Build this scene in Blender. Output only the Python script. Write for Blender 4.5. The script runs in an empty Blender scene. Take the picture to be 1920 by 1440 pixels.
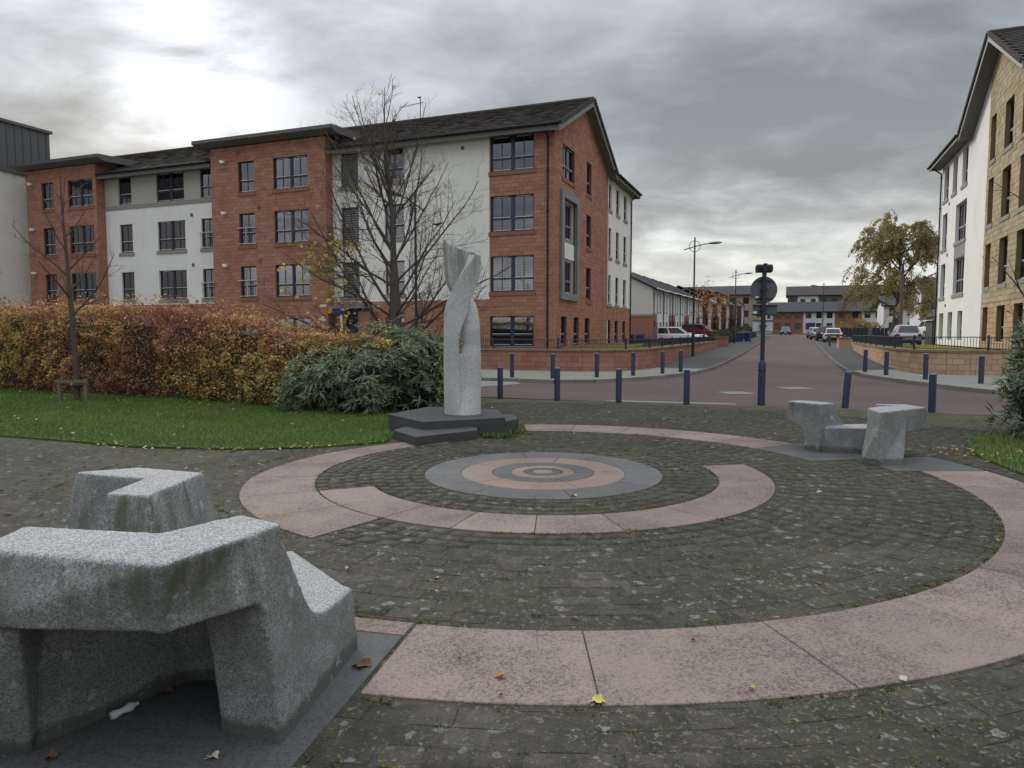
import bpy, bmesh, math, random
import numpy as np
from mathutils import Vector, Matrix

random.seed(7)
rng = np.random.default_rng(11)
C = bpy.context.scene.collection
SC = bpy.context.scene
R = math.radians
pi = math.pi

# ------------------------------------------------------------------ camera, sky, sun, exposure
cd = bpy.data.cameras.new("camera")
cam = bpy.data.objects.new("camera", cd)
C.objects.link(cam)
cam.location = (0, 0, 1.8)
cam.rotation_euler = (R(90 - 4.086), 0, 0)
cd.sensor_width = 36.0
cd.lens = 1330 / 1920 * 36
cd.clip_start = 0.05
cd.clip_end = 2000
SC.camera = cam

SUN = Vector((-630, 1369, 504)).normalized()
sun_el = math.asin(SUN.z)
sun_az = math.atan2(SUN.x, SUN.y)

world = bpy.data.worlds.new("World")
SC.world = world
world.use_nodes = True
nt = world.node_tree
nt.nodes.clear()
N = nt.nodes.new
L = nt.links.new


def wmath(op, a, b=None, clamp=False):
    n = N("ShaderNodeMath"); n.operation = op; n.use_clamp = clamp
    for i, x in enumerate((a, b)):
        if x is None: continue
        if isinstance(x, (int, float)): n.inputs[i].default_value = x
        else: L(x, n.inputs[i])
    return n.outputs[0]


def wramp(fac, stops):
    n = N("ShaderNodeValToRGB")
    while len(n.color_ramp.elements) < len(stops): n.color_ramp.elements.new(0.5)
    for e, (p, c) in zip(n.color_ramp.elements, stops):
        e.position = p
        e.color = (c, c, c, 1) if isinstance(c, (int, float)) else (*c, 1)
    L(fac, n.inputs[0])
    return n.outputs[0]


tc = N("ShaderNodeTexCoord")
sep = N("ShaderNodeSeparateXYZ"); L(tc.outputs["Generated"], sep.inputs[0])
zc = wmath("MAXIMUM", sep.outputs[2], 0.0)
den = wmath("ADD", zc, 0.22)
px = wmath("DIVIDE", sep.outputs[0], den)
py = wmath("DIVIDE", sep.outputs[1], den)
cmb = N("ShaderNodeCombineXYZ"); L(px, cmb.inputs[0]); L(py, cmb.inputs[1])
mp = N("ShaderNodeMapping"); L(cmb.outputs[0], mp.inputs[0])
mp.inputs["Rotation"].default_value = (0, 0, R(24)); mp.inputs["Scale"].default_value = (1.0, 1.30, 1)
mp.inputs["Location"].default_value = (3.1, 1.7, 0)


def wnoise(scale, detail, rough, dist=0.0):
    n = N("ShaderNodeTexNoise")
    n.inputs["Scale"].default_value = scale; n.inputs["Detail"].default_value = detail
    n.inputs["Roughness"].default_value = rough; n.inputs["Distortion"].default_value = dist
    L(mp.outputs[0], n.inputs["Vector"])
    return n.outputs[0]


n_big = wnoise(0.85, 3, 0.5, 0.2)
n_mid = wnoise(2.6, 7, 0.56, 0.35)
cl = wmath("ADD", wmath("MULTIPLY", n_big, 0.5), wmath("MULTIPLY", n_mid, 0.5))
thin = wramp(cl, [(0.40, 0.0), (0.50, 0.35), (0.62, 1.0)])          # 0 dense grey cloud, 1 thin bright cloud
# brightness of an overcast sky with elevation: light band at the horizon, grey belt, zenith above the view brightened extra to light the scene
elev = wramp(zc, [(0.0, 0.52), (0.08, 0.47), (0.17, 0.285), (0.36, 0.262), (0.60, 0.78), (1.0, 1.40)])
amp = wramp(zc, [(0.0, 0.22), (0.12, 0.34), (0.24, 0.19), (1.0, 0.28)])
vs = N("ShaderNodeVectorMath"); vs.operation = "DOT_PRODUCT"
L(tc.outputs["Generated"], vs.inputs[0]); vs.inputs[1].default_value = SUN
dt = wmath("MAXIMUM", vs.outputs["Value"], 0.0)
glow = wmath("MULTIPLY", wmath("POWER", dt, 340.0), 0.85)
glow2 = wmath("MULTIPLY", wmath("POWER", dt, 36.0), 0.12)
gl = wmath("MULTIPLY", wmath("ADD", glow, glow2), wmath("ADD", wmath("MULTIPLY", thin, 1.25), 0.12))
val = wmath("ADD", wmath("ADD", elev, wmath("MULTIPLY", wmath("SUBTRACT", thin, 0.38), amp)), gl)
tintc = wramp(zc, [(0.0, (1.0, 1.0, 0.90)), (0.14, (0.98, 1.0, 0.98)), (0.33, (0.90, 0.965, 1.06)), (1.0, (0.95, 0.98, 1.03))])
sc_ = N("ShaderNodeVectorMath"); sc_.operation = "SCALE"; L(tintc, sc_.inputs[0]); L(val, sc_.inputs["Scale"])
bg_c = N("ShaderNodeBackground"); L(sc_.outputs[0], bg_c.inputs[0]); bg_c.inputs[1].default_value = 1.0
sky = N("ShaderNodeTexSky"); sky.sky_type = "NISHITA"; sky.sun_disc = False
sky.sun_elevation = sun_el; sky.sun_rotation = sun_az
bg_s = N("ShaderNodeBackground"); L(sky.outputs[0], bg_s.inputs[0]); bg_s.inputs[1].default_value = 0.05
mx = N("ShaderNodeMixShader"); mx.inputs[0].default_value = 0.93
L(bg_s.outputs[0], mx.inputs[1]); L(bg_c.outputs[0], mx.inputs[2])
wo = N("ShaderNodeOutputWorld"); L(mx.outputs[0], wo.inputs[0])

sd = bpy.data.lights.new("sun", "SUN")
sd.energy = 1.3; sd.angle = R(18); sd.color = (1.0, 0.95, 0.86)
sun = bpy.data.objects.new("sun", sd); C.objects.link(sun)
sun.rotation_euler = (-SUN).to_track_quat("-Z", "Y").to_euler()
sun.location = (-20, 40, 40)

SC.view_settings.view_transform = "Standard"
SC.view_settings.look = "None"
SC.view_settings.exposure = 0.70
SC.view_settings.gamma = 1.0
SC.view_settings.use_curve_mapping = False
SC.cycles.max_bounces = 6
SC.cycles.transparent_max_bounces = 8

# ------------------------------------------------------------------ the town grid: t across the street, s along it
A2 = R(21.3)
CA, SA = math.cos(A2), math.sin(A2)


def xy(t, s): return (t * CA + s * SA, -t * SA + s * CA)
def tsof(x, y): return (x * CA - y * SA, x * SA + y * CA)
def zr(s): return 0.013 * max(0.0, min(s, 200) - 19)      # road height
def zp(s): return zr(s) + 0.12                             # pavement height


# ------------------------------------------------------------------ materials
class MT:
    def __init__(self, name):
        self.m = bpy.data.materials.new(name); self.m.use_nodes = True
        self.t = self.m.node_tree
        self.b = self.t.nodes["Principled BSDF"]

    def n(self, typ, **kw):
        x = self.t.nodes.new(typ)
        for k, v in kw.items(): setattr(x, k, v)
        return x

    def l(self, a, b): self.t.links.new(a, b)

    def math(self, op, a, b=0.0, clamp=False):
        n = self.n("ShaderNodeMath", operation=op); n.use_clamp = clamp
        for i, x in enumerate((a, b)):
            if isinstance(x, (int, float)): n.inputs[i].default_value = x
            else: self.l(x, n.inputs[i])
        return n.outputs[0]

    def pos(self, scale=(1, 1, 1), rot=0.0, obj=False):
        if obj: src = self.n("ShaderNodeTexCoord").outputs["Object"]
        else: src = self.n("ShaderNodeNewGeometry").outputs["Position"]
        mp = self.n("ShaderNodeMapping"); self.l(src, mp.inputs[0])
        mp.inputs["Scale"].default_value = scale; mp.inputs["Rotation"].default_value = (0, 0, rot)
        return mp.outputs[0]

    def noise(self, scale, detail=3, rough=0.55, vec=None, dist=0.0):
        n = self.n("ShaderNodeTexNoise")
        n.inputs["Scale"].default_value = scale; n.inputs["Detail"].default_value = detail
        n.inputs["Roughness"].default_value = rough; n.inputs["Distortion"].default_value = dist
        self.l(vec if vec is not None else self.pos(), n.inputs["Vector"])
        return n.outputs[0]

    def ramp(self, fac, stops, const=False):
        n = self.n("ShaderNodeValToRGB")
        if const: n.color_ramp.interpolation = "CONSTANT"
        while len(n.color_ramp.elements) < len(stops): n.color_ramp.elements.new(0.5)
        for e, (p, c) in zip(n.color_ramp.elements, stops):
            e.position = p; e.color = (c, c, c, 1) if isinstance(c, (int, float)) else (*c, 1)
        self.l(fac, n.inputs[0])
        return n.outputs[0]

    def mix(self, fac, a, b):
        n = self.n("ShaderNodeMix", data_type="RGBA")
        for i, x in ((0, fac), (6, a), (7, b)):
            if isinstance(x, (int, float)): n.inputs[i].default_value = x
            elif isinstance(x, tuple): n.inputs[i].default_value = (*x, 1)
            else: self.l(x, n.inputs[i])
        return n.outputs[2]

    def scale(self, col, f):
        n = self.n("ShaderNodeVectorMath", operation="SCALE")
        if isinstance(col, tuple): n.inputs[0].default_value = col
        else: self.l(col, n.inputs[0])
        if isinstance(f, (int, float)): n.inputs["Scale"].default_value = f
        else: self.l(f, n.inputs["Scale"])
        return n.outputs[0]

    def attr(self, name, out="Fac"):
        n = self.n("ShaderNodeAttribute"); n.attribute_name = name
        return n.outputs[out]

    def rnd(self): return self.n("ShaderNodeObjectInfo").outputs["Random"]

    def bump(self, h, strength=0.3, dist=0.01):
        n = self.n("ShaderNodeBump"); n.inputs["Strength"].default_value = strength
        n.inputs["Distance"].default_value = dist
        self.l(h, n.inputs["Height"]); self.l(n.outputs[0], self.b.inputs["Normal"])

    def out(self, col, rough=0.8, spec=0.3, metal=0.0):
        if isinstance(col, tuple): self.b.inputs["Base Color"].default_value = (*col, 1)
        else: self.l(col, self.b.inputs["Base Color"])
        if isinstance(rough, (int, float)): self.b.inputs["Roughness"].default_value = rough
        else: self.l(rough, self.b.inputs["Roughness"])
        self.b.inputs["Specular IOR Level"].default_value = spec
        self.b.inputs["Metallic"].default_value = metal
        return self.m


def plain(name, col, rough=0.7, spec=0.3, metal=0.0, var=0.12, nscale=4.0, tint=0.0, rnd=0.0, bump=0.0, bscale=60.0, vec=None):
    k = MT(name)
    f = k.math("ADD", k.math("MULTIPLY", k.math("SUBTRACT", k.noise(nscale, 5, 0.6, k.pos(vec) if vec else None), 0.5), 2 * var), 1.0)
    if tint: f = k.math("ADD", f, k.math("MULTIPLY", k.math("SUBTRACT", k.attr("tint"), 0.5), 2 * tint))
    if rnd: f = k.math("ADD", f, k.math("MULTIPLY", k.math("SUBTRACT", k.rnd(), 0.5), 2 * rnd))
    if bump: k.bump(k.noise(bscale, 4, 0.6), bump, 0.01)
    return k.out(k.scale(col, f), rough, spec, metal)


M = {}
def m_render():
    k = MT("white_render")
    f = k.math("ADD", 0.93, k.math("MULTIPLY", k.math("SUBTRACT", k.noise(0.7, 5, 0.6), 0.5), 0.22))
    st = k.ramp(k.noise(3.2, 5, 0.65, k.pos((1, 1, 0.06))), [(0.50, 0.0), (0.74, 0.30)])
    brk = k.ramp(k.noise(0.5, 4, 0.6), [(0.42, 0.0), (0.62, 1.0)])
    c = k.mix(k.math("MULTIPLY", st, brk), k.scale((0.735, 0.73, 0.70), f), (0.43, 0.42, 0.37))
    k.bump(k.noise(45, 4, 0.6), 0.25, 0.01)
    return k.out(c, 0.9, 0.1)


M["white"] = m_render()
M["cream_panel"] = plain("grey_render", (0.36, 0.35, 0.315), 0.9, 0.1, var=0.06, nscale=1.3)
M["trim_grey"] = plain("grey_metal", (0.155, 0.165, 0.175), 0.5, 0.4, var=0.05)
M["dark_clad"] = plain("dark_cladding", (0.085, 0.085, 0.085), 0.5, 0.4, var=0.08, nscale=1)
M["blue_frame"] = plain("blue_window_frame", (0.022, 0.030, 0.075), 0.45, 0.4, var=0.05)
M["dark_frame"] = plain("dark_window_frame", (0.020, 0.024, 0.036), 0.45, 0.4, var=0.05)
M["pvc"] = plain("white_plastic", (0.72, 0.72, 0.70), 0.5, 0.3, var=0.03)
M["fascia"] = plain("fascia", (0.10, 0.095, 0.095), 0.5, 0.4, var=0.05)
M["soffit"] = plain("soffit", (0.15, 0.145, 0.145), 0.7, 0.2, var=0.05)
M["gutter"] = plain("black_plastic", (0.014, 0.014, 0.015), 0.65, 0.25, var=0.05)
M["interior"] = plain("dark_room", (0.035, 0.033, 0.032), 0.9, 0.0, var=0.2)
M["curtain"] = plain("curtain_cloth", (0.50, 0.48, 0.46), 0.9, 0.0, var=0.25, nscale=16, vec=(1, 1, 0.02))
M["blind"] = plain("blind_cloth", (0.62, 0.64, 0.64), 0.8, 0.1, var=0.04)
M["sill_red"] = plain("sill_stone", (0.235, 0.115, 0.085), 0.9, 0.1, var=0.12, nscale=6)
M["sill_grey"] = plain("grey_sill_stone", (0.25, 0.24, 0.225), 0.9, 0.1, var=0.12, nscale=6)
M["post_blue"] = plain("blue_post_paint", (0.030, 0.036, 0.072), 0.5, 0.35, var=0.22, nscale=7, bump=0.1, bscale=90)
M["post_cap"] = plain("worn_post_cap", (0.15, 0.17, 0.24), 0.5, 0.4, var=0.2, nscale=20)
M["lamp_post"] = plain("lamp_column_paint", (0.022, 0.025, 0.036), 0.45, 0.4, var=0.1)
M["lamp_head"] = plain("lamp_head_metal", (0.16, 0.165, 0.17), 0.5, 0.4, var=0.05)
M["sign_grey"] = plain("sign_back", (0.085, 0.095, 0.105), 0.55, 0.4, var=0.10, nscale=5)
M["plate_pale"] = plain("plate_pale", (0.48, 0.50, 0.50), 0.55, 0.3, var=0.06)
M["sticker"] = plain("sticker", (0.60, 0.66, 0.70), 0.6, 0.2, var=0.02)
M["slate"] = plain("dark_slate", (0.055, 0.056, 0.060), 0.75, 0.25, var=0.3, nscale=5, bump=0.15, bscale=80)
M["kerb"] = plain("kerb_stone", (0.17, 0.165, 0.15), 0.9, 0.15, var=0.22, nscale=3, rnd=0.12, bump=0.2, bscale=50)
M["asphalt"] = plain("pavement_asphalt", (0.066, 0.064, 0.062), 0.9, 0.2, var=0.28, nscale=1.1, bump=0.3, bscale=70)
M["flags"] = plain("pale_pavement", (0.205, 0.2, 0.175), 0.9, 0.15, var=0.25, nscale=1.1, bump=0.2, bscale=30)
M["timber"] = plain("grey_timber", (0.14, 0.12, 0.095), 0.9, 0.1, var=0.25, nscale=8)
M["pole_wood"] = plain("pole_timber", (0.12, 0.105, 0.095), 0.9, 0.1, var=0.2, nscale=8)
M["bark"] = plain("bark", (0.085, 0.073, 0.063), 0.95, 0.1, var=0.35, nscale=9, bump=0.5, bscale=35)
M["twig"] = plain("twig_bark", (0.088, 0.072, 0.063), 0.95, 0.1, var=0.25, nscale=3)
M["birch_bark"] = plain("pale_bark", (0.22, 0.2, 0.19), 0.9, 0.1, var=0.5, nscale=6)
M["tyre"] = plain("tyre_rubber", (0.012, 0.012, 0.013), 0.9, 0.1, var=0.1)
M["rim"] = plain("wheel_rim", (0.30, 0.30, 0.31), 0.35, 0.5, metal=0.7, var=0.05)
M["car_white"] = plain("white_car_paint", (0.66, 0.67, 0.68), 0.25, 0.5, var=0.03)
M["car_red"] = plain("red_car_paint", (0.15, 0.018, 0.028), 0.25, 0.5, var=0.05)
M["car_dark"] = plain("dark_car_paint", (0.018, 0.018, 0.022), 0.22, 0.5, var=0.05)
M["car_blue"] = plain("navy_car_paint", (0.022, 0.028, 0.055), 0.22, 0.5, var=0.05)
M["car_silver"] = plain("silver_car_paint", (0.34, 0.36, 0.37), 0.25, 0.5, metal=0.3, var=0.03)
M["car_glass"] = plain("car_glass", (0.015, 0.017, 0.020), 0.06, 0.6, var=0.02)
M["head_glass"] = plain("headlight_glass", (0.62, 0.64, 0.66), 0.12, 0.6, var=0.02)
M["tail_red"] = plain("tail_light", (0.22, 0.012, 0.014), 0.2, 0.5, var=0.02)
M["plate_yellow"] = plain("rear_plate", (0.60, 0.46, 0.05), 0.5, 0.3, var=0.02)
M["plate_white"] = plain("front_plate", (0.65, 0.65, 0.62), 0.5, 0.3, var=0.02)
M["bin_blue"] = plain("bin_plastic", (0.018, 0.034, 0.105), 0.5, 0.35, var=0.08)
M["bin_dark"] = plain("dark_bin_plastic", (0.020, 0.021, 0.026), 0.5, 0.35, var=0.08)
M["sign_blue"] = plain("blue_board", (0.018, 0.022, 0.11), 0.5, 0.3, var=0.03)
M["sign_red"] = plain("red_board", (0.40, 0.12, 0.08), 0.5, 0.3, var=0.03)
M["white_paint"] = plain("white_paint", (0.55, 0.55, 0.53), 0.7, 0.2, var=0.1, nscale=8)
M["yellow_paint"] = plain("yellow_board", (0.55, 0.36, 0.05), 0.6, 0.2, var=0.05)
M["iron"] = plain("cast_iron_cover", (0.165, 0.165, 0.155), 0.7, 0.3, var=0.2, nscale=25)
M["bird"] = plain("black_feathers", (0.012, 0.012, 0.013), 0.6, 0.3, var=0.1)
M["door_blue"] = plain("blue_door_paint", (0.015, 0.03, 0.11), 0.5, 0.3, var=0.05)
M["chrome"] = plain("galvanised_rail", (0.50, 0.51, 0.52), 0.4, 0.5, metal=0.2, var=0.05)
M["brick_far"] = plain("brick_far", (0.245, 0.125, 0.092), 0.9, 0.1, var=0.15, nscale=3)
M["wall_far"] = plain("pale_wall_far", (0.56, 0.56, 0.55), 0.9, 0.1, var=0.07, nscale=1)
M["buff_far"] = plain("buff_wall_far", (0.30, 0.24, 0.18), 0.9, 0.1, var=0.15, nscale=1)
M["soil"] = plain("bare_soil", (0.045, 0.036, 0.026), 0.95, 0.1, var=0.35, nscale=5, bump=0.4, bscale=30)


def m_sandstone(name, ca, cb, rnd=False):
    k = MT(name)
    n1 = k.noise(0.55, 4, 0.6); n2 = k.noise(14, 5, 0.65)
    tn = k.rnd() if rnd else k.attr("tint")
    f = k.math("ADD", k.math("MULTIPLY", n1, 0.3), k.math("ADD", k.math("MULTIPLY", tn, 0.55), k.math("MULTIPLY", n2, 0.25)))
    c = k.ramp(f, [(0.22, ca), (0.55, tuple((a + b) / 2 for a, b in zip(ca, cb))), (0.88, cb)])
    # pale lime bloom streaks
    st = k.ramp(k.noise(1.3, 6, 0.7, k.pos((1, 1, 2.2))), [(0.68, 0.0), (0.80, 0.35)])
    c = k.mix(st, c, tuple(min(1, x * 1.25 + 0.06) for x in cb))
    if name == "red_sandstone":      # lime bloom in the joints beside the corner downpipe
        sx = k.n("ShaderNodeSeparateXYZ"); k.l(k.pos(), sx.inputs[0])
        px_, py_ = xy(-10.95, 33.0)
        dx = k.math("SUBTRACT", sx.outputs[0], px_); dy = k.math("SUBTRACT", sx.outputs[1], py_)
        dd = k.math("POWER", k.math("ADD", k.math("MULTIPLY", dx, dx), k.math("MULTIPLY", dy, dy)), 0.5)
        dd = k.math("ADD", dd, k.math("MULTIPLY", k.math("SUBTRACT", k.noise(2.2, 4, 0.6), 0.5), 1.1))
        near_ = k.ramp(dd, [(0.25, 0.9), (0.75, 0.0)])
        fz = k.math("FRACT", k.math("DIVIDE", k.math("SUBTRACT", sx.outputs[2], 1.0), 0.195))
        joint = k.ramp(fz, [(0.0, 1.0), (0.16, 0.25), (0.30, 0.0), (0.86, 0.0), (1.0, 1.0)])
        low = k.ramp(k.math("DIVIDE", sx.outputs[2], 10.0), [(0.45, 1.0), (0.72, 0.0)])
        brk = k.ramp(k.noise(2.6, 5, 0.7), [(0.46, 0.0), (0.60, 0.75)])
        c = k.mix(k.math("MULTIPLY", k.math("MULTIPLY", k.math("MULTIPLY", near_, joint), low), brk), c, (0.50, 0.40, 0.36))
    k.bump(k.noise(22, 5, 0.65), 0.35, 0.012)
    return k.out(c, 0.92, 0.12)


M["red_stone"] = m_sandstone("red_sandstone", (0.275, 0.132, 0.094), (0.365, 0.198, 0.148))
M["red_wall_stone"] = m_sandstone("red_wall_stone", (0.26, 0.128, 0.092), (0.345, 0.190, 0.142), rnd=True)
M["buff_stone"] = m_sandstone("buff_stone", (0.29, 0.235, 0.15), (0.40, 0.34, 0.235), rnd=True)
M["buff_stone_b"] = m_sandstone("buff_stone_rest", (0.29, 0.235, 0.15), (0.40, 0.34, 0.235))
M["peach_stone"] = m_sandstone("peach_stone", (0.35, 0.235, 0.155), (0.46, 0.33, 0.225), rnd=True)
M["peach_stone_b"] = m_sandstone("peach_stone_rest", (0.35, 0.235, 0.155), (0.46, 0.33, 0.225))
M["mortar_red"] = plain("red_mortar", (0.17, 0.085, 0.062), 0.95, 0.1, var=0.1)
M["mortar_buff"] = plain("buff_mortar", (0.20, 0.15, 0.09), 0.95, 0.1, var=0.1)
M["cope"] = plain("cope_stone", (0.215, 0.15, 0.11), 0.92, 0.1, var=0.25, nscale=4, rnd=0.12, bump=0.2)


def m_rooftile(name, col):
    k = MT(name)
    tnt = k.attr("tint")
    f = k.math("ADD", 0.75, k.math("MULTIPLY", k.noise(1.0, 6, 0.7), 0.5))
    f = k.math("ADD", f, k.math("MULTIPLY", k.math("SUBTRACT", tnt, 0.5), 0.3))
    c = k.scale(col, f)
    moss = k.ramp(k.noise(2.4, 6, 0.7), [(0.58, 0.0), (0.72, 0.5)])
    c = k.mix(moss, c, (0.075, 0.075, 0.04))
    return k.out(c, 0.88, 0.15)


M["tile"] = m_rooftile("concrete_roof_tile", (0.068, 0.060, 0.056))
M["slate_roof"] = m_rooftile("grey_roof_tile", (0.060, 0.062, 0.068))


def m_granite():
    k = MT("grey_granite")
    v = k.n("ShaderNodeTexVoronoi"); v.inputs["Scale"].default_value = 170; k.l(k.pos(), v.inputs["Vector"])
    sp = k.n("ShaderNodeSeparateColor"); k.l(v.outputs["Color"], sp.inputs[0])
    c = k.ramp(sp.outputs[0], [(0.0, (0.12, 0.12, 0.125)), (0.25, (0.22, 0.225, 0.23)), (0.65, (0.33, 0.335, 0.34)), (1.0, (0.46, 0.46, 0.45))])
    c = k.scale(c, k.math("ADD", 0.42, k.math("ADD", k.math("MULTIPLY", k.noise(1.8, 5, 0.6), 0.50), k.math("MULTIPLY", k.noise(60, 5, 0.8), 0.42))))
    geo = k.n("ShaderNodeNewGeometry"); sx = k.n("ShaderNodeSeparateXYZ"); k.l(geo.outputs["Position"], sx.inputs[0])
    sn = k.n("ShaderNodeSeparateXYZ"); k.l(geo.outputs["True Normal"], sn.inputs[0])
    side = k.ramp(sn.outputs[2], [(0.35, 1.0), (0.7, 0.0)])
    # algae streaks running down the sides
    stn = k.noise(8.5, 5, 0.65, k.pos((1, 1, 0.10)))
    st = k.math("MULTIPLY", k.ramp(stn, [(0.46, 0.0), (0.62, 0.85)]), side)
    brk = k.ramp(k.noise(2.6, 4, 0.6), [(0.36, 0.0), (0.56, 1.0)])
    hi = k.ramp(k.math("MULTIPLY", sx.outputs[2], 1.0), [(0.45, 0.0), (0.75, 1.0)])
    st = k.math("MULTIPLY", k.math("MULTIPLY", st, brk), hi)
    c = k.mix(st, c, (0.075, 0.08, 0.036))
    # damp, dirty foot
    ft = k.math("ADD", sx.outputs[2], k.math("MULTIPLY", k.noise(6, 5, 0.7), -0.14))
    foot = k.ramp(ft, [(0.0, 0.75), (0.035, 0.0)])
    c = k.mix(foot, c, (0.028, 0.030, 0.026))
    side_shade_grime = k.math("MULTIPLY", k.ramp(k.noise(3.4, 6, 0.7), [(0.34, 0.15), (0.62, 0.62)]), side)  # sides painted darker than the tops: shade together with patchy grime
    c = k.mix(side_shade_grime, c, (0.105, 0.108, 0.098))
    lich = k.ramp(k.noise(9, 4, 0.6), [(0.63, 0.0), (0.69, 0.45)])
    c = k.mix(k.math("MULTIPLY", lich, side), c, (0.46, 0.48, 0.46))
    k.bump(k.math("ADD", k.noise(160, 4, 0.7), k.math("MULTIPLY", k.noise(14, 4, 0.6), 1.2)), 0.5, 0.006)
    return k.out(c, 0.82, 0.25)


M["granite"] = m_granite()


def m_sculpt():
    k = MT("sculpture_granite")
    v = k.n("ShaderNodeTexVoronoi"); v.inputs["Scale"].default_value = 120; k.l(k.pos(), v.inputs["Vector"])
    sp = k.n("ShaderNodeSeparateColor"); k.l(v.outputs["Color"], sp.inputs[0])
    c = k.ramp(sp.outputs[0], [(0.0, (0.26, 0.265, 0.27)), (0.5, (0.42, 0.425, 0.43)), (1.0, (0.56, 0.56, 0.555))])
    c = k.scale(c, k.math("ADD", 0.75, k.math("MULTIPLY", k.noise(1.6, 5, 0.6), 0.5)))
    geo = k.n("ShaderNodeNewGeometry"); sx = k.n("ShaderNodeSeparateXYZ"); k.l(geo.outputs["Position"], sx.inputs[0])
    hi = k.ramp(k.math("DIVIDE", sx.outputs[2], 4.0), [(0.62, 0.0), (0.78, 1.0)])
    st = k.ramp(k.noise(8, 4, 0.6, k.pos((1, 1, 0.12))), [(0.36, 0.0), (0.64, 0.8)])
    c = k.mix(k.math("MULTIPLY", hi, st), c, (0.13, 0.135, 0.085))
    k.bump(k.noise(150, 3, 0.6), 0.2, 0.003)
    return k.out(c, 0.75, 0.3)


M["sculpt"] = m_sculpt()


def m_slab(name, base, dark):
    k = MT(name)
    sp = k.noise(62, 6, 0.85)
    big = k.noise(1.5, 5, 0.65)
    wear = k.ramp(k.noise(0.9, 5, 0.65), [(0.38, 0.0), (0.62, 0.06)])
    f = k.math("SUBTRACT", k.math("ADD", k.math("MULTIPLY", sp, 0.85), k.math("MULTIPLY", big, 0.20)), wear)
    c = k.ramp(f, [(0.415, dark), (0.505, tuple(x * 0.86 for x in base)), (0.78, tuple(min(1, x * 1.12) for x in base))])
    c = k.scale(c, k.math("ADD", 0.86, k.math("MULTIPLY", k.rnd(), 0.26)))
    mo = k.ramp(k.noise(2.6, 6, 0.7), [(0.64, 0.0), (0.74, 0.4)])
    c = k.mix(mo, c, (0.09, 0.085, 0.05))
    k.bump(sp, 0.4, 0.004)
    return k.out(c, 0.85, 0.25)


M["pink"] = m_slab("pink_granite", (0.250, 0.196, 0.166), (0.080, 0.062, 0.054))
M["pink2"] = m_slab("buff_pink_granite", (0.265, 0.203, 0.168), (0.13, 0.095, 0.075))
M["grey_slab"] = m_slab("grey_granite_slab", (0.135, 0.135, 0.133), (0.062, 0.062, 0.062))
M["dk_slab"] = m_slab("dark_grey_slab", (0.105, 0.108, 0.11), (0.055, 0.056, 0.058))


def paver_color(k, tn):
    big = k.noise(0.55, 5, 0.65); n2 = k.noise(7, 6, 0.75); fine = k.noise(70, 5, 0.8)
    f = k.math("ADD", k.math("MULTIPLY", k.math("SUBTRACT", tn, 0.5), 0.20), k.math("MULTIPLY", k.math("SUBTRACT", n2, 0.5), 1.1))
    f = k.math("ADD", f, k.math("ADD", k.math("MULTIPLY", k.math("SUBTRACT", big, 0.5), 0.75), k.math("ADD", 0.5, k.math("MULTIPLY", k.math("SUBTRACT", fine, 0.5), 1.2))))
    c = k.ramp(f, [(0.10, (0.018, 0.016, 0.014)), (0.42, (0.041, 0.038, 0.032)), (0.62, (0.062, 0.057, 0.048)), (0.95, (0.112, 0.102, 0.085))])
    ms = k.math("ADD", k.math("MULTIPLY", k.noise(0.8, 5, 0.65), 0.55), k.math("MULTIPLY", k.noise(22, 5, 0.75), 0.45))
    mo = k.ramp(ms, [(0.46, 0.0), (0.60, 0.60)])
    c = k.mix(mo, c, (0.052, 0.053, 0.027))
    fl = k.math("MULTIPLY", k.ramp(k.noise(26, 4, 0.7), [(0.57, 0.0), (0.63, 0.85)]), k.ramp(k.noise(1.4, 4, 0.6), [(0.42, 0.0), (0.56, 1.0)]))
    c = k.mix(fl, c, (0.118, 0.118, 0.036))
    nz = k.n("ShaderNodeTexNoise"); nz.inputs["Scale"].default_value = 17; nz.inputs["Detail"].default_value = 4; k.l(k.pos(), nz.inputs["Vector"])
    sw = k.n("ShaderNodeVectorMath", operation="SCALE"); k.l(nz.outputs["Color"], sw.inputs[0]); sw.inputs["Scale"].default_value = 0.11
    wv = k.n("ShaderNodeVectorMath", operation="ADD"); k.l(k.pos(), wv.inputs[0]); k.l(sw.outputs[0], wv.inputs[1])
    ragged = k.ramp(k.noise(34, 5, 0.8), [(0.38, 0.1), (0.54, 1.0)])
    region = k.ramp(k.noise(0.9, 4, 0.6), [(0.36, 0.25), (0.58, 1.0)])
    for sc_v, thr, gain, lc in ((8.0, 0.42, 0.66, (0.24, 0.24, 0.21)), (21.0, 0.44, 0.78, (0.20, 0.198, 0.165)), (46.0, 0.5, 0.85, (0.17, 0.165, 0.135))):
        v = k.n("ShaderNodeTexVoronoi"); v.inputs["Scale"].default_value = sc_v; k.l(wv.outputs[0], v.inputs["Vector"])
        sp = k.n("ShaderNodeSeparateColor"); k.l(v.outputs["Color"], sp.inputs[0])
        size = k.math("MULTIPLY", k.math("SUBTRACT", sp.outputs[0], thr), gain)
        li = k.math("MULTIPLY", k.math("MULTIPLY", k.ramp(k.math("SUBTRACT", size, v.outputs["Distance"]), [(0.0, 0.0), (0.05, 0.75)]), ragged), region)
        c = k.mix(li, c, lc)
    return c


def m_paver(name, src):
    k = MT(name)
    c = paver_color(k, k.rnd() if src == "rnd" else k.attr("tint"))
    k.bump(k.math("ADD", k.noise(60, 5, 0.7), k.math("MULTIPLY", k.noise(8, 3, 0.6), 0.5)), 0.45, 0.006)
    return k.out(c, 0.9, 0.2)


M["paver"] = m_paver("mossy_paver", "rnd")
M["paver_b"] = m_paver("mossy_paver_rest", "attr")


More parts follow.
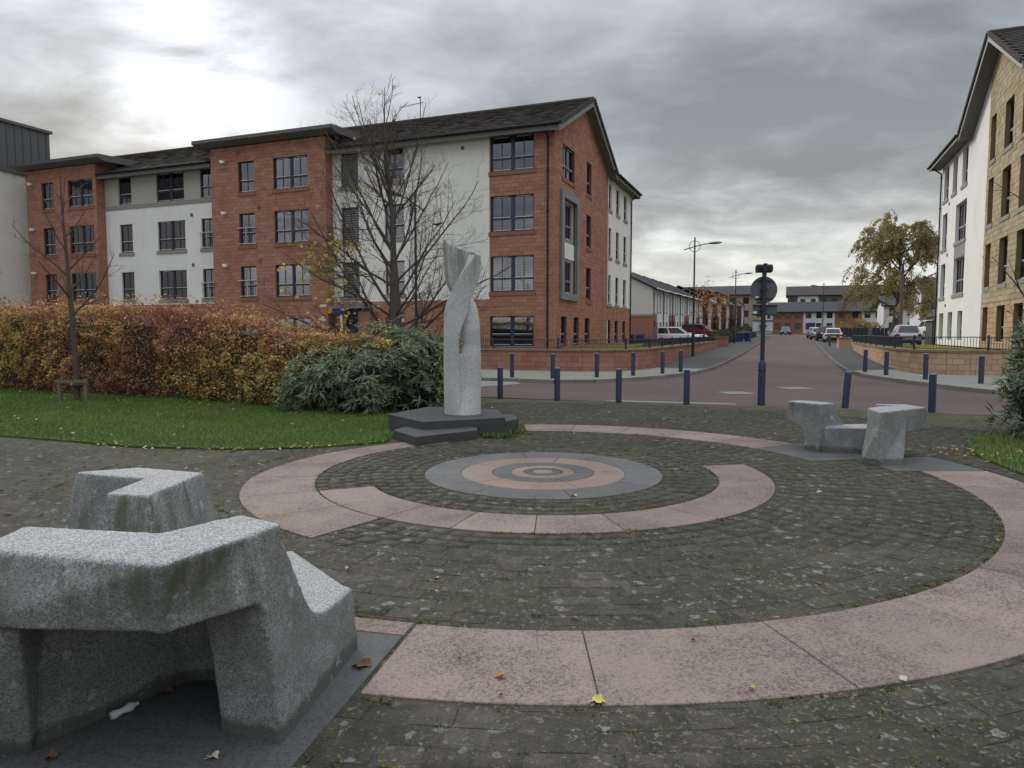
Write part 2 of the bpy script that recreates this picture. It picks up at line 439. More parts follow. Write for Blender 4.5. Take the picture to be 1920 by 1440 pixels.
def m_plaza():
    k = MT("block_paving")
    vec = k.pos((1, 1, 1), A2)
    br = k.n("ShaderNodeTexBrick"); k.l(vec, br.inputs["Vector"])
    br.inputs["Scale"].default_value = 1.0; br.inputs["Brick Width"].default_value = 0.21; br.inputs["Row Height"].default_value = 0.16
    br.inputs["Mortar Size"].default_value = 0.006; br.inputs["Color1"].default_value = (0, 0, 0, 1); br.inputs["Color2"].default_value = (1, 1, 1, 1)
    sp = k.n("ShaderNodeSeparateColor"); k.l(br.outputs["Color"], sp.inputs[0])
    c = paver_color(k, sp.outputs[0])
    c = k.mix(k.math("MULTIPLY", br.outputs["Fac"], 0.45), c, (0.040, 0.043, 0.024))
    far = k.n("ShaderNodeNewGeometry"); sx = k.n("ShaderNodeSeparateXYZ"); k.l(far.outputs["Position"], sx.inputs[0])
    gm = k.math("MULTIPLY", k.ramp(k.math("DIVIDE", sx.outputs[1], 40.0), [(0.28, 0.0), (0.38, 1.0)]),
                k.ramp(k.noise(1.5, 6, 0.7), [(0.40, 0.1), (0.62, 0.75)]))
    c = k.mix(gm, c, (0.088, 0.092, 0.040))
    k.bump(k.math("SUBTRACT", k.noise(60, 5, 0.7), br.outputs["Fac"]), 0.5, 0.008)
    return k.out(c, 0.92, 0.15)


M["plaza"] = m_plaza()


def m_road():
    k = MT("red_chip_road")
    c = k.ramp(k.noise(42, 5, 0.75), [(0.30, (0.052, 0.036, 0.034)), (0.55, (0.112, 0.078, 0.072)), (0.8, (0.17, 0.125, 0.115))])
    c = k.scale(c, k.math("ADD", 0.7, k.math("MULTIPLY", k.noise(0.35, 5, 0.6), 0.6)))
    tr = k.ramp(k.noise(0.9, 5, 0.6, k.pos((1.0, 0.12, 1), A2)), [(0.46, 0.0), (0.66, 0.65)])
    c = k.mix(tr, c, (0.080, 0.074, 0.070))
    pt_ = k.ramp(k.noise(0.28, 2, 0.4), [(0.56, 0.0), (0.575, 0.5)])
    c = k.mix(pt_, c, (0.098, 0.082, 0.076))
    pale = k.ramp(k.noise(0.55, 6, 0.7, k.pos((0.25, 1.6, 1), A2)), [(0.58, 0.0), (0.75, 0.45)])
    c = k.mix(pale, c, (0.15, 0.135, 0.125))
    k.bump(k.noise(90, 4, 0.7), 0.4, 0.006)
    return k.out(c, 0.88, 0.2)


M["road"] = m_road()


def m_colattr(name, rough=0.7, trans=0.35, spec=0.25):
    k = MT(name)
    col = k.attr("col", "Color")
    k.out(col, rough, spec)
    tr = k.n("ShaderNodeBsdfTranslucent"); k.l(col, tr.inputs[0])
    mxs = k.n("ShaderNodeMixShader"); mxs.inputs[0].default_value = trans
    k.l(k.b.outputs[0], mxs.inputs[1]); k.l(tr.outputs[0], mxs.inputs[2])
    k.l(mxs.outputs[0], k.t.nodes["Material Output"].inputs[0])
    return k.m


M["leaf"] = m_colattr("leaf")
M["leaf_gloss"] = m_colattr("glossy_leaf", 0.42, 0.2, 0.45)
M["leaf_dead"] = m_colattr("fallen_leaf", 0.8, 0.1)


def m_lawn(name, a, b):
    k = MT(name)
    f = k.math("ADD", k.math("MULTIPLY", k.noise(1.2, 5, 0.6), 0.5), k.math("MULTIPLY", k.noise(26, 5, 0.7), 0.5))
    c = k.ramp(f, [(0.35, a), (0.65, b)])
    k.bump(k.noise(70, 4, 0.7), 0.6, 0.03)
    return k.out(c, 0.95, 0.1)


M["lawn"] = m_lawn("lawn", (0.034, 0.058, 0.016), (0.075, 0.115, 0.030))
M["lawn2"] = m_lawn("mown_lawn", (0.14, 0.15, 0.03), (0.22, 0.22, 0.05))
M["rough_ground"] = m_lawn("rough_ground", (0.05, 0.055, 0.035), (0.085, 0.082, 0.06))


def m_glass():
    k = MT("window_glass")
    t = k.t
    gl = k.n("ShaderNodeBsdfGlossy"); gl.inputs["Roughness"].default_value = 0.03
    gl.inputs["Color"].default_value = (0.80, 0.78, 0.86, 1)
    tr = k.n("ShaderNodeBsdfTransparent"); tr.inputs[0].default_value = (0.66, 0.69, 0.73, 1)
    fr = k.n("ShaderNodeFresnel"); fr.inputs[0].default_value = 1.5
    f = k.math("ADD", k.math("MULTIPLY", fr.outputs[0], 1.2), 0.15, True)
    mxs = k.n("ShaderNodeMixShader"); k.l(f, mxs.inputs[0]); k.l(tr.outputs[0], mxs.inputs[1]); k.l(gl.outputs[0], mxs.inputs[2])
    k.l(mxs.outputs[0], t.nodes["Material Output"].inputs[0])
    return k.m


M["glass"] = m_glass()


# ------------------------------------------------------------------ mesh builder and object helpers
class MB:
    def __init__(self): self.v = []; self.f = []; self.mi = []; self.t = []

    def face(self, pts, mi=0, t=0.5):
        n = len(self.v); self.v.extend(pts); self.f.append(tuple(range(n, n + len(pts)))); self.mi.append(mi); self.t.append(t)

    def hexa(self, p, mi=0, t=0.5, skip=()):
        n = len(self.v); self.v.extend(p)
        for i, q in enumerate(((0, 3, 2, 1), (4, 5, 6, 7), (0, 1, 5, 4), (1, 2, 6, 5), (2, 3, 7, 6), (3, 0, 4, 7))):
            if i in skip: continue
            self.f.append(tuple(n + a for a in q)); self.mi.append(mi); self.t.append(t)
        return self

    def box(self, x0, x1, y0, y1, z0, z1, mi=0, t=0.5, skip=()):
        x0, x1 = min(x0, x1), max(x0, x1); y0, y1 = min(y0, y1), max(y0, y1); z0, z1 = min(z0, z1), max(z0, z1)
        return self.hexa([(x0, y0, z0), (x1, y0, z0), (x1, y1, z0), (x0, y1, z0), (x0, y0, z1), (x1, y0, z1), (x1, y1, z1), (x0, y1, z1)], mi, t, skip)

    def prism(self, poly, z0, z1, top=None, mi=0, t=0.5):
        top = top or poly; n = len(poly); b = len(self.v)
        zf = (lambda p, z: z(p) if callable(z) else z)
        self.v.extend([(p[0], p[1], zf(p, z0)) for p in poly]); self.v.extend([(p[0], p[1], zf(p, z1)) for p in top])
        self.f.append(tuple(b + i for i in reversed(range(n)))); self.f.append(tuple(b + n + i for i in range(n)))
        for i in range(n):
            j = (i + 1) % n; self.f.append((b + i, b + j, b + n + j, b + n + i))
        self.mi += [mi] * (n + 2); self.t += [t] * (n + 2)
        return self

    def extrude(self, poly, axis, a0, a1, mi=0, t=0.5):
        """poly: (u, z) points in the plane across 'axis' ('x' or 'y'), extruded from a0 to a1."""
        n = len(poly); b = len(self.v)
        for a in (a0, a1):
            self.v.extend([((a, u, z) if axis == "x" else (u, a, z)) for u, z in poly])
        self.f.append(tuple(b + i for i in range(n))); self.f.append(tuple(b + n + i for i in reversed(range(n))))
        for i in range(n):
            j = (i + 1) % n; self.f.append((b + i, b + n + i, b + n + j, b + j))
        self.mi += [mi] * (n + 2); self.t += [t] * (n + 2)
        return self

    def tube(self, pts, rad, sides=8, cap=True, mi=0, closed=False):
        pts = [Vector(p) for p in pts]
        if not isinstance(rad, (list, tuple)): rad = [rad] * len(pts)
        b = len(self.v); n = len(pts); up = None
        for i, p in enumerate(pts):
            if closed: d = pts[(i + 1) % n] - pts[i - 1]
            else: d = pts[min(i + 1, n - 1)] - pts[max(i - 1, 0)]
            d = d.normalized() if d.length > 1e-9 else Vector((0, 0, 1))
            if up is None: up = d.orthogonal().normalized()
            up = (up - d * up.dot(d)); up = up.normalized() if up.length > 1e-6 else d.orthogonal().normalized()
            w = d.cross(up)
            for k in range(sides):
                a = 2 * pi * k / sides; q = p + (up * math.cos(a) + w * math.sin(a)) * rad[i]
                self.v.append(tuple(q))
        m = n if closed else n - 1
        for i in range(m):
            for k in range(sides):
                k2 = (k + 1) % sides; i2 = (i + 1) % n
                self.f.append((b + i * sides + k, b + i * sides + k2, b + i2 * sides + k2, b + i2 * sides + k)); self.mi.append(mi); self.t.append(0.5)
        if cap and not closed:
            self.f.append(tuple(b + k for k in reversed(range(sides)))); self.f.append(tuple(b + (n - 1) * sides + k for k in range(sides)))
            self.mi += [mi] * 2; self.t += [0.5] * 2
        return self

    def lathe(self, prof, n=16, c=(0, 0), mi=0):
        """prof: (radius, z) from bottom to top"""
        b = len(self.v)
        for r, z in prof:
            for k in range(n):
                a = 2 * pi * k / n; self.v.append((c[0] + r * math.cos(a), c[1] + r * math.sin(a), z))
        for i in range(len(prof) - 1):
            for k in range(n):
                k2 = (k + 1) % n; self.f.append((b + i * n + k, b + i * n + k2, b + (i + 1) * n + k2, b + (i + 1) * n + k)); self.mi.append(mi); self.t.append(0.5)
        self.f.append(tuple(b + k for k in reversed(range(n)))); self.f.append(tuple(b + (len(prof) - 1) * n + k for k in range(n)))
        self.mi += [mi] * 2; self.t += [0.5] * 2
        return self

    def mesh(self, name, mats, smooth=False):
        me = bpy.data.meshes.new(name)
        me.from_pydata([tuple(p) for p in self.v], [], self.f)
        for m in (mats if isinstance(mats, (list, tuple)) else [mats]): me.materials.append(m)
        if any(self.mi): me.polygons.foreach_set("material_index", self.mi)
        a = me.attributes.new("tint", "FLOAT", "FACE"); a.data.foreach_set("value", self.t)
        if smooth:
            me.shade_smooth()
            try: me.set_sharp_from_angle(angle=R(38))
            except Exception: pass
        me.update()
        return me

    def build(self, name, mats, parent=None, smooth=False, loc=None, rz=None):
        return put(name, self.mesh(name, mats, smooth), parent, loc, rz)


def put(name, me, parent=None, loc=None, rz=None):
    o = bpy.data.objects.new(name, me); C.objects.link(o)
    if parent is not None: o.parent = parent
    if loc is not None: o.location = loc
    if rz is not None: o.rotation_euler = (0, 0, rz)
    return o


def tag(o, label=None, cat=None, group=None, kind=None):
    if label: o["label"] = label
    if cat: o["category"] = cat
    if group: o["group"] = group
    if kind: o["kind"] = kind
    return o


def empty(name, loc, rz=0.0):
    o = bpy.data.objects.new(name, None); C.objects.link(o); o.location = loc; o.rotation_euler = (0, 0, rz)
    o.empty_display_size = 0.2
    return o


def thing(name, label, cat, loc, rz=0.0, group=None): return tag(empty(name, loc, rz), label, cat, group)


def grid_thing(name, label, cat, t0, s0, z0=0.0, group=None):
    """an Empty at (t0, s0, z0); 'off' is what its children need so their meshes can use plain grid coordinates"""
    x, y = xy(t0, s0)
    o = thing(name, label, cat, (x, y, z0), -A2, group)
    return o, (-t0, -s0, -z0)


def structure(name, mb, mats, grid=True, smooth=False):
    o = mb.build(name, mats, None, smooth, None, -A2 if grid else None)
    return tag(o, kind="structure")


def npmesh(name, verts, faces, mats, col=None, tint=None, smooth=False):
    """verts (n,3), faces (m,k) numpy arrays"""
    me = bpy.data.meshes.new(name)
    n, m, k = len(verts), len(faces), faces.shape[1]
    me.vertices.add(n); me.vertices.foreach_set("co", np.ascontiguousarray(verts, np.float32).ravel())
    me.loops.add(m * k); me.loops.foreach_set("vertex_index", np.ascontiguousarray(faces, np.int32).ravel())
    me.polygons.add(m); me.polygons.foreach_set("loop_start", np.arange(0, m * k, k, dtype=np.int32))
    try: me.polygons.foreach_set("loop_total", np.full(m, k, np.int32))
    except Exception: pass
    for x in (mats if isinstance(mats, (list, tuple)) else [mats]): me.materials.append(x)
    if col is not None:
        a = me.attributes.new("col", "FLOAT_COLOR", "FACE")
        c4 = np.ones((m, 4), np.float32); c4[:, :3] = col; a.data.foreach_set("color", c4.ravel())
    if tint is not None:
        a = me.attributes.new("tint", "FLOAT", "FACE"); a.data.foreach_set("value", np.ascontiguousarray(tint, np.float32))
    me.update(calc_edges=True); me.validate()
    if smooth: me.shade_smooth()
    return me


def leaf_mesh(name, cen, dirv, nrm, ln, wd, col, mat, fold=0.0):
    """many leaves: kite quads; cen (n,3) leaf base, dirv unit along the leaf, nrm approx face normal"""
    n = len(cen)
    side = np.cross(dirv, nrm); side /= np.linalg.norm(side, axis=1)[:, None] + 1e-9
    up = np.cross(side, dirv)
    ln = np.broadcast_to(ln, n)[:, None]; wd = np.broadcast_to(wd, n)[:, None]
    mid = cen + dirv * ln * 0.45 + up * ln * fold
    v = np.stack([cen, mid + side * wd * 0.5, cen + dirv * ln, mid - side * wd * 0.5], 1).reshape(-1, 3)
    f = np.arange(n * 4).reshape(n, 4)
    return npmesh(name, v, f, mat, col=col)


def unit(a): return a / (np.linalg.norm(a, axis=1)[:, None] + 1e-9)


def mixcols(n, cols, weights, jit=0.25):
    c = np.array(cols)[rng.choice(len(cols), n, p=np.array(weights) / sum(weights))]
    return np.clip(c * (1 + jit * (rng.random((n, 1)) * 2 - 1)) * (1 + 0.08 * (rng.random((n, 3)) * 2 - 1)), 0.003, 0.9)


def vnoise(p, scale, seed=0):
    """cheap smooth value noise on (n,3) or (n,2) points"""
    p = np.asarray(p, float)[:, :3] * scale
    if p.shape[1] == 2: p = np.c_[p, np.zeros(len(p))]
    i = np.floor(p).astype(np.int64); f = p - i; f = f * f * (3 - 2 * f); r = 0
    for dx in (0, 1):
        for dy in (0, 1):
            for dz in (0, 1):
                h = ((i[:, 0] + dx) * 374761393 + (i[:, 1] + dy) * 668265263 + (i[:, 2] + dz) * 2147483647 + seed * 974711) & 0xFFFFFFFF
                h = ((h ^ (h >> 13)) * 1274126177) & 0xFFFFFFFF; h = (h ^ (h >> 16)) & 0xFFFF
                w = (f[:, 0] if dx else 1 - f[:, 0]) * (f[:, 1] if dy else 1 - f[:, 1]) * (f[:, 2] if dz else 1 - f[:, 2])
                r = r + w * h / 65535.0
    return r


def in_poly(x, y, poly):
    x = np.asarray(x); y = np.asarray(y); ins = np.zeros(x.shape, bool); n = len(poly)
    for i in range(n):
        x1, y1 = poly[i]; x2, y2 = poly[(i + 1) % n]
        if y1 == y2: continue
        c = ((y1 > y) != (y2 > y)) & (x < (x2 - x1) * (y - y1) / (y2 - y1) + x1)
        ins ^= c
    return ins

# ------------------------------------------------------------------ ground, road, pavements
mb = MB()
ss = [-60, 19, 60, 120, 200, 600]
for i in range(len(ss) - 1):
    a, b = ss[i], ss[i + 1]
    mb.face([(-500, a, zr(a) - 0.06), (500, a, zr(a) - 0.06), (500, b, zr(b) - 0.06), (-500, b, zr(b) - 0.06)])
structure("ground", mb, M["rough_ground"])

mb = MB()
for a, b, t0, t1 in ((18.35, 19.0, -60, 60), (19.0, 40.0, -60, 60), (40.0, 127.0, -3.6, 3.6), (118, 140, -30, 24)):
    za = zr(a) + (0.004 if a == 118 else 0); zb = zr(b) + (0.004 if a == 118 else 0)
    mb.face([(t0, a, za), (t1, a, za), (t1, b, zb), (t0, b, zb)])
road = structure("road", mb, M["road"])

# drainage strip and ramp line across the junction
mb = MB()
mb.box(-2.75, 2.2, 34.2, 34.32, zr(34.2) + 0.001, zr(34.2) + 0.006)
for i in range(22):
    t = -2.4 + i * 0.215
    mb.box(t, t + 0.09, 66.4, 67.5, zr(66.9) + 0.0, zr(67.5) + 0.012)
tag(mb.build("road_marking", M["flags"], None, False, None, -A2), kind="structure")
mb = MB(); mb.prism([(-4.6, 18.37), (-1.2, 18.62), (-1.25, 18.95), (-4.3, 18.72)], 0.001, 0.007)
structure("drainage_strip", mb, M["flags"])


def arc_pts(cx, cy, r, a0, a1, n): return [(cx + r * math.cos(a0 + (a1 - a0) * i / n), cy + r * math.sin(a0 + (a1 - a0) * i / n)) for i in range(n + 1)]


kerbL = [(-60, 24.0), (-22, 23.95), (-12, 23.9), (-9, 23.7), (-7.6, 23.55), (-6.3, 24.1), (-5.25, 25.4), (-4.3, 27.15), (-3.55, 29.3), (-3.15, 33), (-3.0, 38), (-2.9, 48), (-2.85, 70), (-2.85, 118)]
kerbR = [(60, 23.4), (20, 23.3), (9, 23.2), (6.6, 23.3), (5.5, 23.8), (4.6, 25.2), (3.7, 27.2), (2.75, 29.6), (2.3, 32.5), (2.22, 38), (2.25, 50), (2.6, 82), (2.9, 118)]
padL = kerbL + [(-60, 118)]
padR = kerbR + [(60, 118)]
zpl = lambda p: zr(p[1]) + 0.11
structure("pavement", MB().prism(padL, lambda p: zr(p[1]) - 0.05, zpl), M["asphalt"])
structure("pavement", MB().prism(padR, lambda p: zr(p[1]) - 0.05, zpl), M["asphalt"])
# pale flags round the two corners (4 mm above the asphalt)
flL = [(-40, 24.06), (-12, 23.96), (-9, 23.76), (-7.6, 23.62), (-6.35, 24.17), (-5.3, 25.45), (-4.36, 27.2), (-3.62, 29.3), (-3.3, 31.5), (-5.4, 31.7), (-6.4, 29.2), (-8.3, 28.5), (-40, 29.0)]
flR = [(40, 23.46), (9, 23.28), (6.6, 23.37), (5.55, 23.86), (4.66, 25.25), (3.76, 27.2), (2.82, 29.6), (2.45, 32.0), (4.15, 33.2), (4.7, 30.6), (7.5, 30.9), (40, 31.0)]
for fl in (flL, flR):
    structure("pavement", MB().prism(fl, lambda p: zr(p[1]) + 0.09, lambda p: zr(p[1]) + 0.115), M["flags"])


def kerb_line(line, side):
    ob = tag(MB().box(-0.05, 0.05, -0.05, 0.05, -0.3, -0.2).build("kerb", M["kerb"]), kind="structure")
    acc = []
    for (a, b) in zip(line[:-1], line[1:]):
        d = math.hypot(b[0] - a[0], b[1] - a[1]); n = max(1, round(d / 0.92))
        for i in range(n): acc.append((a[0] + (b[0] - a[0]) * (i + 0.5) / n, a[1] + (b[1] - a[1]) * (i + 0.5) / n, math.atan2(b[1] - a[1], b[0] - a[0]), d / n))
    cache = {}; rest = MB(); cnt = 0
    for (t, s, an, ln) in acc:
        if abs(t) > 26: continue
        z = zr(s) + 0.03
        if s < 72:
            key = round(ln, 2)
            if key not in cache:
                h = ln / 2 - 0.006
                cache[key] = MB().prism([(-h, -0.065), (h, -0.065), (h, 0.065), (-h, 0.065)], -0.1, 0.094, [(-h, -0.055), (h, -0.055), (h, 0.055), (-h, 0.055)]).mesh("kerb_stone", M["kerb"])
            x, y = xy(t, s); o = put("kerb_stone", cache[key], ob, (x, y, z), an - A2); o.rotation_euler = (0, 0, an - A2); cnt += 1
        else:
            c, sn = math.cos(an) * ln / 2, math.sin(an) * ln / 2
            rest.prism([(t - c - 0.06, s - sn), (t - c + 0.06, s - sn), (t + c + 0.06, s + sn), (t + c - 0.06, s + sn)], z - 0.1, z + 0.09)
    if rest.v:
        o = rest.build("kerb_stones", M["kerb"], ob, False, None, -A2); o["kind"] = "stuff"


kerb_line(kerbL, 1); kerb_line(kerbR, -1)
# weeds in the channel of the kerbs, pale tarmac wedge on the left
structure("path", MB().prism([(-40, 21.9), (-14, 21.9), (-10, 20.6), (-8.6, 22.9), (-9.0, 23.62), (-12, 23.8), (-40, 23.85)], 0.02, lambda p: zr(p[1]) + 0.012), M["flags"])

# manhole covers on the junction
for (t, s, lab) in ((-1.42, 21.9, "pale square utility cover in the road in front of the sign post"), (0.22, 24.1, "pale diamond set utility cover in the road behind the low granite bench")):
    o, off = grid_thing("utility_cover", lab, "cover", t, s, zr(s), "utility covers in the junction")
    a = R(45)
    sq = [(0.62 * math.cos(a + k * pi / 2 + 0.5), 0.62 * math.sin(a + k * pi / 2 + 0.5)) for k in range(4)]
    sq2 = [(x * 0.9, y * 0.9) for x, y in sq]
    MB().prism(sq, -0.02, 0.006).build("frame", M["kerb"], o)
    m2 = MB(); m2.prism(sq2, 0.0, 0.010)
    m2.build("lid", M["iron"], o)

# ------------------------------------------------------------------ the paved circle
CX, CY = 0.40, 9.10
lawn_poly = [(-2.05, 11.7), (-2.45, 11.35), (-3.3, 11.0), (-4.2, 10.85), (-6.0, 11.1), (-7.5, 11.75), (-9.2, 12.4), (-16, 14.3), (-30, 19.0), (-30, 26.5), (-16.2, 23.4), (-7.8, 19.6), (-4.6, 17.9), (-2.4, 17.0), (-1.1, 15.2), (-1.6, 14.3), (-2.3, 13.4)]
patch_poly = [(6.45, 8.7), (6.75, 10.1), (7.3, 11.3), (8.2, 12.3), (9.3, 12.9), (11, 13.6), (14, 14.0), (16, 8.0), (9, 7.2)]
mb = MB()
pl = [tsof(-40, -6), tsof(40, -6), (44, 18.6), (1.5, 18.62), (-2.0, 18.45), (-7.4, 18.2), (-44, 18.2)]
mb.prism(pl, -0.04, -0.0018)
plaza = structure("plaza_paving", mb, M["plaza"])

slabs = []      # (r0, r1, a0, a1 in degrees) used to keep the small pavers out
ring_z = 0.009


def sector(mb_, r0, r1, a0, a1, z0, z1, n, gap=0.004, r1b=None):
    ga0, ga1 = gap / max(r0, 0.2), gap / r1
    A0 = [a0 + ga0, a1 - ga0]; A1 = [a0 + ga1, a1 - ga1]
    r1b = r1b or r1
    inn = [(r0 * math.cos(A0[0] + (A0[1] - A0[0]) * i / n), r0 * math.sin(A0[0] + (A0[1] - A0[0]) * i / n)) for i in range(n + 1)]
    out = [((r1 + (r1b - r1) * i / n) * math.cos(A1[0] + (A1[1] - A1[0]) * i / n), (r1 + (r1b - r1) * i / n) * math.sin(A1[0] + (A1[1] - A1[0]) * i / n)) for i in range(n + 1)]
    # bevelled top edge
    bv = 0.006
    poly = inn + out[::-1]
    cx = sum(p[0] for p in poly) / len(poly); cy = sum(p[1] for p in poly) / len(poly)
    def shrink(p):
        d = math.hypot(p[0] - cx, p[1] - cy); k = 1 - bv / d if d > 0 else 1
        return (cx + (p[0] - cx) * k, cy + (p[1] - cy) * k)
    top = [shrink(p) for p in poly]
    b = len(mb_.v); m = len(poly)
    for z, q in ((z0, poly), (z1 - 0.004, poly), (z1, top)):
        mb_.v.extend([(p[0], p[1], z) for p in q])
    for lv in (0, 1):
        for i in range(m):
            j = (i + 1) % m; mb_.f.append((b + lv * m + i, b + lv * m + j, b + (lv + 1) * m + j, b + (lv + 1) * m + i)); mb_.mi.append(0); mb_.t.append(0.5)
    for i in range(n):
        mb_.f.append((b + 2 * m + i, b + 2 * m + i + 1, b + 2 * m + m - 2 - i, b + 2 * m + m - 1 - i)); mb_.mi.append(0); mb_.t.append(0.5)


def ring(r0, r1, angs, mat, z=ring_z, r1s=None, name="paving_slab"):
    for i in range(len(angs) - 1):
        a0, a1 = R(angs[i]), R(angs[i + 1])
        m_ = MB(); mid = (a0 + a1) / 2
        n = max(2, int(abs(a1 - a0) * r1 / 0.12))
        r1a = r1 if not r1s else r1s[i]; r1b = r1 if not r1s else r1s[i + 1]
        sector(m_, r0, r1a, a0, a1, -0.05, z + random.uniform(-0.0015, 0.0015), n, 0.004, r1b)
        m_.build(name, mat, plaza, False, (CX, CY, 0)).rotation_euler = (0, 0, 0)
    slabs.append((r0, r1, angs[0], angs[-1]))


plaza.rotation_euler = (0, 0, 0)
# plaza sheet was given in grid coordinates: bake its rotation so that children use plain world coordinates
for v in plaza.data.vertices:
    x, y = xy(v.co.x, v.co.y); v.co.x, v.co.y = x, y

ring(4.93, 5.79, [258.4, 270.3, 283.6, 297, 310.3, 323.6, 337, 350.0, 360.5], M["pink"])
ring(4.92, 5.10, [242, 258.2], M["pink"])
ring(3.88, 4.80, [29, 41, 54, 67, 80, 92], M["pink"])
ring(2.85, 3.66, [120, 137, 153, 169, 186, 203, 219, 234], M["pink"], r1s=[3.25, 3.35, 3.45, 3.55, 3.66, 3.68, 3.68, 3.68])
ring(2.20, 2.83, [203, 219, 234, 250, 266, 283, 303, 346, 371], M["pink"])
ring(1.06, 1.52, [10, 55, 100, 145, 190, 235, 280, 325, 370], M["grey_slab"])
ring(0.66, 1.055, [75, 147, 219, 291, 363, 435], M["pink2"])
ring(0.42, 0.655, [20, 110, 200, 290, 380], M["grey_slab"])
ring(0.26, 0.415, [60, 180, 300, 420], M["pink2"])
ring(0.135, 0.255, [0, 180, 360], M["dk_slab"])
MB().lathe([(0.13, -0.05), (0.13, 0.006), (0.126, 0.010)], 24).build("paving_slab", M["pink"], plaza, False, (CX, CY, 0))
slabs.append((0, 1.52, 0, 360))
# grey slabs under the benches
ring(5.11, 7.1, [244, 258.2], M["dk_slab"], 0.010)
ring(4.93, 7.3, [212, 228, 243.9], M["dk_slab"], 0.010)
ring(3.88, 4.95, [11.5, 28.8], M["dk_slab"], 0.010)
ring(4.6, 5.79, [0.7, 11.3], M["dk_slab"], 0.010)


def on_slab(r, adeg):
    for r0, r1, a0, a1 in slabs:
        a = (adeg - a0) % 360
        if r0 + 0.03 < r < r1 - 0.03 and a < (a1 - a0): return True
    return False


rows = []
DR, GAP = 0.166, 0.003
r = 1.53
while r < 9.2:
    rows.append((r, r + DR - GAP)); r += DR
cand = []
for ri, (r0, r1) in enumerate(rows):
    rm = (r0 + r1) / 2
    n = int(2 * pi * rm / 0.215)
    ph = random.random() * 0.1 + (ri % 2) * pi / n
    for i in range(n):
        a = ph + 2 * pi * i / n
        x, y = CX + rm * math.cos(a), CY + rm * math.sin(a)
        if y < 1.4 or abs(x) > 0.78 * y + 0.9: continue
        if (rm > 3.7 and x < -1.7 and y > 5.2) or (rm > 6.1 and x < -0.6 and y > 4.5): continue
        if tsof(x, y)[1] > 18.1 or on_slab(rm, math.degrees(a) % 360): continue
        if in_poly([x], [y], lawn_poly)[0] or in_poly([x], [y], patch_poly)[0]: continue
        d = 1330 * 0.2 / max(y, 0.1)
        vis = y > 2.9 and abs(x) < 0.72 * y and not (x < -0.9 and y < 4.6)
        cand.append((y if vis else 1e3 + y, ri, a, n, x, y))
cand.sort()
pm = {}
for k, (q, ri, a, n, x, y) in enumerate(cand[:300]):
    r0, r1 = rows[ri]
    if ri not in pm:
        da = pi / n - 0.0022 / r0
        m_ = MB(); rm = (r0 + r1) / 2
        def P(rr, aa, z): return (rr * math.cos(aa) - rm, rr * math.sin(aa), z)
        b = 0.0025; db = b / rm
        base = [P(r0, -da, -0.03), P(r1, -da, -0.03), P(r1, da, -0.03), P(r0, da, -0.03)]
        mid = [P(r0, -da, -0.006), P(r1, -da, -0.006), P(r1, da, -0.006), P(r0, da, -0.006)]
        top = [P(r0 + b, -da + db, 0), P(r1 - b, -da + db, 0), P(r1 - b, da - db, 0), P(r0 + b, da - db, 0)]
        m_.hexa(base + mid, skip=(0, 1)); m_.hexa(mid + top, skip=(0,))
        pm[ri] = m_.mesh("paver", M["paver"])
    o = put("paver", pm[ri], plaza, (x, y, random.uniform(-0.0025, 0.002)))
    o.rotation_euler = (random.uniform(-0.005, 0.005), random.uniform(-0.005, 0.005), a)
rest = cand[300:]
ri = np.array([c[1] for c in rest]); a = np.array([c[2] for c in rest]); n = np.array([c[3] for c in rest])
R0 = np.array([rows[i][0] for i in ri]); R1 = np.array([rows[i][1] for i in ri])
da = pi / n - 0.0022 / R0; b = 0.0025; db = b / R0
z = rng.uniform(-0.0012, 0.001, len(rest))
tx, ty = rng.uniform(-0.004, 0.004, (2, len(rest)))
vs_ = []
for (rr, aa, zz) in ((R0, a - da, -0.03), (R1, a - da, -0.03), (R1, a + da, -0.03), (R0, a + da, -0.03),
                     (R0 + b, a - da + db, 0), (R1 - b, a - da + db, 0), (R1 - b, a + da - db, 0), (R0 + b, a + da - db, 0)):
    zz2 = zz + z + (tx * np.sign(rr - (R0 + R1) / 2) * 0.08 + ty * np.sign(aa - a) * 0.1 if zz == 0 else 0)
    vs_.append(np.stack([CX + rr * np.cos(aa), CY + rr * np.sin(aa), zz2 + 0 * rr], 1))
V = np.stack(vs_, 1).reshape(-1, 3)
q = np.array([(4, 5, 6, 7), (0, 1, 5, 4), (1, 2, 6, 5), (2, 3, 7, 6), (3, 0, 4, 7)])
Fc = (np.arange(len(rest))[:, None, None] * 8 + q[None]).reshape(-1, 4)
me = npmesh("pavers", V, Fc, M["paver_b"], tint=np.repeat(rng.random(len(rest)), 5))
o = put("pavers", me, plaza); o["kind"] = "stuff"


# ------------------------------------------------------------------ lawns
def flat(name, poly, z0, z1, mat, grid=False):
    return structure(name, MB().prism(poly, z0, z1), mat, grid)


flat("lawn", lawn_poly, -0.02, 0.025, M["lawn"])
flat("grass_patch", patch_poly, -0.02, 0.025, M["lawn"])


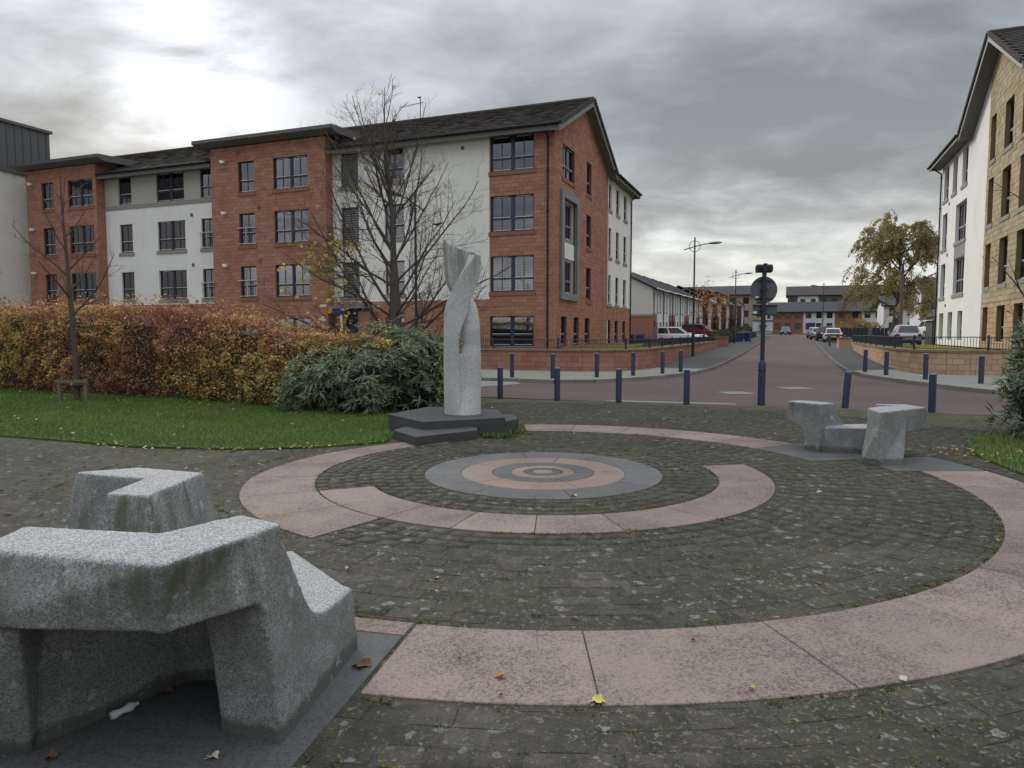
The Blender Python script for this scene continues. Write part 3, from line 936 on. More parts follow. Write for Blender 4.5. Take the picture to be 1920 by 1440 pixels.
def blades(name, poly, n, h, cols, wts, zbase=0.02, seed=0, edge=0.0, jit=0.35, wid=0.006):
    xs = [p[0] for p in poly]; ys = [p[1] for p in poly]
    P = np.c_[rng.uniform(min(xs), max(xs), n * 2), rng.uniform(min(ys), max(ys), n * 2)]
    P = P[in_poly(P[:, 0], P[:, 1], poly)][:n]
    if edge: P = P + rng.normal(0, edge, P.shape)
    m = len(P)
    cl_ = vnoise(P, 0.9, 3) * 0.6 + vnoise(P, 4, 5) * 0.4
    a_ = rng.uniform(0, 2 * pi, m); tl = rng.uniform(0.1, 0.75, m)
    hh = h * (0.5 + cl_) * rng.uniform(0.5, 1.2, m)
    d = np.c_[np.cos(a_) * tl, np.sin(a_) * tl, np.ones(m)]; d = unit(d)
    nrm = np.c_[np.cos(a_), np.sin(a_), np.zeros(m)]
    cen = np.c_[P, np.full(m, zbase)]
    c_ = mixcols(m, cols, wts, jit) * (0.7 + 0.6 * cl_[:, None])
    me = leaf_mesh(name, cen, d, nrm, hh, rng.uniform(0.6, 1.5, m) * wid, c_, M["leaf"])
    return me


gcols = [(0.085, 0.14, 0.038), (0.125, 0.20, 0.054), (0.14, 0.185, 0.06), (0.22, 0.20, 0.09)]
near_lawn = [(-1.1, 15.2), (-1.6, 14.3), (-2.3, 13.4), (-2.05, 11.7), (-2.45, 11.35), (-3.3, 11.0), (-4.2, 10.85), (-6.0, 11.1), (-7.5, 11.75), (-9.2, 12.4), (-12, 13.2), (-17, 22.6), (-7.8, 19.2), (-4.6, 17.3)]
o = put("lawn_grass", blades("lawn_grass", near_lawn, 95000, 0.065, gcols, [4, 4, 2, 0.6], edge=0.05, wid=0.011)); tag(o, "short green grass covering the lawn below the hedge", "grass", kind="stuff")
o = put("patch_grass", blades("patch_grass", patch_poly, 26000, 0.09, gcols, [4, 3, 2, 1.5], edge=0.07, wid=0.010)); tag(o, "grass growing at the foot of the dark green shrub on the right", "grass", kind="stuff")

# weeds and moss cushions in the joints of the paving
pts = []
for _ in range(15000):
    an = random.uniform(0, 2 * pi)
    rr = random.choice((5.81, 5.84, 4.90, 4.9, 2.18, 2.86, 3.9, 6.4, 6.9)) + random.gauss(0, 0.015) if random.random() < 0.38 else random.choice(rows)[1] + 0.004
    x, y = CX + rr * math.cos(an), CY + rr * math.sin(an)
    if y < 1.6 or on_slab(rr, math.degrees(an) % 360): continue
    pts.append((x, y))
pts = np.array(pts)
keep = vnoise(pts, 1.1, 8) * 0.65 + vnoise(pts, 4.5, 9) * 0.35 > 0.47
pts = pts[keep & ~in_poly(pts[:, 0], pts[:, 1], lawn_poly)]
cen = []; dv = []; ln = []
for x, y in pts:
    kk = random.choice((2, 2, 3, 4, 5, 7, 11)); hs = random.uniform(0.006, 0.026)
    for _ in range(kk):
        an = random.uniform(0, 2 * pi); tl = random.uniform(0.6, 2.2)
        cen.append((x + random.gauss(0, 0.013), y + random.gauss(0, 0.013), -0.003)); dv.append((math.cos(an) * tl, math.sin(an) * tl, 1)); ln.append(hs * random.uniform(0.7, 1.6))
cen = np.array(cen); dv = unit(np.array(dv, float)); nr = np.c_[rng.normal(0, 1, (len(cen), 2)), np.ones(len(cen))]
me = leaf_mesh("paving_weeds", cen, dv, nr, np.array(ln), np.array(ln) * 0.35, mixcols(len(cen), [(0.085, 0.11, 0.022), (0.13, 0.135, 0.03), (0.07, 0.09, 0.02), (0.15, 0.13, 0.05)], [4, 3, 3, 1]), M["leaf"])
tag(put("paving_weeds", me), "small tufts of moss and grass growing in the paving joints", "weeds", kind="stuff")

# ------------------------------------------------------------------ granite benches (rounded, carved stone)
def carve(name, prisms, parent, mat, voxel=0.014, smooth=5, extra=None):
    m_ = MB()
    if extra: extra(m_)
    for bot, zb, top, zt in prisms: m_.prism(bot, zb, zt, top)
    me0 = m_.mesh("raw", mat)
    bmx = bmesh.new(); bmx.from_mesh(me0); bmesh.ops.recalc_face_normals(bmx, faces=bmx.faces); bmx.to_mesh(me0); bmx.free()
    o = bpy.data.objects.new(name, me0); C.objects.link(o)
    rm = o.modifiers.new("r", "REMESH"); rm.mode = "VOXEL"; rm.voxel_size = voxel
    sm = o.modifiers.new("s", "SMOOTH"); sm.factor = 0.5; sm.iterations = smooth
    dg = bpy.context.evaluated_depsgraph_get()
    me = bpy.data.meshes.new_from_object(o.evaluated_get(dg)); me.name = name
    o.modifiers.clear(); o.data = me; me.shade_smooth()
    me.materials.clear(); me.materials.append(mat)
    o.parent = parent
    return o


b1 = thing("granite_bench", "large sculpted grey granite bench in the near corner of the paved circle with algae stains", "bench", (0, 0, 0), 0, "carved granite benches round the circle")
near = [
    # two arms of the raised chevron
    ([(-2.10, 2.64), (-1.33, 2.60), (-1.52, 3.02), (-2.16, 3.10)], 0.67, [(-2.13, 2.74), (-1.275, 2.54), (-1.50, 2.97), (-2.15, 3.08)], 0.955),
    ([(-1.33, 2.60), (-1.062, 2.92), (-1.035, 3.12), (-1.27, 3.30), (-1.52, 3.02)], 0.655, [(-1.275, 2.54), (-1.095, 2.93), (-1.03, 3.12), (-1.27, 3.28), (-1.50, 2.97)], 0.955),
    ([(-1.30, 3.75), (-0.90, 3.90), (-1.45, 4.62), (-1.85, 4.30)], -0.02, [(-1.30, 3.75), (-0.905, 3.88), (-1.45, 4.60), (-1.85, 4.28)], 0.375),
    # left leg and the wall under the chevron
    ([(-2.42, 2.80), (-2.06, 2.93), (-2.11, 3.06), (-2.45, 3.02)], -0.02, [(-2.14, 2.68), (-1.90, 2.66), (-1.99, 2.95), (-2.14, 3.02)], 0.74),
    ([(-2.30, 2.95), (-2.075, 2.95), (-1.60, 3.66), (-1.95, 3.85)], -0.02, [(-2.16, 2.95), (-2.03, 2.94), (-1.60, 3.46), (-1.95, 3.7)], 0.68),
    ([(-1.95, 3.56), (-1.55, 3.56), (-1.20, 3.70), (-1.26, 4.0), (-1.9, 3.95)], -0.02, [(-1.95, 3.4), (-1.55, 3.38), (-1.27, 3.30), (-1.28, 3.5), (-1.9, 3.7)], 0.66),
    ([(-1.98, 3.55), (-1.60, 3.45), (-1.28, 3.2), (-1.5, 2.95), (-2.1, 3.0)], 0.60, [(-1.95, 3.4), (-1.60, 3.4), (-1.28, 3.2), (-1.5, 2.95), (-2.1, 3.0)], 0.70),
]


def side_profile(m_):
    """right leg flowing down into the low seat: a side profile given thickness"""
    prof = [(2.985, -0.03), (2.955, 0.35), (2.92, 0.66), (2.97, 0.93), (3.10, 0.95), (3.17, 0.88), (3.235, 0.74), (3.29, 0.60), (3.345, 0.50), (3.41, 0.43), (3.50, 0.395), (3.62, 0.38), (3.92, 0.365), (3.95, -0.02)]
    r_, l_ = [], []
    for y_, z_ in prof:
        xr = -0.995 + 0.13 * (y_ - 3.03) - 0.075 * max(0, z_ - 0.1) - 0.05 * max(0, z_ - 0.6)
        r_.append((xr, y_, z_)); l_.append((xr - 0.31, y_ + 0.10, z_))
    n = len(prof); b = len(m_.v); m_.v += r_ + l_
    m_.f.append(tuple(b + i for i in range(n))); m_.f.append(tuple(b + n + i for i in reversed(range(n))))
    for i in range(n):
        j = (i + 1) % n; m_.f.append((b + i, b + n + i, b + n + j, b + j))
    m_.mi += [0] * (n + 2); m_.t += [0.5] * (n + 2)


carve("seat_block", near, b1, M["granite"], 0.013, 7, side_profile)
farp = [
    ([(-1.84, 3.60), (-2.24, 3.64), (-2.22, 4.12), (-1.80, 4.38)], 0.55, [(-1.91, 3.68), (-2.16, 3.72), (-2.16, 4.12), (-1.89, 4.30)], 0.95),
    ([(-1.80, 4.38), (-2.22, 4.02), (-2.84, 4.16), (-2.78, 4.36), (-2.40, 4.62)], -0.02, [(-1.89, 4.30), (-2.16, 4.12), (-2.50, 4.23), (-2.69, 4.31), (-2.38, 4.47)], 0.95),
    ([(-1.92, 3.85), (-2.2, 3.88), (-2.22, 4.2), (-1.85, 4.35)], -0.02, [(-1.88, 3.8), (-2.2, 3.8), (-2.2, 4.12), (-1.85, 4.32)], 0.62),
]
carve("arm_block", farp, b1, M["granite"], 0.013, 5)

b2 = thing("granite_bench", "smaller pale granite bench with a curved seat in front of the blue bollards", "bench", (0, 0, 0), 0, "carved granite benches round the circle")
def left_end(m_):
    """T shaped end: profile in its front face, given a thickness that widens towards the seat"""
    prof = [(0.0, -0.02), (0.27, -0.02), (0.275, 0.26), (0.31, 0.33), (0.62, 0.45), (0.575, 0.742), (0.0, 0.742), (-0.005, 0.66), (-0.008, 0.60), (-0.011, 0.55), (-0.014, 0.50), (-0.016, 0.46), (-0.018, 0.42), (-0.02, 0.385), (-0.02, 0.3)]
    n = len(prof); b = len(m_.v)
    for back in (0, 1):
        for u, z in prof:
            w_ = 0.0 if not back else 0.32 + 0.12 * max(0, 0.74 - z) + 2.6 * max(0, 0.64 - max(z, 0.37)) ** 1.7
            m_.v.append((4.64 - 0.53 * u + 0.85 * w_, 10.60 + 0.85 * u + 0.53 * w_, z))
    m_.f.append(tuple(b + i for i in range(n))); m_.f.append(tuple(b + n + i for i in reversed(range(n))))
    for i in range(n):
        j = (i + 1) % n; m_.f.append((b + i, b + n + i, b + n + j, b + j))
    m_.mi += [0] * (n + 2); m_.t += [0.5] * (n + 2)


lft = [([(4.64, 10.63), (5.28, 10.46), (5.66, 10.66), (5.62, 11.1), (4.95, 11.02)], -0.02, [(4.66, 10.64), (5.28, 10.52), (5.66, 10.72), (5.60, 11.05), (4.95, 11.0)], 0.385)]
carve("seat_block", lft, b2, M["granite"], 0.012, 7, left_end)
rgt = [
    ([(4.85, 9.78), (4.97, 9.50), (5.34, 9.56), (5.40, 9.95), (5.10, 10.20)], -0.02, [(5.02, 9.95), (4.968, 9.50), (5.52, 9.86), (5.48, 10.15), (5.18, 10.12)], 0.58),
    ([(4.98, 9.86), (4.97, 9.50), (6.13, 10.31), (5.80, 10.46), (5.18, 10.16)], 0.40, [(5.06, 10.05), (4.96, 9.49), (5.94, 10.14), (5.74, 10.41), (5.31, 10.27)], 0.742),
    ([(6.13, 10.31), (6.02, 10.58), (5.62, 10.74), (5.46, 10.56), (5.78, 10.38)], 0.42, [(5.94, 10.14), (5.87, 10.56), (5.47, 10.64), (5.44, 10.53), (5.74, 10.41)], 0.742),
]
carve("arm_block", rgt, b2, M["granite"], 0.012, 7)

# ------------------------------------------------------------------ plinth and twisted granite sculpture
pt = thing("sculpture_plinth", "stepped dark slate plinth carrying the twisted granite sculpture", "plinth", (-1.1, 13.1, 0))
off = (1.1, -13.1, 0)


def bevel_slab(poly, z0, z1, bv=0.012):
    m_ = MB(); cx = sum(p[0] for p in poly) / len(poly); cy = sum(p[1] for p in poly) / len(poly)
    top = []
    for p in poly:
        d = math.hypot(p[0] - cx, p[1] - cy); top.append((cx + (p[0] - cx) * (1 - bv / d), cy + (p[1] - cy) * (1 - bv / d)))
    m_.prism(poly, z0, z1 - bv * 0.7); m_.prism(poly, z1 - bv * 0.7, z1, top)
    return m_


bevel_slab([(-2.31, 13.17), (-1.52, 12.0), (-0.12, 12.62), (-0.28, 14.0), (-1.7, 14.5)], -0.03, 0.30).build("step", M["slate"], pt, False, off)
bevel_slab([(-2.02, 12.02), (-1.54, 11.2), (-0.59, 12.0), (-0.62, 12.42), (-1.55, 12.03), (-1.86, 12.5)], -0.03, 0.158).build("step", M["slate"], pt, False, off)
bevel_slab([(-0.115, 12.78), (0.12, 13.2), (0.02, 13.85), (-0.26, 13.9)], -0.03, 0.21).build("step", M["slate"], pt, False, off)


def sculpture():
    Z = [0, 0.8, 1.10, 1.28, 1.44, 1.58, 1.75, 1.90, 2.05, 2.15, 2.25, 2.42, 2.6, 2.9, 3.2]
    A1 = [95, 105, 118, 130, 142, 155, 178, 196, 212, 224, 236, 254, 272, 316, 345]
    B1 = [266, 262, 260, 258, 262, 270, 282, 290, 297, 303, 311, 332, 350, 366, 378]
    A2_ = [-94, -98, -102, -82, -85, -94, -80, -56, -18, 16, 46, 42, 30, 14, 8]
    B2 = [98, 92, 86, 86, 90, 97, 105, 112, 119, 124, 133, 154, 169, 184, 197]
    m_ = MB()
    nz, na = 96, 26
    def band(A, B, ztop, rec=False):
        zs = [i / (nz - 1) for i in range(nz)]
        grid = {}
        for lay in (0, 1):
            for i in range(nz):
                for j in range(na):
                    u = j / (na - 1)
                    # the top edge slopes: heights are stretched per angle
                    z = zs[i] * 3.2
                    zz = zs[i] * ztop(np.interp(3.0, Z, A) * (1 - u) + np.interp(3.0, Z, B) * u)
                    aa = np.interp(zz, Z, A) * (1 - u) + np.interp(zz, Z, B) * u
                    bulge = 1.0 + 0.02 * math.sin(zz * 2.2) - 0.03 * max(0, 0.5 - zz)
                    ro = 0.345 * bulge
                    edge = min(u, 1 - u) * 2
                    th = (0.125 if not rec else 0.125 - 0.075 * max(0, min(1, (zz - 1.9) / 0.9))) + (0 if rec else 0.06 * max(0, 1 - u / 0.3) * max(0, min(1, (zz - 1.9) / 0.3)))
                    if rec: ro -= 0.18 * max(0, 1 - u / 0.66) ** 1.5 * min(1, zz / 0.5) * max(0, min(1, (2.55 - zz) / 0.35))
                    else: ro -= 0.05 * max(0, 1 - (1 - u) / 0.25) ** 2 * max(0, min(1, (1.5 - zz) / 0.8)) * min(1, zz / 0.5)
                    r_ = ro if lay == 0 else ro - th
                    a = R(aa)
                    m_.v.append((r_ * math.cos(a), r_ * math.sin(a) * 0.95, zz))
        b = len(m_.v) - 2 * nz * na
        idx = lambda l, i, j: b + l * nz * na + i * na + j
        add = lambda *q: (m_.f.append(q), m_.mi.append(0), m_.t.append(0.5))
        for i in range(nz - 1):
            for j in range(na - 1):
                add(idx(0, i, j), idx(0, i, j + 1), idx(0, i + 1, j + 1), idx(0, i + 1, j))
                add(idx(1, i, j), idx(1, i + 1, j), idx(1, i + 1, j + 1), idx(1, i, j + 1))
            for j in (0, na - 1):
                q = (idx(0, i, j), idx(0, i + 1, j), idx(1, i + 1, j), idx(1, i, j)); add(*(q if j == 0 else q[::-1]))
        for j in range(na - 1):
            add(idx(0, 0, j), idx(1, 0, j), idx(1, 0, j + 1), idx(0, 0, j + 1))
            add(idx(0, nz - 1, j), idx(0, nz - 1, j + 1), idx(1, nz - 1, j + 1), idx(1, nz - 1, j))
    band(A1, B1, lambda a: 2.93)
    band(A2_, B2, lambda a: 2.96 + 0.26 * max(0, min(1, (a - 14) / 170)), True)
    m_.prism([(0.24 * math.cos(k * pi / 12), 0.22 * math.sin(k * pi / 12)) for k in range(24)], -0.01, 1.12, [(0.17 * math.cos(k * pi / 12), 0.2 * math.sin(k * pi / 12)) for k in range(24)])
    me0 = m_.mesh("raw", M["sculpt"])
    bmx = bmesh.new(); bmx.from_mesh(me0); bmesh.ops.recalc_face_normals(bmx, faces=bmx.faces); bmx.to_mesh(me0); bmx.free()
    o = bpy.data.objects.new("twisted_sculpture", me0); C.objects.link(o)
    rm = o.modifiers.new("r", "REMESH"); rm.mode = "VOXEL"; rm.voxel_size = 0.0105
    sm = o.modifiers.new("s", "SMOOTH"); sm.factor = 0.5; sm.iterations = 2
    me = bpy.data.meshes.new_from_object(o.evaluated_get(bpy.context.evaluated_depsgraph_get())); me.name = "twisted_sculpture"
    o.modifiers.clear(); o.data = me; me.materials.clear(); me.materials.append(M["sculpt"]); me.shade_smooth()
    try: me.set_sharp_from_angle(angle=R(50))
    except Exception: pass
    o.location = (-0.92, 13.2, 0.298)
    tag(o, "tall twisted grey granite sculpture with a slot through it on the dark plinth", "sculpture")


sculpture()

# ------------------------------------------------------------------ buildings: facades with real openings
class Facade:
    """plane of a wall in grid coordinates: u runs along it, d is the distance in front of it"""
    def __init__(self, axis, c, sign): self.axis, self.c, self.sign = axis, c, sign
    def p(self, u, d, z): return (u, self.c + self.sign * d, z) if self.axis == "t" else (self.c + self.sign * d, u, z)
    def box(self, mb_, u0, u1, d0, d1, z0, z1, mi=0, t=0.5, skip=()):
        a, b_ = self.p(u0, d0, z0), self.p(u1, d1, z1)
        mb_.box(a[0], b_[0], a[1], b_[1], z0, z1, mi, t, skip)
    def quad(self, mb_, u0, u1, d, z0, z1, mi=0, t=0.5):
        mb_.face([self.p(u0, d, z0), self.p(u1, d, z0), self.p(u1, d, z1), self.p(u0, d, z1)], mi, t)


def wall_rect(mb_, F, u0, u1, z0, z1, ops, depth=0.16, mi=0, top=None):
    us = sorted({u0, u1} | {min(max(x, u0), u1) for o_ in ops for x in o_[:2]})
    zs = sorted({z0, z1} | {min(max(x, z0), z1) for o_ in ops for x in o_[2:4]})
    for a, b_ in zip(us[:-1], us[1:]):
        for c, d in zip(zs[:-1], zs[1:]):
            um, zm = (a + b_) / 2, (c + d) / 2
            if any(o_[0] < um < o_[1] and o_[2] < zm < o_[3] for o_ in ops): continue
            F.quad(mb_, a, b_, 0, c, d, mi)
    for o_ in ops:
        if o_[0] < u0 - 0.01 or o_[1] > u1 + 0.01 or o_[2] < z0 - 0.01 or o_[3] > z1 + 0.01: continue
        a, b_, c, d = o_[:4]
        for q in (((a, 0, c), (a, -depth, c), (a, -depth, d), (a, 0, d)), ((b_, 0, c), (b_, -depth, c), (b_, -depth, d), (b_, 0, d)),
                  ((a, 0, c), (b_, 0, c), (b_, -depth, c), (a, -depth, c)), ((a, 0, d), (b_, 0, d), (b_, -depth, d), (a, -depth, d))):
            mb_.face([F.p(*k) for k in q], mi)


def stone_blocks(F, u0, u1, z0, z1, ops, course=0.195, length=0.43, gap=0.012, proud=0.012, rake=None):
    """list of (u0,u1,z0,z1,(ztop at u0, ztop at u1)) blocks laid in courses, cut round the openings"""
    out = []
    zl = []; k = 0; z = z0
    while z < z1 - 0.02:
        zl.append((z, min(z + course, z1), k)); z += course; k += 1
    for za, zb, k in zl:
        cuts = sorted({za, zb} | {o_[i] for o_ in ops for i in (2, 3) if za + 0.01 < o_[i] < zb - 0.01})
        for c, d in zip(cuts[:-1], cuts[1:]):
            zm = (c + d) / 2
            iv = [(u0, u1)]
            for o_ in ops:
                if o_[2] < zm < o_[3]:
                    nv = []
                    for a, b_ in iv:
                        if o_[1] <= a or o_[0] >= b_: nv.append((a, b_)); continue
                        if o_[0] > a: nv.append((a, o_[0]))
                        if o_[1] < b_: nv.append((o_[1], b_))
                    iv = nv
            for a, b_ in iv:
                st = math.floor(a / length) * length + (length / 2 if k % 2 else 0)
                if st > a: st -= length
                x = st
                while x < b_ - 0.005:
                    l_, r_ = max(x, a), min(x + length, b_); x += length
                    if r_ - l_ < 0.03: continue
                    l2, r2, c2, d2 = l_ + gap / 2, r_ - gap / 2, c + (gap / 2 if c == za else 0), d - (gap / 2 if d == zb else 0)
                    tl, tr = d2, d2
                    if rake:
                        tl, tr = min(d2, rake(l2)), min(d2, rake(r2))
                        if tl <= c2 + 0.01 and tr <= c2 + 0.01: continue
                        tl, tr = max(tl, c2 + 0.004), max(tr, c2 + 0.004)
                    out.append((l2, r2, c2, tl, tr))
    return out


def block_hexa(mb_, F, bl, proud, t=0.5):
    l, r_, c, tl, tr = bl
    e = 0.004
    mb_.hexa([F.p(l, -0.03, c), F.p(r_, -0.03, c), F.p(r_, proud, c), F.p(l, proud, c), F.p(l, -0.03, tl), F.p(r_, -0.03, tr), F.p(r_, proud, tr), F.p(l, proud, tl)], 0, t, skip=())


def blocks_mesh(F, blist, mat, parent, off, name="stone_courses", proud=0.012):
    m_ = MB()
    for bl in blist: block_hexa(m_, F, bl, proud * random.uniform(0.5, 1.3), random.random())
    o = m_.build(name, mat, parent, False, off); o["kind"] = "stuff"
    return o


def window(bld, off, F, u0, u1, z0, z1, kind="double", frame="dark_frame", sill="sill_red", rec=0.12, room=None, name="window"):
    fr = MB(); w = 0.065; d0, d1 = -rec - 0.05, -rec + 0.02
    B = lambda a, b_, c, d, e0=d0, e1=d1, mi=0: F.box(fr, a, b_, e0, e1, c, d, mi)
    B(u0 + .002, u0 + w, z0 + .002, z1 - .002); B(u1 - w, u1 - .002, z0 + .002, z1 - .002)
    B(u0 + w, u1 - w, z0 + .002, z0 + w); B(u0 + w, u1 - w, z1 - w, z1 - .002)
    tr = z0 + (z1 - z0) * 0.37
    um = (u0 + u1) / 2
    cols = [(u0 + w, u1 - w)]
    if kind in ("double", "wide"):
        B(um - 0.085, um + 0.085, z0 + w, z1 - w, d0, d1 + 0.006); cols = [(u0 + w, um - 0.085), (um + 0.085, u1 - w)]
    panes = []
    for a, b_ in cols:
        if kind == "louvre":
            n = 14; h = (z1 - z0 - 2 * w) / n
            for i in range(n): B(a, b_, z0 + w + i * h, z0 + w + (i + 0.72) * h, d0 + 0.01, d1 - 0.012 + 0.0, 2)
            continue
        B(a, b_, tr - 0.045, tr + 0.045)
        F.box(fr, a + 0.03, b_ - 0.03, d1, d1 + 0.012, tr + 0.046, tr + 0.066, 1)  # pale strips painted in for sky reflection on the sash bottom edges
        F.box(fr, a + 0.02, b_ - 0.02, d1, d1 + 0.012, z0 + w + 0.002, z0 + w + 0.022, 1)
        if kind in ("double", "single"):
            mid = (a + b_) / 2; B(mid - 0.014, mid + 0.014, z0 + w, tr - 0.045, d0 + 0.02, d1 - 0.012); B(mid - 0.014, mid + 0.014, tr + 0.045, z1 - w, d0 + 0.02, d1 - 0.012)
        if kind in ("double", "wide") and b_ - a > 0.5:
            F.box(fr, a + 0.12, b_ - 0.12, d1, d1 + 0.010, z1 - w + 0.012, z1 - w + 0.034, 1)
        panes += [(a, b_, z0 + w, tr - 0.045), (a, b_, tr + 0.045, z1 - w)]
    o = fr.build(name, [M[frame], M["pvc"], M["trim_grey"]], bld, False, off)
    for a, b_, c, d in panes:
        g = MB(); F.box(g, a, b_, -rec - 0.022, -rec - 0.014, c, d); g.build("pane", M["glass"], o)
    if sill:
        g = MB(); F.box(g, u0 - 0.10, u1 + 0.10, -rec, 0.055, z0 - 0.20, z0 - 0.003); g.build("sill", M[sill], o)
    if room == "blind":
        for a, b_ in cols:
            g = MB(); F.box(g, a, b_, -rec - 0.16, -rec - 0.15, z0 + (z1 - z0) * 0.55, z1 - 0.02); g.build("blind", M["blind"], o)
    elif room == "curtain":
        g = MB()
        for sgn, a in ((1, u0 + 0.03), (-1, u1 - 0.03)):
            wd = (u1 - u0) * 0.27; n = 7
            for i in range(n):
                x0, x1 = a + sgn * wd * i / n, a + sgn * wd * (i + 1) / n
                F.box(g, x0, x1 - sgn * 0.01, -rec - 0.24 - (i % 2) * 0.04, -rec - 0.2 - (i % 2) * 0.04, z0 + 0.02, z1 - 0.02)
        g.build("curtain", M["curtain"], o)
    elif room == "net":
        g = MB(); n = 18
        for i in range(n):
            F.box(g, u0 + .03 + (u1 - u0 - .06) * i / n, u0 + .03 + (u1 - u0 - .06) * (i + 0.93) / n, -rec - 0.25 - (i % 2) * 0.03, -rec - 0.22 - (i % 2) * 0.03, z0 + 0.02, z1 - 0.02)
        g.build("curtain", M["curtain"], o)
    elif room == "shutter":
        for a, b_ in cols:
            g = MB(); n = 20; h = (z1 - z0 - 0.14) / n
            for q in (a, (a + b_) / 2 - 0.035, b_ - 0.04): F.box(g, q, q + 0.055, -rec - 0.14, -rec - 0.11, z0 + 0.06, z1 - 0.06)
            F.box(g, a, b_, -rec - 0.14, -rec - 0.11, tr + 0.05, tr + 0.10)
            for i in range(n): F.box(g, a + 0.05, b_ - 0.04, -rec - 0.145, -rec - 0.115, z0 + 0.07 + i * h, z0 + 0.07 + i * h + h * 0.55)
            g.build("shutter", M["pvc"], o)
    return o


def downpipe(bld, off, F, u, z0, z1, d=0.10, bend=0.0):
    m_ = MB(); pts = [F.p(u, d, z0), F.p(u, d, z1 - 0.5)]
    pts += [F.p(u, d, z1 - 0.45), F.p(u, d + bend, z1)] if bend else [F.p(u, d, z1)]
    m_.tube(pts, 0.045, 8)
    for z in np.arange(z0 + 1, z1 - 0.6, 1.9): m_.tube([F.p(u, d, z - 0.04), F.p(u, d, z + 0.04)], 0.06, 8)
    m_.build("downpipe", M["gutter"], bld, True, off)


def tiled_slope(m_, e0, e1, r0, r1, thick=0.07, course=0.34, wid=0.42, maxn=9000):
    """roof slope with separate overlapping tile courses: e0,e1 eave ends, r0,r1 ridge ends (grid points)"""
    e0, e1, r0, r1 = map(Vector, (e0, e1, r0, r1))
    up = (r0 - e0); nrm = (e1 - e0).cross(up).normalized()
    if nrm.z < 0: nrm = -nrm
    n = max(2, round(up.length / course))
    for i in range(n):
        f0, f1 = i / n, (i + 1) / n
        a0, a1 = e0.lerp(r0, f0), e1.lerp(r1, f0); b0, b1 = e0.lerp(r0, f1), e1.lerp(r1, f1)
        k = max(1, min(round((a1 - a0).length / wid), 160))
        for j in range(k):
            g0, g1 = j / k, (j + 1) / k
            sh = (0.5 / k) if i % 2 else 0
            g0, g1 = min(1, g0 + sh), min(1, g1 + sh)
            if g1 - g0 < 1e-4: continue
            p0, p1, p2, p3 = a0.lerp(a1, g0), a0.lerp(a1, g1), b0.lerp(b1, g1), b0.lerp(b1, g0)
            lift = nrm * (thick + random.uniform(-0.006, 0.006)); low = nrm * 0.03
            t = random.random()
            q0, q1 = p0 + lift, p1 + lift; q2, q3 = p2 + low, p3 + low
            m_.face([tuple(q0), tuple(q1), tuple(q2), tuple(q3)], 0, t)
            m_.face([tuple(p0), tuple(p1), tuple(q1), tuple(q0)], 0, t * 0.5)
    m_.face([tuple(e0), tuple(e1), tuple(r1), tuple(r0)], 0, 0.4)


def verge(m_, a, b_, out, n=26):
    """row of half round verge tiles from a to b"""
    a, b_, out = Vector(a), Vector(b_), Vector(out)
    for i in range(n):
        c = a.lerp(b_, (i + 0.5) / n); l = (b_ - a).length / n * 0.40; d = (b_ - a).normalized() * l
        m_.hexa([tuple(c - d + Vector((0, 0, -0.16))), tuple(c + d * 0.6 + Vector((0, 0, -0.16))), tuple(c + d * 0.6 + out + Vector((0, 0, -0.12))), tuple(c - d + out + Vector((0, 0, -0.12))),
                 tuple(c - d + Vector((0, 0, 0.12))), tuple(c + d + Vector((0, 0, 0.10))), tuple(c + d * 0.9 + out + Vector((0, 0, 0.10))), tuple(c - d + out + Vector((0, 0, 0.12)))])


# ---------------------------------------------------- the red sandstone and white flats on the left
S1, T1, TW = 33.0, -10.7, 32.4
flats, fo = grid_thing("apartment_block", "long four storey block of red sandstone and white flats with brown tiled roof", "block of flats", T1, S1, 1.0)
Ff = Facade("t", S1, -1); Ft = Facade("t", TW, -1); Fg = Facade("s", T1, 1)
ROW = [(3.87, 5.62), (6.82, 8.57), (9.76, 11.45)]
GZ = (1.17, 2.66)
ops_main = []
wins = []


def addw(lst, F, u0, u1, z0, z1, **k): lst.append((u0, u1, z0, z1)); wins.append((F, u0, u1, z0, z1, k))


rooms = {0: "shutter", 1: "blind", 2: None}
for i, (a, b_) in enumerate(ROW):
    addw(ops_main, Ff, -14.0, -11.72, a, b_, kind="double", frame="blue_frame", room=rooms[i])
    addw(ops_main, Ff, -22.8, -21.7, a - 0.1, b_, kind="louvre", sill="sill_grey")
    addw(ops_main, Ff, -20.1, -18.93, a, b_, kind="single", sill="sill_grey", room=None)
addw(ops_main, Ff, -14.05, -11.72, GZ[0], GZ[1], kind="wide", frame="blue_frame", sill=None)
addw(ops_main, Ff, -20.1, -18.93, GZ[0], GZ[1], kind="single", sill=None)
door_op = (-22.6, -21.6, 1.05, 3.1); ops_main.append(door_op)
ops_s2 = []
for i, (a, b_) in enumerate(ROW):
    addw(ops_s2, Ff, -39.22, -38.15, a, b_, kind="single", sill="sill_grey", room=None)
    addw(ops_s2, Ff, -36.08, -33.88, a, b_, kind="double", sill="sill_grey", room=("blind", None, "net")[i])
    addw(ops_s2, Ff, -32.63, -31.57, a, b_, kind="single", sill="sill_grey")
ops_t2 = []; ops_t1 = []
for i, (a, b_) in enumerate(ROW):
    addw(ops_t2, Ft, -29.22, -28.12, a - 0.04, b_ - 0.02, kind="single", room=("blind" if i == 1 else None))
    addw(ops_t2, Ft, -26.78, -24.5, a - 0.04, b_ - 0.02, kind="double", room=(None, "net", "curtain")[i])
    addw(ops_t1, Ft, -45.25, -44.2, a, b_, kind="single")
    addw(ops_t1, Ft, -42.85, -40.58 - 0.12, a, b_, kind="double", room=(None, None, "curtain")[i])
addw(ops_t2, Ft, -29.22, -28.12, GZ[0], GZ[1], kind="single", sill=None)
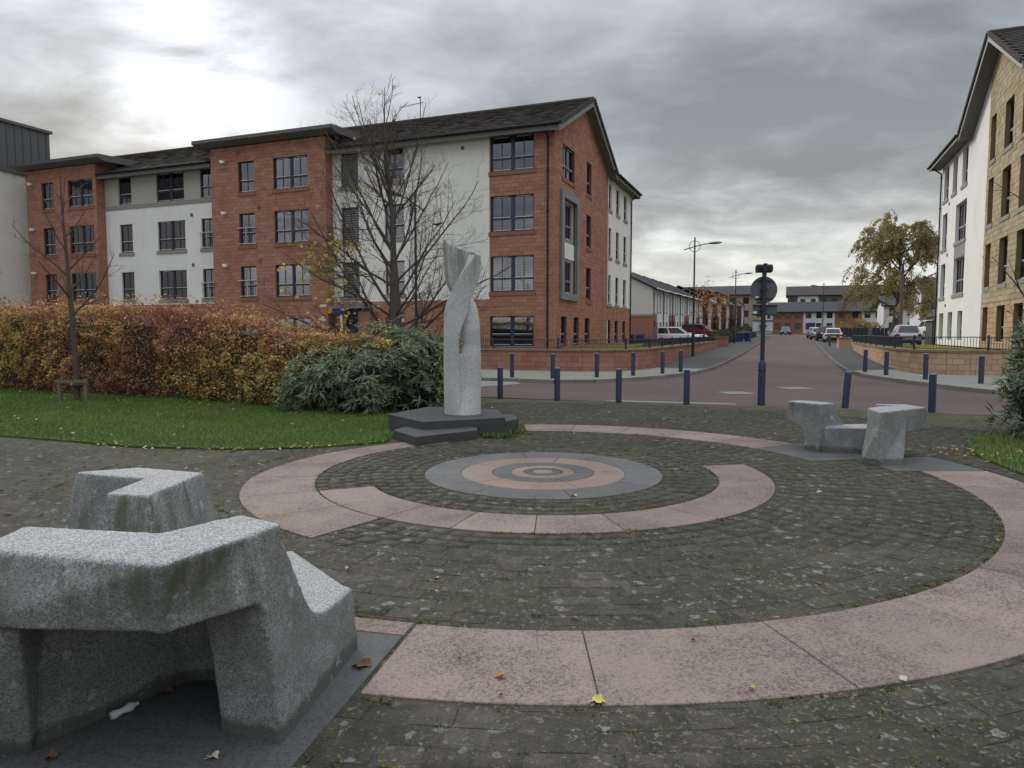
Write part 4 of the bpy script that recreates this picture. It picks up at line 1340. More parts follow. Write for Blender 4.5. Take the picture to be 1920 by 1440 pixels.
addw(ops_t2, Ft, -26.78, -24.5, GZ[0], GZ[1], kind="double", sill=None)
ops_g = []
addw(ops_g, Fg, 34.35, 36.42, ROW[2][0] - 0.19, 11.22, kind="double", frame="blue_frame", room="curtain")
for i, (a, b_) in enumerate(ROW): addw(ops_g, Fg, 38.85, 39.85, a - 0.2, min(b_ - 0.15, 11.3), kind="narrow", frame="blue_frame")
for a, b_ in ((34.15, 35.15), (36.4, 37.42), (38.62, 39.65)): addw(ops_g, Fg, a, b_, GZ[0], GZ[1], kind="narrow", frame="blue_frame", sill=None)
ops_gw = []
for a, b_ in ((43.93, 44.85), (46.1, 47.05), (48.4, 49.35)):
    addw(ops_g, Fg, a - 0.15, b_ - 0.15, GZ[0], GZ[1] - 0.02, kind="narrow", frame="blue_frame", sill=None)
    for i, (c, d) in enumerate(ROW): addw(ops_gw, Fg, a, b_, c - 0.2, d - 0.15 if i < 2 else 11.15, kind="narrow", frame="dark_frame", sill="sill_grey")
box_ops = []
addw(box_ops, Fg, 34.62, 36.35, 6.62, 8.42, kind="double", frame="blue_frame", sill="sill_grey", room="curtain")
addw(box_ops, Fg, 34.62, 36.35, 3.85, 5.50, kind="double", frame="blue_frame", sill=None, room="curtain")

# main front: red base, white upper wall, red corner
m_ = MB(); wall_rect(m_, Ff, -23.35, T1, 1.0, 3.5, ops_main); wall_rect(m_, Ff, -14.07, T1, 3.5, 11.55, ops_main)
m_.build("wall", M["mortar_red"], flats, False, fo)
m_ = MB(); wall_rect(m_, Ff, -23.35, -14.07, 3.5, 11.55, [(o_[0], o_[1], max(o_[2], 3.5), o_[3]) for o_ in ops_main if o_[2] > 3.5])
Ff.quad(m_, -23.35, -14.07, 0.03, 3.5, 3.53); m_.build("wall", M["white"], flats, False, fo)
red = stone_blocks(Ff, -23.35, T1 + 0.012, 1.0, 3.5, ops_main) + stone_blocks(Ff, -14.07, T1 + 0.012, 3.5, 11.55, ops_main)
blocks_mesh(Ff, red, M["red_stone"], flats, fo)
# gable
rakeL = lambda s: 11.42 + 3.0 - abs(s - 38.3) / 5.9 * 3.0
m_ = MB()
wall_rect(m_, Fg, S1, 43.8, 1.0, 11.42, ops_g + [(34.3, 36.65, 3.85, 8.55)])
m_.face([Fg.p(33.0, 0, 11.42), Fg.p(43.8, 0, 11.42), Fg.p(43.8, 0, rakeL(43.8)), Fg.p(38.3, 0, 14.4), Fg.p(33.0, 0, rakeL(33.0))])
wall_rect(m_, Fg, 43.8, 50.7, 1.0, 3.55, ops_g)
m_.build("wall", M["mortar_red"], flats, False, fo)
m_ = MB(); wall_rect(m_, Fg, 43.8, 50.7, 3.55, 11.5, ops_gw); Fg.box(m_, 43.8, 43.86, 0, 0.04, 3.55, 11.4); m_.build("wall", M["white"], flats, False, fo)
gb = stone_blocks(Fg, S1 - 0.012, 43.8, 1.0, 14.5, ops_g + [(33.9, 37.0, 3.5, 8.9)], rake=rakeL) + stone_blocks(Fg, 43.8, 50.7, 1.0, 3.55, ops_g)
blocks_mesh(Fg, gb, M["red_stone"], flats, fo)
# projecting grey window box on the gable
m_ = MB()
Fg.box(m_, 33.9, 34.32, 0.002, 0.15, 3.5, 8.9); Fg.box(m_, 36.63, 37.0, 0.002, 0.15, 3.5, 8.9); Fg.box(m_, 34.32, 36.63, 0.002, 0.15, 8.55, 8.9); Fg.box(m_, 34.32, 36.63, 0.002, 0.15, 3.5, 3.85)
m_.build("window_surround", M["trim_grey"], flats, False, fo)
m_ = MB(); wall_rect(m_, Facade("s", T1 - 0.10, 1), 34.3, 36.65, 3.85, 8.55, [(o_[0], o_[1], o_[2], o_[3]) for o_ in box_ops], 0.1); m_.build("panel", M["cream_panel"], flats, False, fo)
m_ = MB(); Fg.box(m_, 34.34, 36.61, -0.09, -0.04, 5.62, 6.42); m_.build("panel", M["white"], flats, False, fo)
# towers and middle section
for a, b_, ops in ((-31.2, -23.35, ops_t2), (-46.7, -40.4, ops_t1)):
    m_ = MB(); wall_rect(m_, Ft, a, b_, 1.0, 12.3, ops)
    m_.box(a, a + 0.02, TW + 0.001, 36.5, 1.0, 12.3); m_.box(b_ - 0.02, b_, TW + 0.001, 36.5, 1.0, 12.3)
    m_.build("wall", M["mortar_red"], flats, False, fo)
    blocks_mesh(Ft, stone_blocks(Ft, a - 0.012, b_ + 0.012, 1.0, 12.3, ops), M["red_stone"], flats, fo)
    Fr = Facade("s", b_, 1)
    blocks_mesh(Fr, stone_blocks(Fr, TW, 36.0, 1.0, 12.3, []), M["red_stone"], flats, fo)
for a, b_ in ((-31.95, -22.45), (-47.2, -39.35)):
    m_ = MB()
    m_.extrude([(31.75, 12.50), (31.75, 12.68), (37.0, 13.0), (37.0, 12.6), (32.2, 12.32)], "x", a, b_)
    m_.build("flat_roof", M["fascia"], flats, False, fo)
m_ = MB(); wall_rect(m_, Ff, -40.4, -31.2, 1.0, 3.55, []); m_.build("wall", M["mortar_red"], flats, False, fo)
blocks_mesh(Ff, stone_blocks(Ff, -40.4, -31.2, 1.0, 3.55, []), M["red_stone"], flats, fo)
m_ = MB(); wall_rect(m_, Ff, -40.4, -31.2, 3.55, 9.5, [o_ for o_ in ops_s2 if o_[2] < 9]); m_.build("wall", M["white"], flats, False, fo)
m_ = MB(); wall_rect(m_, Ff, -40.4, -31.2, 9.5, 11.75, [o_ for o_ in ops_s2 if o_[2] > 9]); m_.build("wall", M["cream_panel"], flats, False, fo)
m_ = MB(); Ff.box(m_, -40.4, -31.2, 0.002, 0.05, 9.5, 9.73); m_.build("string_course", M["sill_grey"], flats, False, fo)
for F, u0, u1, z0, z1, k in wins:
    kk = dict(k)
    if kk.get("sill", "x") and F is Ff and z0 > 9 and u0 < -31: kk["sill"] = None
    window(flats, fo, F if (F, u0, u1, z0, z1, k) not in [w for w in wins if (w[1], w[2], w[3], w[4]) in box_ops] else Facade("s", T1 - 0.10, 1), u0, u1, z0, z1, **kk)
# dark rooms behind the glass
m_ = MB()
m_.box(-46.6, T1 - 1.3, 34.0, 34.05, 1.0, 12.2); m_.box(T1 - 1.35, T1 - 1.3, 34.05, 50.6, 1.0, 11.4)
for z in (0.99, 3.55, 6.5, 9.45, 11.6): m_.box(-46.6, T1 - 0.3, 33.25, 34.0, z, z + 0.05); m_.box(T1 - 1.3, T1 - 0.3, 34.0, 50.6, z, z + 0.05)
m_.build("room_wall", M["interior"], flats, False, fo)
m_ = MB(); m_.box(-47, T1, 44.0, 44.1, 1.0, 11.4); m_.box(-22.0, T1, 50.6, 50.7, 1.0, 11.5); m_.box(-22.0, -21.9, 44.1, 50.6, 1.0, 11.4); m_.box(-46.69, -46.6, 33.1, 44.0, 1.0, 11.4)
m_.build("wall", M["white"], flats, False, fo)
# entrance
m_ = MB(); Ff.box(m_, -22.55, -21.65, -0.16, -0.10, 1.05, 3.05); m_.build("door", M["door_blue"], flats, False, fo)
m_ = MB(); Ff.box(m_, -23.2, -20.9, 0.02, 0.9, 3.12, 3.28); m_.build("canopy", M["trim_grey"], flats, False, fo)
m_ = MB(); Ff.box(m_, -21.35, -20.6, 0.02, 0.75, 1.0, 2.95); m_.build("porch_wall", M["brick_far"], flats, False, fo)
# roofs
m_ = MB()
for ta, tb, sa in ((-47.2, -40.4, 35.2), (-40.4, -31.2, 32.35), (-31.2, -23.35, 35.2), (-23.35, T1 + 0.5, 32.35)):
    za = 11.62 + (sa - 32.35) / 5.95 * 2.8
    tiled_slope(m_, (ta, sa, za), (tb, sa, za), (ta, 38.3, 14.42), (tb, 38.3, 14.42))
m_.face([(-47.2, 38.3, 14.45), (T1 + 0.5, 38.3, 14.45), (T1 + 0.5, 44.25, 11.6), (-47.2, 44.25, 11.6)])
m_.tube([(-47.2, 38.3, 14.47), (T1 + 0.5, 38.3, 14.47)], 0.12, 8)
m_.build("roof", M["tile"], flats, False, fo)
m_ = MB()
tiled_slope(m_, (T1 + 0.6, 43.3, 11.62), (T1 + 0.6, 51.3, 11.62), (T1 - 5.2, 43.3, 14.1), (T1 - 5.2, 51.3, 14.1))
m_.face([(T1 - 5.2, 40, 14.1), (T1 - 5.2, 51.3, 14.1), (T1 - 11, 51.3, 11.5), (T1 - 11, 40, 11.5)])
m_.extrude([(T1 + 0.0, 11.5), (T1 - 5.2, 14.0), (T1 - 10.8, 11.5)], "y", 50.65, 50.7)
m_.build("roof", M["tile"], flats, False, fo)
for a, b_ in ((-40.3, -31.3), (-23.3, T1 + 0.5)):
    MB().box(a, b_, 32.40, 32.46, 11.34, 11.60).build("fascia", M["soffit"], flats, False, fo); MB().box(a, b_, 32.46, 32.99, 11.50, 11.54).build("soffit", M["soffit"], flats, False, fo)
MB().box(T1 + 0.5, T1 + 0.56, 44.3, 51.25, 11.36, 11.6).build("fascia", M["soffit"], flats, False, fo); MB().box(T1 + 0.01, T1 + 0.5, 43.9, 51.25, 11.46, 11.5).build("soffit", M["soffit"], flats, False, fo)
MB().box(T1 - 10.8, T1 + 0.5, 51.2, 51.26, 11.36, 11.6).build("fascia", M["soffit"], flats, False, fo)
m_ = MB()
for sa, za, sb, zb in ((32.35, 11.56, 38.3, 14.36), (44.25, 11.56, 38.3, 14.36)):
    m_.extrude([(sa, za - 0.30), (sb, zb - 0.30), (sb, zb - 0.02), (sa, za - 0.02)], "x", T1 + 0.46, T1 + 0.52)
m_.build("bargeboard", M["trim_grey"], flats, False, fo)
m_ = MB()
for sa, za, sb, zb in ((32.35, 11.56, 38.3, 14.36), (44.25, 11.56, 38.3, 14.36)):
    m_.extrude([(sa, za - 0.26), (sb, zb - 0.26), (sb, zb - 0.20), (sa, za - 0.20)], "x", T1 + 0.001, T1 + 0.46)
m_.build("soffit", M["soffit"], flats, False, fo)
m_ = MB(); verge(m_, (T1 + 0.50, 32.4, 11.66), (T1 + 0.50, 38.2, 14.42), (0.10, 0, 0)); verge(m_, (T1 + 0.50, 44.2, 11.66), (T1 + 0.50, 38.4, 14.42), (0.10, 0, 0))
o = m_.build("verge_tiles", M["tile"], flats, False, fo); o["kind"] = "stuff"
for a, b_ in (((-40.25, 32.32, 11.62), (-31.35, 32.32, 11.62)), ((-23.25, 32.32, 11.62), (T1 + 0.45, 32.32, 11.62)), ((T1 + 0.63, 44.3, 11.62), (T1 + 0.63, 51.25, 11.62))):
    MB().tube([a, b_], 0.075, 8).build("gutter", M["gutter"], flats, True, fo)
downpipe(flats, fo, Ff, -11.0, 1.0, 11.6, 0.08, 0.55); downpipe(flats, fo, Ff, -31.33, 1.0, 11.6, 0.08, 0.55); downpipe(flats, fo, Fg, 50.55, 1.0, 11.6, 0.08, 0.5)
# juliet rails, cameras and vents
for F, u0, u1, z0 in ((Ft, -29.22, -28.12, ROW[0][0]), (Ft, -29.22, -28.12, ROW[1][0]), (Ff, -32.63, -31.57, ROW[0][0]), (Ff, -32.63, -31.57, ROW[1][0])):
    m_ = MB()
    m_.tube([F.p(u0 - 0.15, 0.08, z0 + 0.92), F.p(u1 + 0.1, 0.08, z0 + 0.92)], 0.022, 6); m_.tube([F.p(u0 - 0.05, 0.08, z0 + 0.04), F.p(u1 + 0.05, 0.08, z0 + 0.04)], 0.018, 6)
    m_.tube([F.p((u0 + u1) / 2 - 0.05, 0.08, z0), F.p((u0 + u1) / 2 - 0.05, 0.08, z0 + 0.92)], 0.022, 6)
    for k in range(9): m_.tube([F.p(u0 + 0.02 + (u1 - u0 - 0.04) * k / 8, 0.08, z0), F.p(u0 + 0.02 + (u1 - u0 - 0.04) * k / 8, 0.08, z0 + 0.92)], 0.007, 4, mi=1)
    m_.build("window_railing", [M["chrome"], M["dark_frame"]], flats, False, fo)
for F, u, z in ((Ft, -30.3, 11.45), (Ft, -30.3, 8.6), (Ft, -30.3, 5.65), (Ft, -46.2, 11.4), (Ft, -46.2, 8.5), (Ft, -46.2, 5.7)):
    m_ = MB(); F.box(m_, u, u + 0.16, 0.02, 0.3, z, z + 0.10); F.box(m_, u + 0.10, u + 0.3, 0.2, 0.34, z - 0.06, z + 0.06); m_.build("wall_lamp", M["pvc"], flats, False, fo)
for F, u, z in ((Ft, -29.3, 11.85), (Ft, -27.9, 8.75), (Ft, -27.9, 5.8), (Ff, -33.4, 8.75), (Ff, -33.4, 5.8), (Ff, -15.6, 11.0)):
    m_ = MB(); F.box(m_, u, u + 0.15, 0.014, 0.06, z, z + 0.17); m_.build("wall_vent", M["fascia"], flats, False, fo)

# ---------------------------------------------------- grey clad block at the far left
gbk, go = grid_thing("clad_block", "white building with a dark standing seam metal top at the left edge behind the flats", "building", -48.0, 35.0, 1.0)
m_ = MB(); m_.box(-62, -48.0, 18, 34.9, 0.5, 12.45); m_.build("wall", M["white"], gbk, False, go)
m_ = MB(); m_.box(-62, -47.9, 18, 35.0, 12.5, 15.55); m_.build("metal_cladding", M["dark_clad"], gbk, False, go)
for k in range(32):
    s = 18.3 + k * 0.53
    if s > 34.9 or s < 28: continue
    MB().box(-47.9, -47.86, s, s + 0.035, 12.5, 15.5).build("seam", M["dark_clad"], gbk, False, go)
MB().box(-62.1, -47.75, 17.9, 35.15, 15.5, 15.68).build("coping", M["fascia"], gbk, False, go)
MB().box(-62, -47.84, 18, 35.05, 12.36, 12.52).build("drip_trim", M["fascia"], gbk, False, go)

# ---------------------------------------------------- the cream and buff flats on the right
T2 = 8.8
rf, ro = grid_thing("apartment_block", "four storey block of white and buff stone flats right of the street", "block of flats", T2, 45, 1.15)
Fr = Facade("s", T2, -1)
opw, ops_ = [], []
RW = [(4.02, 6.08), (7.0, 9.16), (10.02, 12.1)]
wr = []


def addr(lst, u0, u1, z0, z1, **k): lst.append((u0, u1, z0, z1)); wr.append((u0, u1, z0, z1, k))


for i, (a, b_) in enumerate(RW): addr(opw, 50.5, 51.9, a, b_, kind="narrow", sill="sill_grey")
addr(opw, 48.15, 49.37, *RW[2], kind="narrow", sill="sill_grey"); addr(opw, 45.55, 46.87, *RW[2], kind="narrow", sill="sill_grey")
for i in (0, 1): addr(opw, 45.4, 48.1, *RW[i], kind="double", sill="sill_grey", room="curtain" if i else None)
for a, b_ in ((50.5, 51.8), (47.95, 49.18), (45.34, 46.54)): addr(opw, a, b_, 1.43, 3.05, kind="narrow", sill=None)
for i, (a, b_) in enumerate(RW + [(13.0, 14.2)]):
    addr(ops_, 39.87, 40.82, a, b_ if i < 3 else 13.9, kind="narrow", sill="sill_grey") if i < 3 else None
    if i < 3: addr(ops_, 37.05, 38.4, a, b_, kind="narrow", sill="sill_grey"); addr(ops_, 34.4, 35.75, a, b_, kind="narrow", sill="sill_grey")
addr(ops_, 39.87, 40.8, 1.43, 3.05, kind="narrow", sill=None); addr(ops_, 37.05, 38.3, 1.43, 3.05, kind="narrow", sill=None); addr(ops_, 34.4, 35.7, 1.43, 3.05, kind="wide", sill=None)
apex_s, apex_z = 39.25, 15.3
rakeR = lambda s: apex_z - abs(s - apex_s) / 5.45 * 3.05
m_ = MB(); wall_rect(m_, Fr, 41.25, 52.6, 1.1, 12.24, opw, 0.24)
m_.face([Fr.p(41.25, 0, 12.24), Fr.p(44.7, 0, 12.24), Fr.p(44.7, 0, rakeR(44.7)), Fr.p(41.25, 0, rakeR(41.25))])
m_.build("wall", M["white"], rf, False, ro)
m_ = MB(); Fr.box(m_, 45.4, 48.1, -0.05, 0.012, 6.09, 6.78); m_.build("panel", M["sill_grey"], rf, False, ro)
m_ = MB(); wall_rect(m_, Fr, 33.8, 41.25, 1.1, 12.24, ops_, 0.24)
m_.face([Fr.p(33.8, 0, 12.24), Fr.p(41.25, 0, 12.24), Fr.p(41.25, 0, rakeR(41.25)), Fr.p(apex_s, 0, apex_z), Fr.p(33.8, 0, rakeR(33.8))])
m_.box(T2, 24, 33.8, 33.85, 1.1, 12.2)
m_.build("wall", M["mortar_buff"], rf, False, ro)
peach = stone_blocks(Fr, 33.8, 41.22, 1.1, 3.25, ops_, 0.235, 0.47, 0.014)
buff = stone_blocks(Fr, 33.8, 41.22, 3.25, 15.3, ops_, 0.235, 0.47, 0.014, rake=rakeR)
bx_ = sorted([(b_, "buff") for b_ in buff] + [(b_, "peach") for b_ in peach], key=lambda q: (q[0][0] < 36.8, abs(q[0][2] - 4)))
for k in ("buff", "peach"):
    blocks_mesh(Fr, [b_ for b_, c in bx_[300:] if c == k], M[k + "_stone_b"], rf, ro, proud=0.02)
cache = {}
for b_, c in bx_[:300]:
    l, r_, z0, tl, tr = b_
    key = (c, round(r_ - l, 3), round(tl - z0, 3), round(tr - z0, 3))
    if key not in cache:
        q = MB(); block_hexa(q, Facade("s", 0, -1), (0, r_ - l, 0, tl - z0, tr - z0), 0.024); cache[key] = q.mesh("stone_block", M[c + "_stone"])
    put("stone_block", cache[key], rf, (0 + random.uniform(-0.006, 0.006), l - 45, z0 - 1.15))
for q, (u0, u1, z0, z1, k) in enumerate(wr):
    kk = dict(k)
    if "room" not in kk: kk["room"] = (None, "blind", None, "curtain", None, "net")[q % 6]
    window(rf, ro, Fr, u0, u1, z0, z1, rec=0.2, **kk)
m_ = MB(); m_.box(T2 + 1.3, T2 + 1.35, 33.9, 52.5, 1.1, 12.2)
for z in (1.1, 3.6, 6.6, 9.6, 12.2): m_.box(T2 + 0.3, T2 + 1.3, 33.9, 52.5, z, z + 0.05)
m_.build("room_wall", M["interior"], rf, False, ro)
m_ = MB(); m_.box(T2, 24, 52.55, 52.6, 1.1, 12.2); m_.box(24, 24.05, 33.8, 52.6, 1.1, 12.2); m_.build("wall", M["white"], rf, False, ro)
m_ = MB()
tiled_slope(m_, (T2 - 0.6, 44.85, 12.35), (26, 44.85, 12.35), (T2 - 0.6, apex_s, 15.5), (26, apex_s, 15.5))
tiled_slope(m_, (T2 - 0.6, 33.6, 12.35), (26, 33.6, 12.35), (T2 - 0.6, apex_s, 15.5), (26, apex_s, 15.5))
m_.tube([(T2 - 0.6, apex_s, 15.55), (26, apex_s, 15.55)], 0.12, 8)
m_.build("roof", M["tile"], rf, False, ro)
m_ = MB(); tiled_slope(m_, (T2 - 0.65, 44.4, 12.36), (T2 - 0.65, 53.2, 12.36), (T2 + 6, 44.4, 15), (T2 + 6, 53.2, 15)); m_.build("roof", M["tile"], rf, False, ro)
m_ = MB()
for sa, sb in ((33.6, apex_s), (44.85, apex_s)):
    m_.extrude([(sa, 12.04), (sb, 15.18), (sb, 15.46), (sa, 12.32)], "x", T2 - 0.64, T2 - 0.58)
m_.build("bargeboard", M["trim_grey"], rf, False, ro)
m_ = MB()
for sa, sb in ((33.6, apex_s), (44.85, apex_s)):
    m_.extrude([(sa, 12.08), (sb, 15.22), (sb, 15.28), (sa, 12.14)], "x", T2 - 0.58, T2 - 0.001)
m_.box(T2 - 0.62, T2 - 0.001, 44.6, 53.15, 12.20, 12.24); m_.build("soffit", M["soffit"], rf, False, ro)
m_ = MB(); m_.box(T2 - 0.68, T2 - 0.62, 44.85, 53.15, 12.16, 12.38); m_.build("fascia", M["fascia"], rf, False, ro)
m_ = MB(); m_.tube([(T2 - 0.74, 44.9, 12.38), (T2 - 0.74, 53.2, 12.38)], 0.075, 8); m_.build("gutter", M["gutter"], rf, True, ro)
m_ = MB(); verge(m_, (T2 - 0.62, 33.7, 12.42), (T2 - 0.62, apex_s - 0.1, 15.52), (-0.10, 0, 0)); verge(m_, (T2 - 0.62, 44.8, 12.42), (T2 - 0.62, apex_s + 0.1, 15.52), (-0.10, 0, 0))
o = m_.build("verge_tiles", M["tile"], rf, False, ro); o["kind"] = "stuff"
downpipe(rf, ro, Fr, 52.5, 1.1, 12.3, 0.08, 0.6)
for u, z in ((49.95, 9.5), (49.9, 6.45), (49.85, 3.4)):
    m_ = MB(); Fr.box(m_, u, u + 0.15, 0.002, 0.05, z, z + 0.17); m_.build("wall_vent", M["sill_grey"], rf, False, ro)


# ------------------------------------------------------------------ retaining walls of coursed blocks with copes
def retaining_wall(name, label, line, ztop, mat_key, mortar, cap=300, per=0.46, course=0.20):
    t0, s0 = line[0]
    w, off = grid_thing(name, label, "wall", t0, s0, 0.0)
    core = MB(); blocks = []; copes = []
    for (a, b_) in zip(line[:-1], line[1:]):
        dx, dy = b_[0] - a[0], b_[1] - a[1]; ln = math.hypot(dx, dy); ux, uy = dx / ln, dy / ln
        nx, ny = uy, -ux          # front side (towards the road)
        zb = min(zr(a[1]), zr(b_[1])) + 0.05
        core.prism([(a[0] - nx * 0.22, a[1] - ny * 0.22), (b_[0] - nx * 0.22, b_[1] - ny * 0.22), b_, a], zb - 0.2, ztop)
        n = max(1, round(ln / per)); an = math.atan2(dy, dx)
        nc = max(1, round((ztop - zb) / course)); ch = (ztop - zb) / nc
        for c in range(nc):
            zc_ = ztop - (c + 1) * ch
            k = n; sh = 0.5 if c % 2 else 0.0
            for i in range(-1, k):
                f0, f1 = max(0, (i + sh) / k), min(1, (i + 1 + sh) / k)
                if f1 - f0 < 0.02 / max(ln, 1) or f1 <= 0: continue
                blocks.append((a[0] + dx * (f0 + f1) / 2, a[1] + dy * (f0 + f1) / 2, zc_, (f1 - f0) * ln - 0.012, ch - 0.012, an))
        n2 = max(1, round(ln / 0.75))
        for i in range(n2): copes.append((a[0] + dx * (i + 0.5) / n2, a[1] + dy * (i + 0.5) / n2, ztop, ln / n2 - 0.008, 0.085, an))
    core.build("core", M[mortar], w, False, off)
    cache = {}
    def key_mesh(nm, l, h, d0, d1, mat):
        k = (nm, round(l, 2), round(h, 2))
        if k not in cache:
            q = MB(); hl = l / 2; bv = 0.006
            lo = [(-hl, d0, 0), (hl, d0, 0), (hl, d1, 0), (-hl, d1, 0)]
            q.hexa(lo + [(x, y, h) for x, y, _ in lo]); cache[k] = q.mesh(nm, mat)
        return cache[k]
    blocks.sort(key=lambda q: math.hypot(*xy(q[0], q[1])) + (0 if abs(xy(q[0], q[1])[0]) < 0.74 * xy(q[0], q[1])[1] else 100))
    for (t, s, z, l, h, an) in blocks[:cap]:
        o = put("stone_block", key_mesh("stone_block", l, h, -0.012 - 0.0, 0.05, M[mat_key]), w, (t - t0, s - s0, z))
        o.rotation_euler = (0, 0, an); o.location.x += random.uniform(-0.004, 0.004); o.location.y += random.uniform(-0.004, 0.004)
    if blocks[cap:]:
        q = MB()
        for (t, s, z, l, h, an) in blocks[cap:]:
            c, sn = math.cos(an), math.sin(an)
            P = lambda x, y: (t + x * c - y * sn, s + x * sn + y * c)
            q.prism([P(-l / 2, -0.012), P(l / 2, -0.012), P(l / 2, 0.05), P(-l / 2, 0.05)], z, z + h, None, 0, random.random())
        o = q.build("stone_blocks", M["red_stone" if "red" in mat_key else "peach_stone_b"], w, False, off); o["kind"] = "stuff"
    for (t, s, z, l, h, an) in copes:
        o = put("cope_stone", key_mesh("cope_stone", l, h, -0.06, 0.27, M["cope"]), w, (t - t0, s - s0, z)); o.rotation_euler = (0, 0, an)
    return w


def rounded(line, i, r, n=5): return line


lineL = [(-34, 28.75), (-14, 28.45), (-8.6, 28.25)] + [(-7.9, 28.29), (-7.25, 28.48), (-6.7, 28.82), (-6.25, 29.3), (-5.95, 29.95), (-5.8, 30.8)] + [(-5.68, 35), (-5.6, 46), (-5.6, 62)]
lineR = [(4.55, 61.0), (4.45, 57.5)]
retaining_wall("retaining_wall", "low red sandstone garden wall with a rounded corner below the red flats", lineL, 1.06, "red_wall_stone", "mortar_red", 290)
lineR = [(4.3, 56.5), (4.1, 46), (4.05, 39.7), (4.12, 36), (4.25, 33.2), (4.5, 31.9), (4.9, 31.0), (5.5, 30.6), (6.3, 30.75), (7.4, 31.1), (12, 32.2), (22, 33)]
retaining_wall("retaining_wall", "low peach block garden wall with a rounded corner below the cream flats", lineR, 1.08, "peach_stone", "mortar_buff", 290)
for t, s, lab, mk in ((-5.3, 63.8, "short red brick gate pier at the far end of the red garden wall", "brick_far"), (4.0, 60.0, "short buff gate pier at the far end of the peach garden wall", "peach_stone_b")):
    o, of = grid_thing("gate_pier", lab, "pier", t, s, zp(s))
    MB().box(t - 0.5, t + 0.35, s - 1.2, s + 1.0, zp(s) - 0.1, 1.42).build("shaft", M[mk], o, False, of); MB().box(t - 0.56, t + 0.41, s - 1.26, s + 1.06, 1.42, 1.5).build("cap", M["cope"], o, False, of)


# raised lawns behind the walls
lwL = [(-34, 28.9), (-14, 28.6), (-8.6, 28.42), (-7.4, 28.65), (-6.45, 29.5), (-6.0, 30.9), (-5.85, 35), (-5.8, 46), (-5.8, 60), (-10.69, 60), (-10.69, 32.98), (-34, 32.98)]
structure("raised_lawn", MB().prism(lwL, 0.3, 1.02), M["lawn2"])
lwR = [(4.25, 46), (4.22, 39.7), (4.3, 36), (4.42, 33.3), (4.95, 31.4), (5.6, 30.8), (7.4, 31.3), (12, 32.4), (22, 33.2), (22, 33.79), (8.79, 33.79), (8.79, 54), (4.3, 54)]
structure("raised_lawn", MB().prism(lwR, 0.3, 1.04), M["lawn2"])


def railing(name, label, line, z0, h=0.44, post_every=3.0, bar=0.105, bar_r=0.008):
    t0, s0 = line[0]
    w, off = grid_thing(name, label, "railing", t0, s0, z0)
    pts = []; acc = 0
    rails = MB(); bars = MB()
    rails.tube([(p[0], p[1], z0 + h) for p in line], 0.018, 6); rails.tube([(p[0], p[1], z0 + 0.06) for p in line], 0.014, 6)
    rails.build("rail", M["lamp_post"], w, False, off)
    dist = 0; nextp = 0.0; nextb = 0.0
    pmesh = MB().prism([(-0.04, -0.04), (0.04, -0.04), (0.04, 0.04), (-0.04, 0.04)], 0, h + 0.07, [(-0.035, -0.035), (0.035, -0.035), (0.035, 0.035), (-0.035, 0.035)]).mesh("post", M["post_blue"])
    for a, b_ in zip(line[:-1], line[1:]):
        ln = math.hypot(b_[0] - a[0], b_[1] - a[1])
        f = lambda d: (a[0] + (b_[0] - a[0]) * d / ln, a[1] + (b_[1] - a[1]) * d / ln)
        while nextp < dist + ln:
            q = f(nextp - dist); put("post", pmesh, w, (q[0] - t0, q[1] - s0, 0)); nextp += post_every
        while nextb < dist + ln:
            q = f(nextb - dist); bars.box(q[0] - bar_r, q[0] + bar_r, q[1] - bar_r, q[1] + bar_r, z0 + 0.06, z0 + h); nextb += bar
        dist += ln
    o = bars.build("bars", M["lamp_post"], w, False, off); o["kind"] = "stuff"


inset = lambda line, d: line
rlL = [(-30, 28.62), (-14, 28.58), (-8.6, 28.40), (-7.85, 28.45), (-7.3, 28.63), (-6.8, 28.95), (-6.4, 29.4), (-6.1, 30.0), (-5.95, 30.85), (-5.83, 35), (-5.75, 46), (-5.75, 61)]
rlR = [(4.25, 56), (4.23, 46), (4.19, 39.7), (4.26, 36), (4.4, 33.3), (4.63, 32.0), (5.0, 31.18), (5.5, 30.82), (6.3, 30.92), (7.4, 31.25), (12, 32.35), (22, 33.15)]
railing("railing", "dark blue railing on top of the red garden wall", rlL, 1.14, 0.40)
railing("railing", "dark blue railing on top of the peach garden wall", rlR, 1.16, 0.50)

# ------------------------------------------------------------------ street furniture
def clone(root, loc, rot=None, label=None):
    r_ = root.copy(); C.objects.link(r_); r_.location = loc
    if rot is not None: r_.rotation_euler = rot
    if label: r_["label"] = label
    for ch in root.children:
        c = ch.copy(); C.objects.link(c); c.parent = r_
        for g in ch.children:
            d = g.copy(); C.objects.link(d); d.parent = c
    return r_


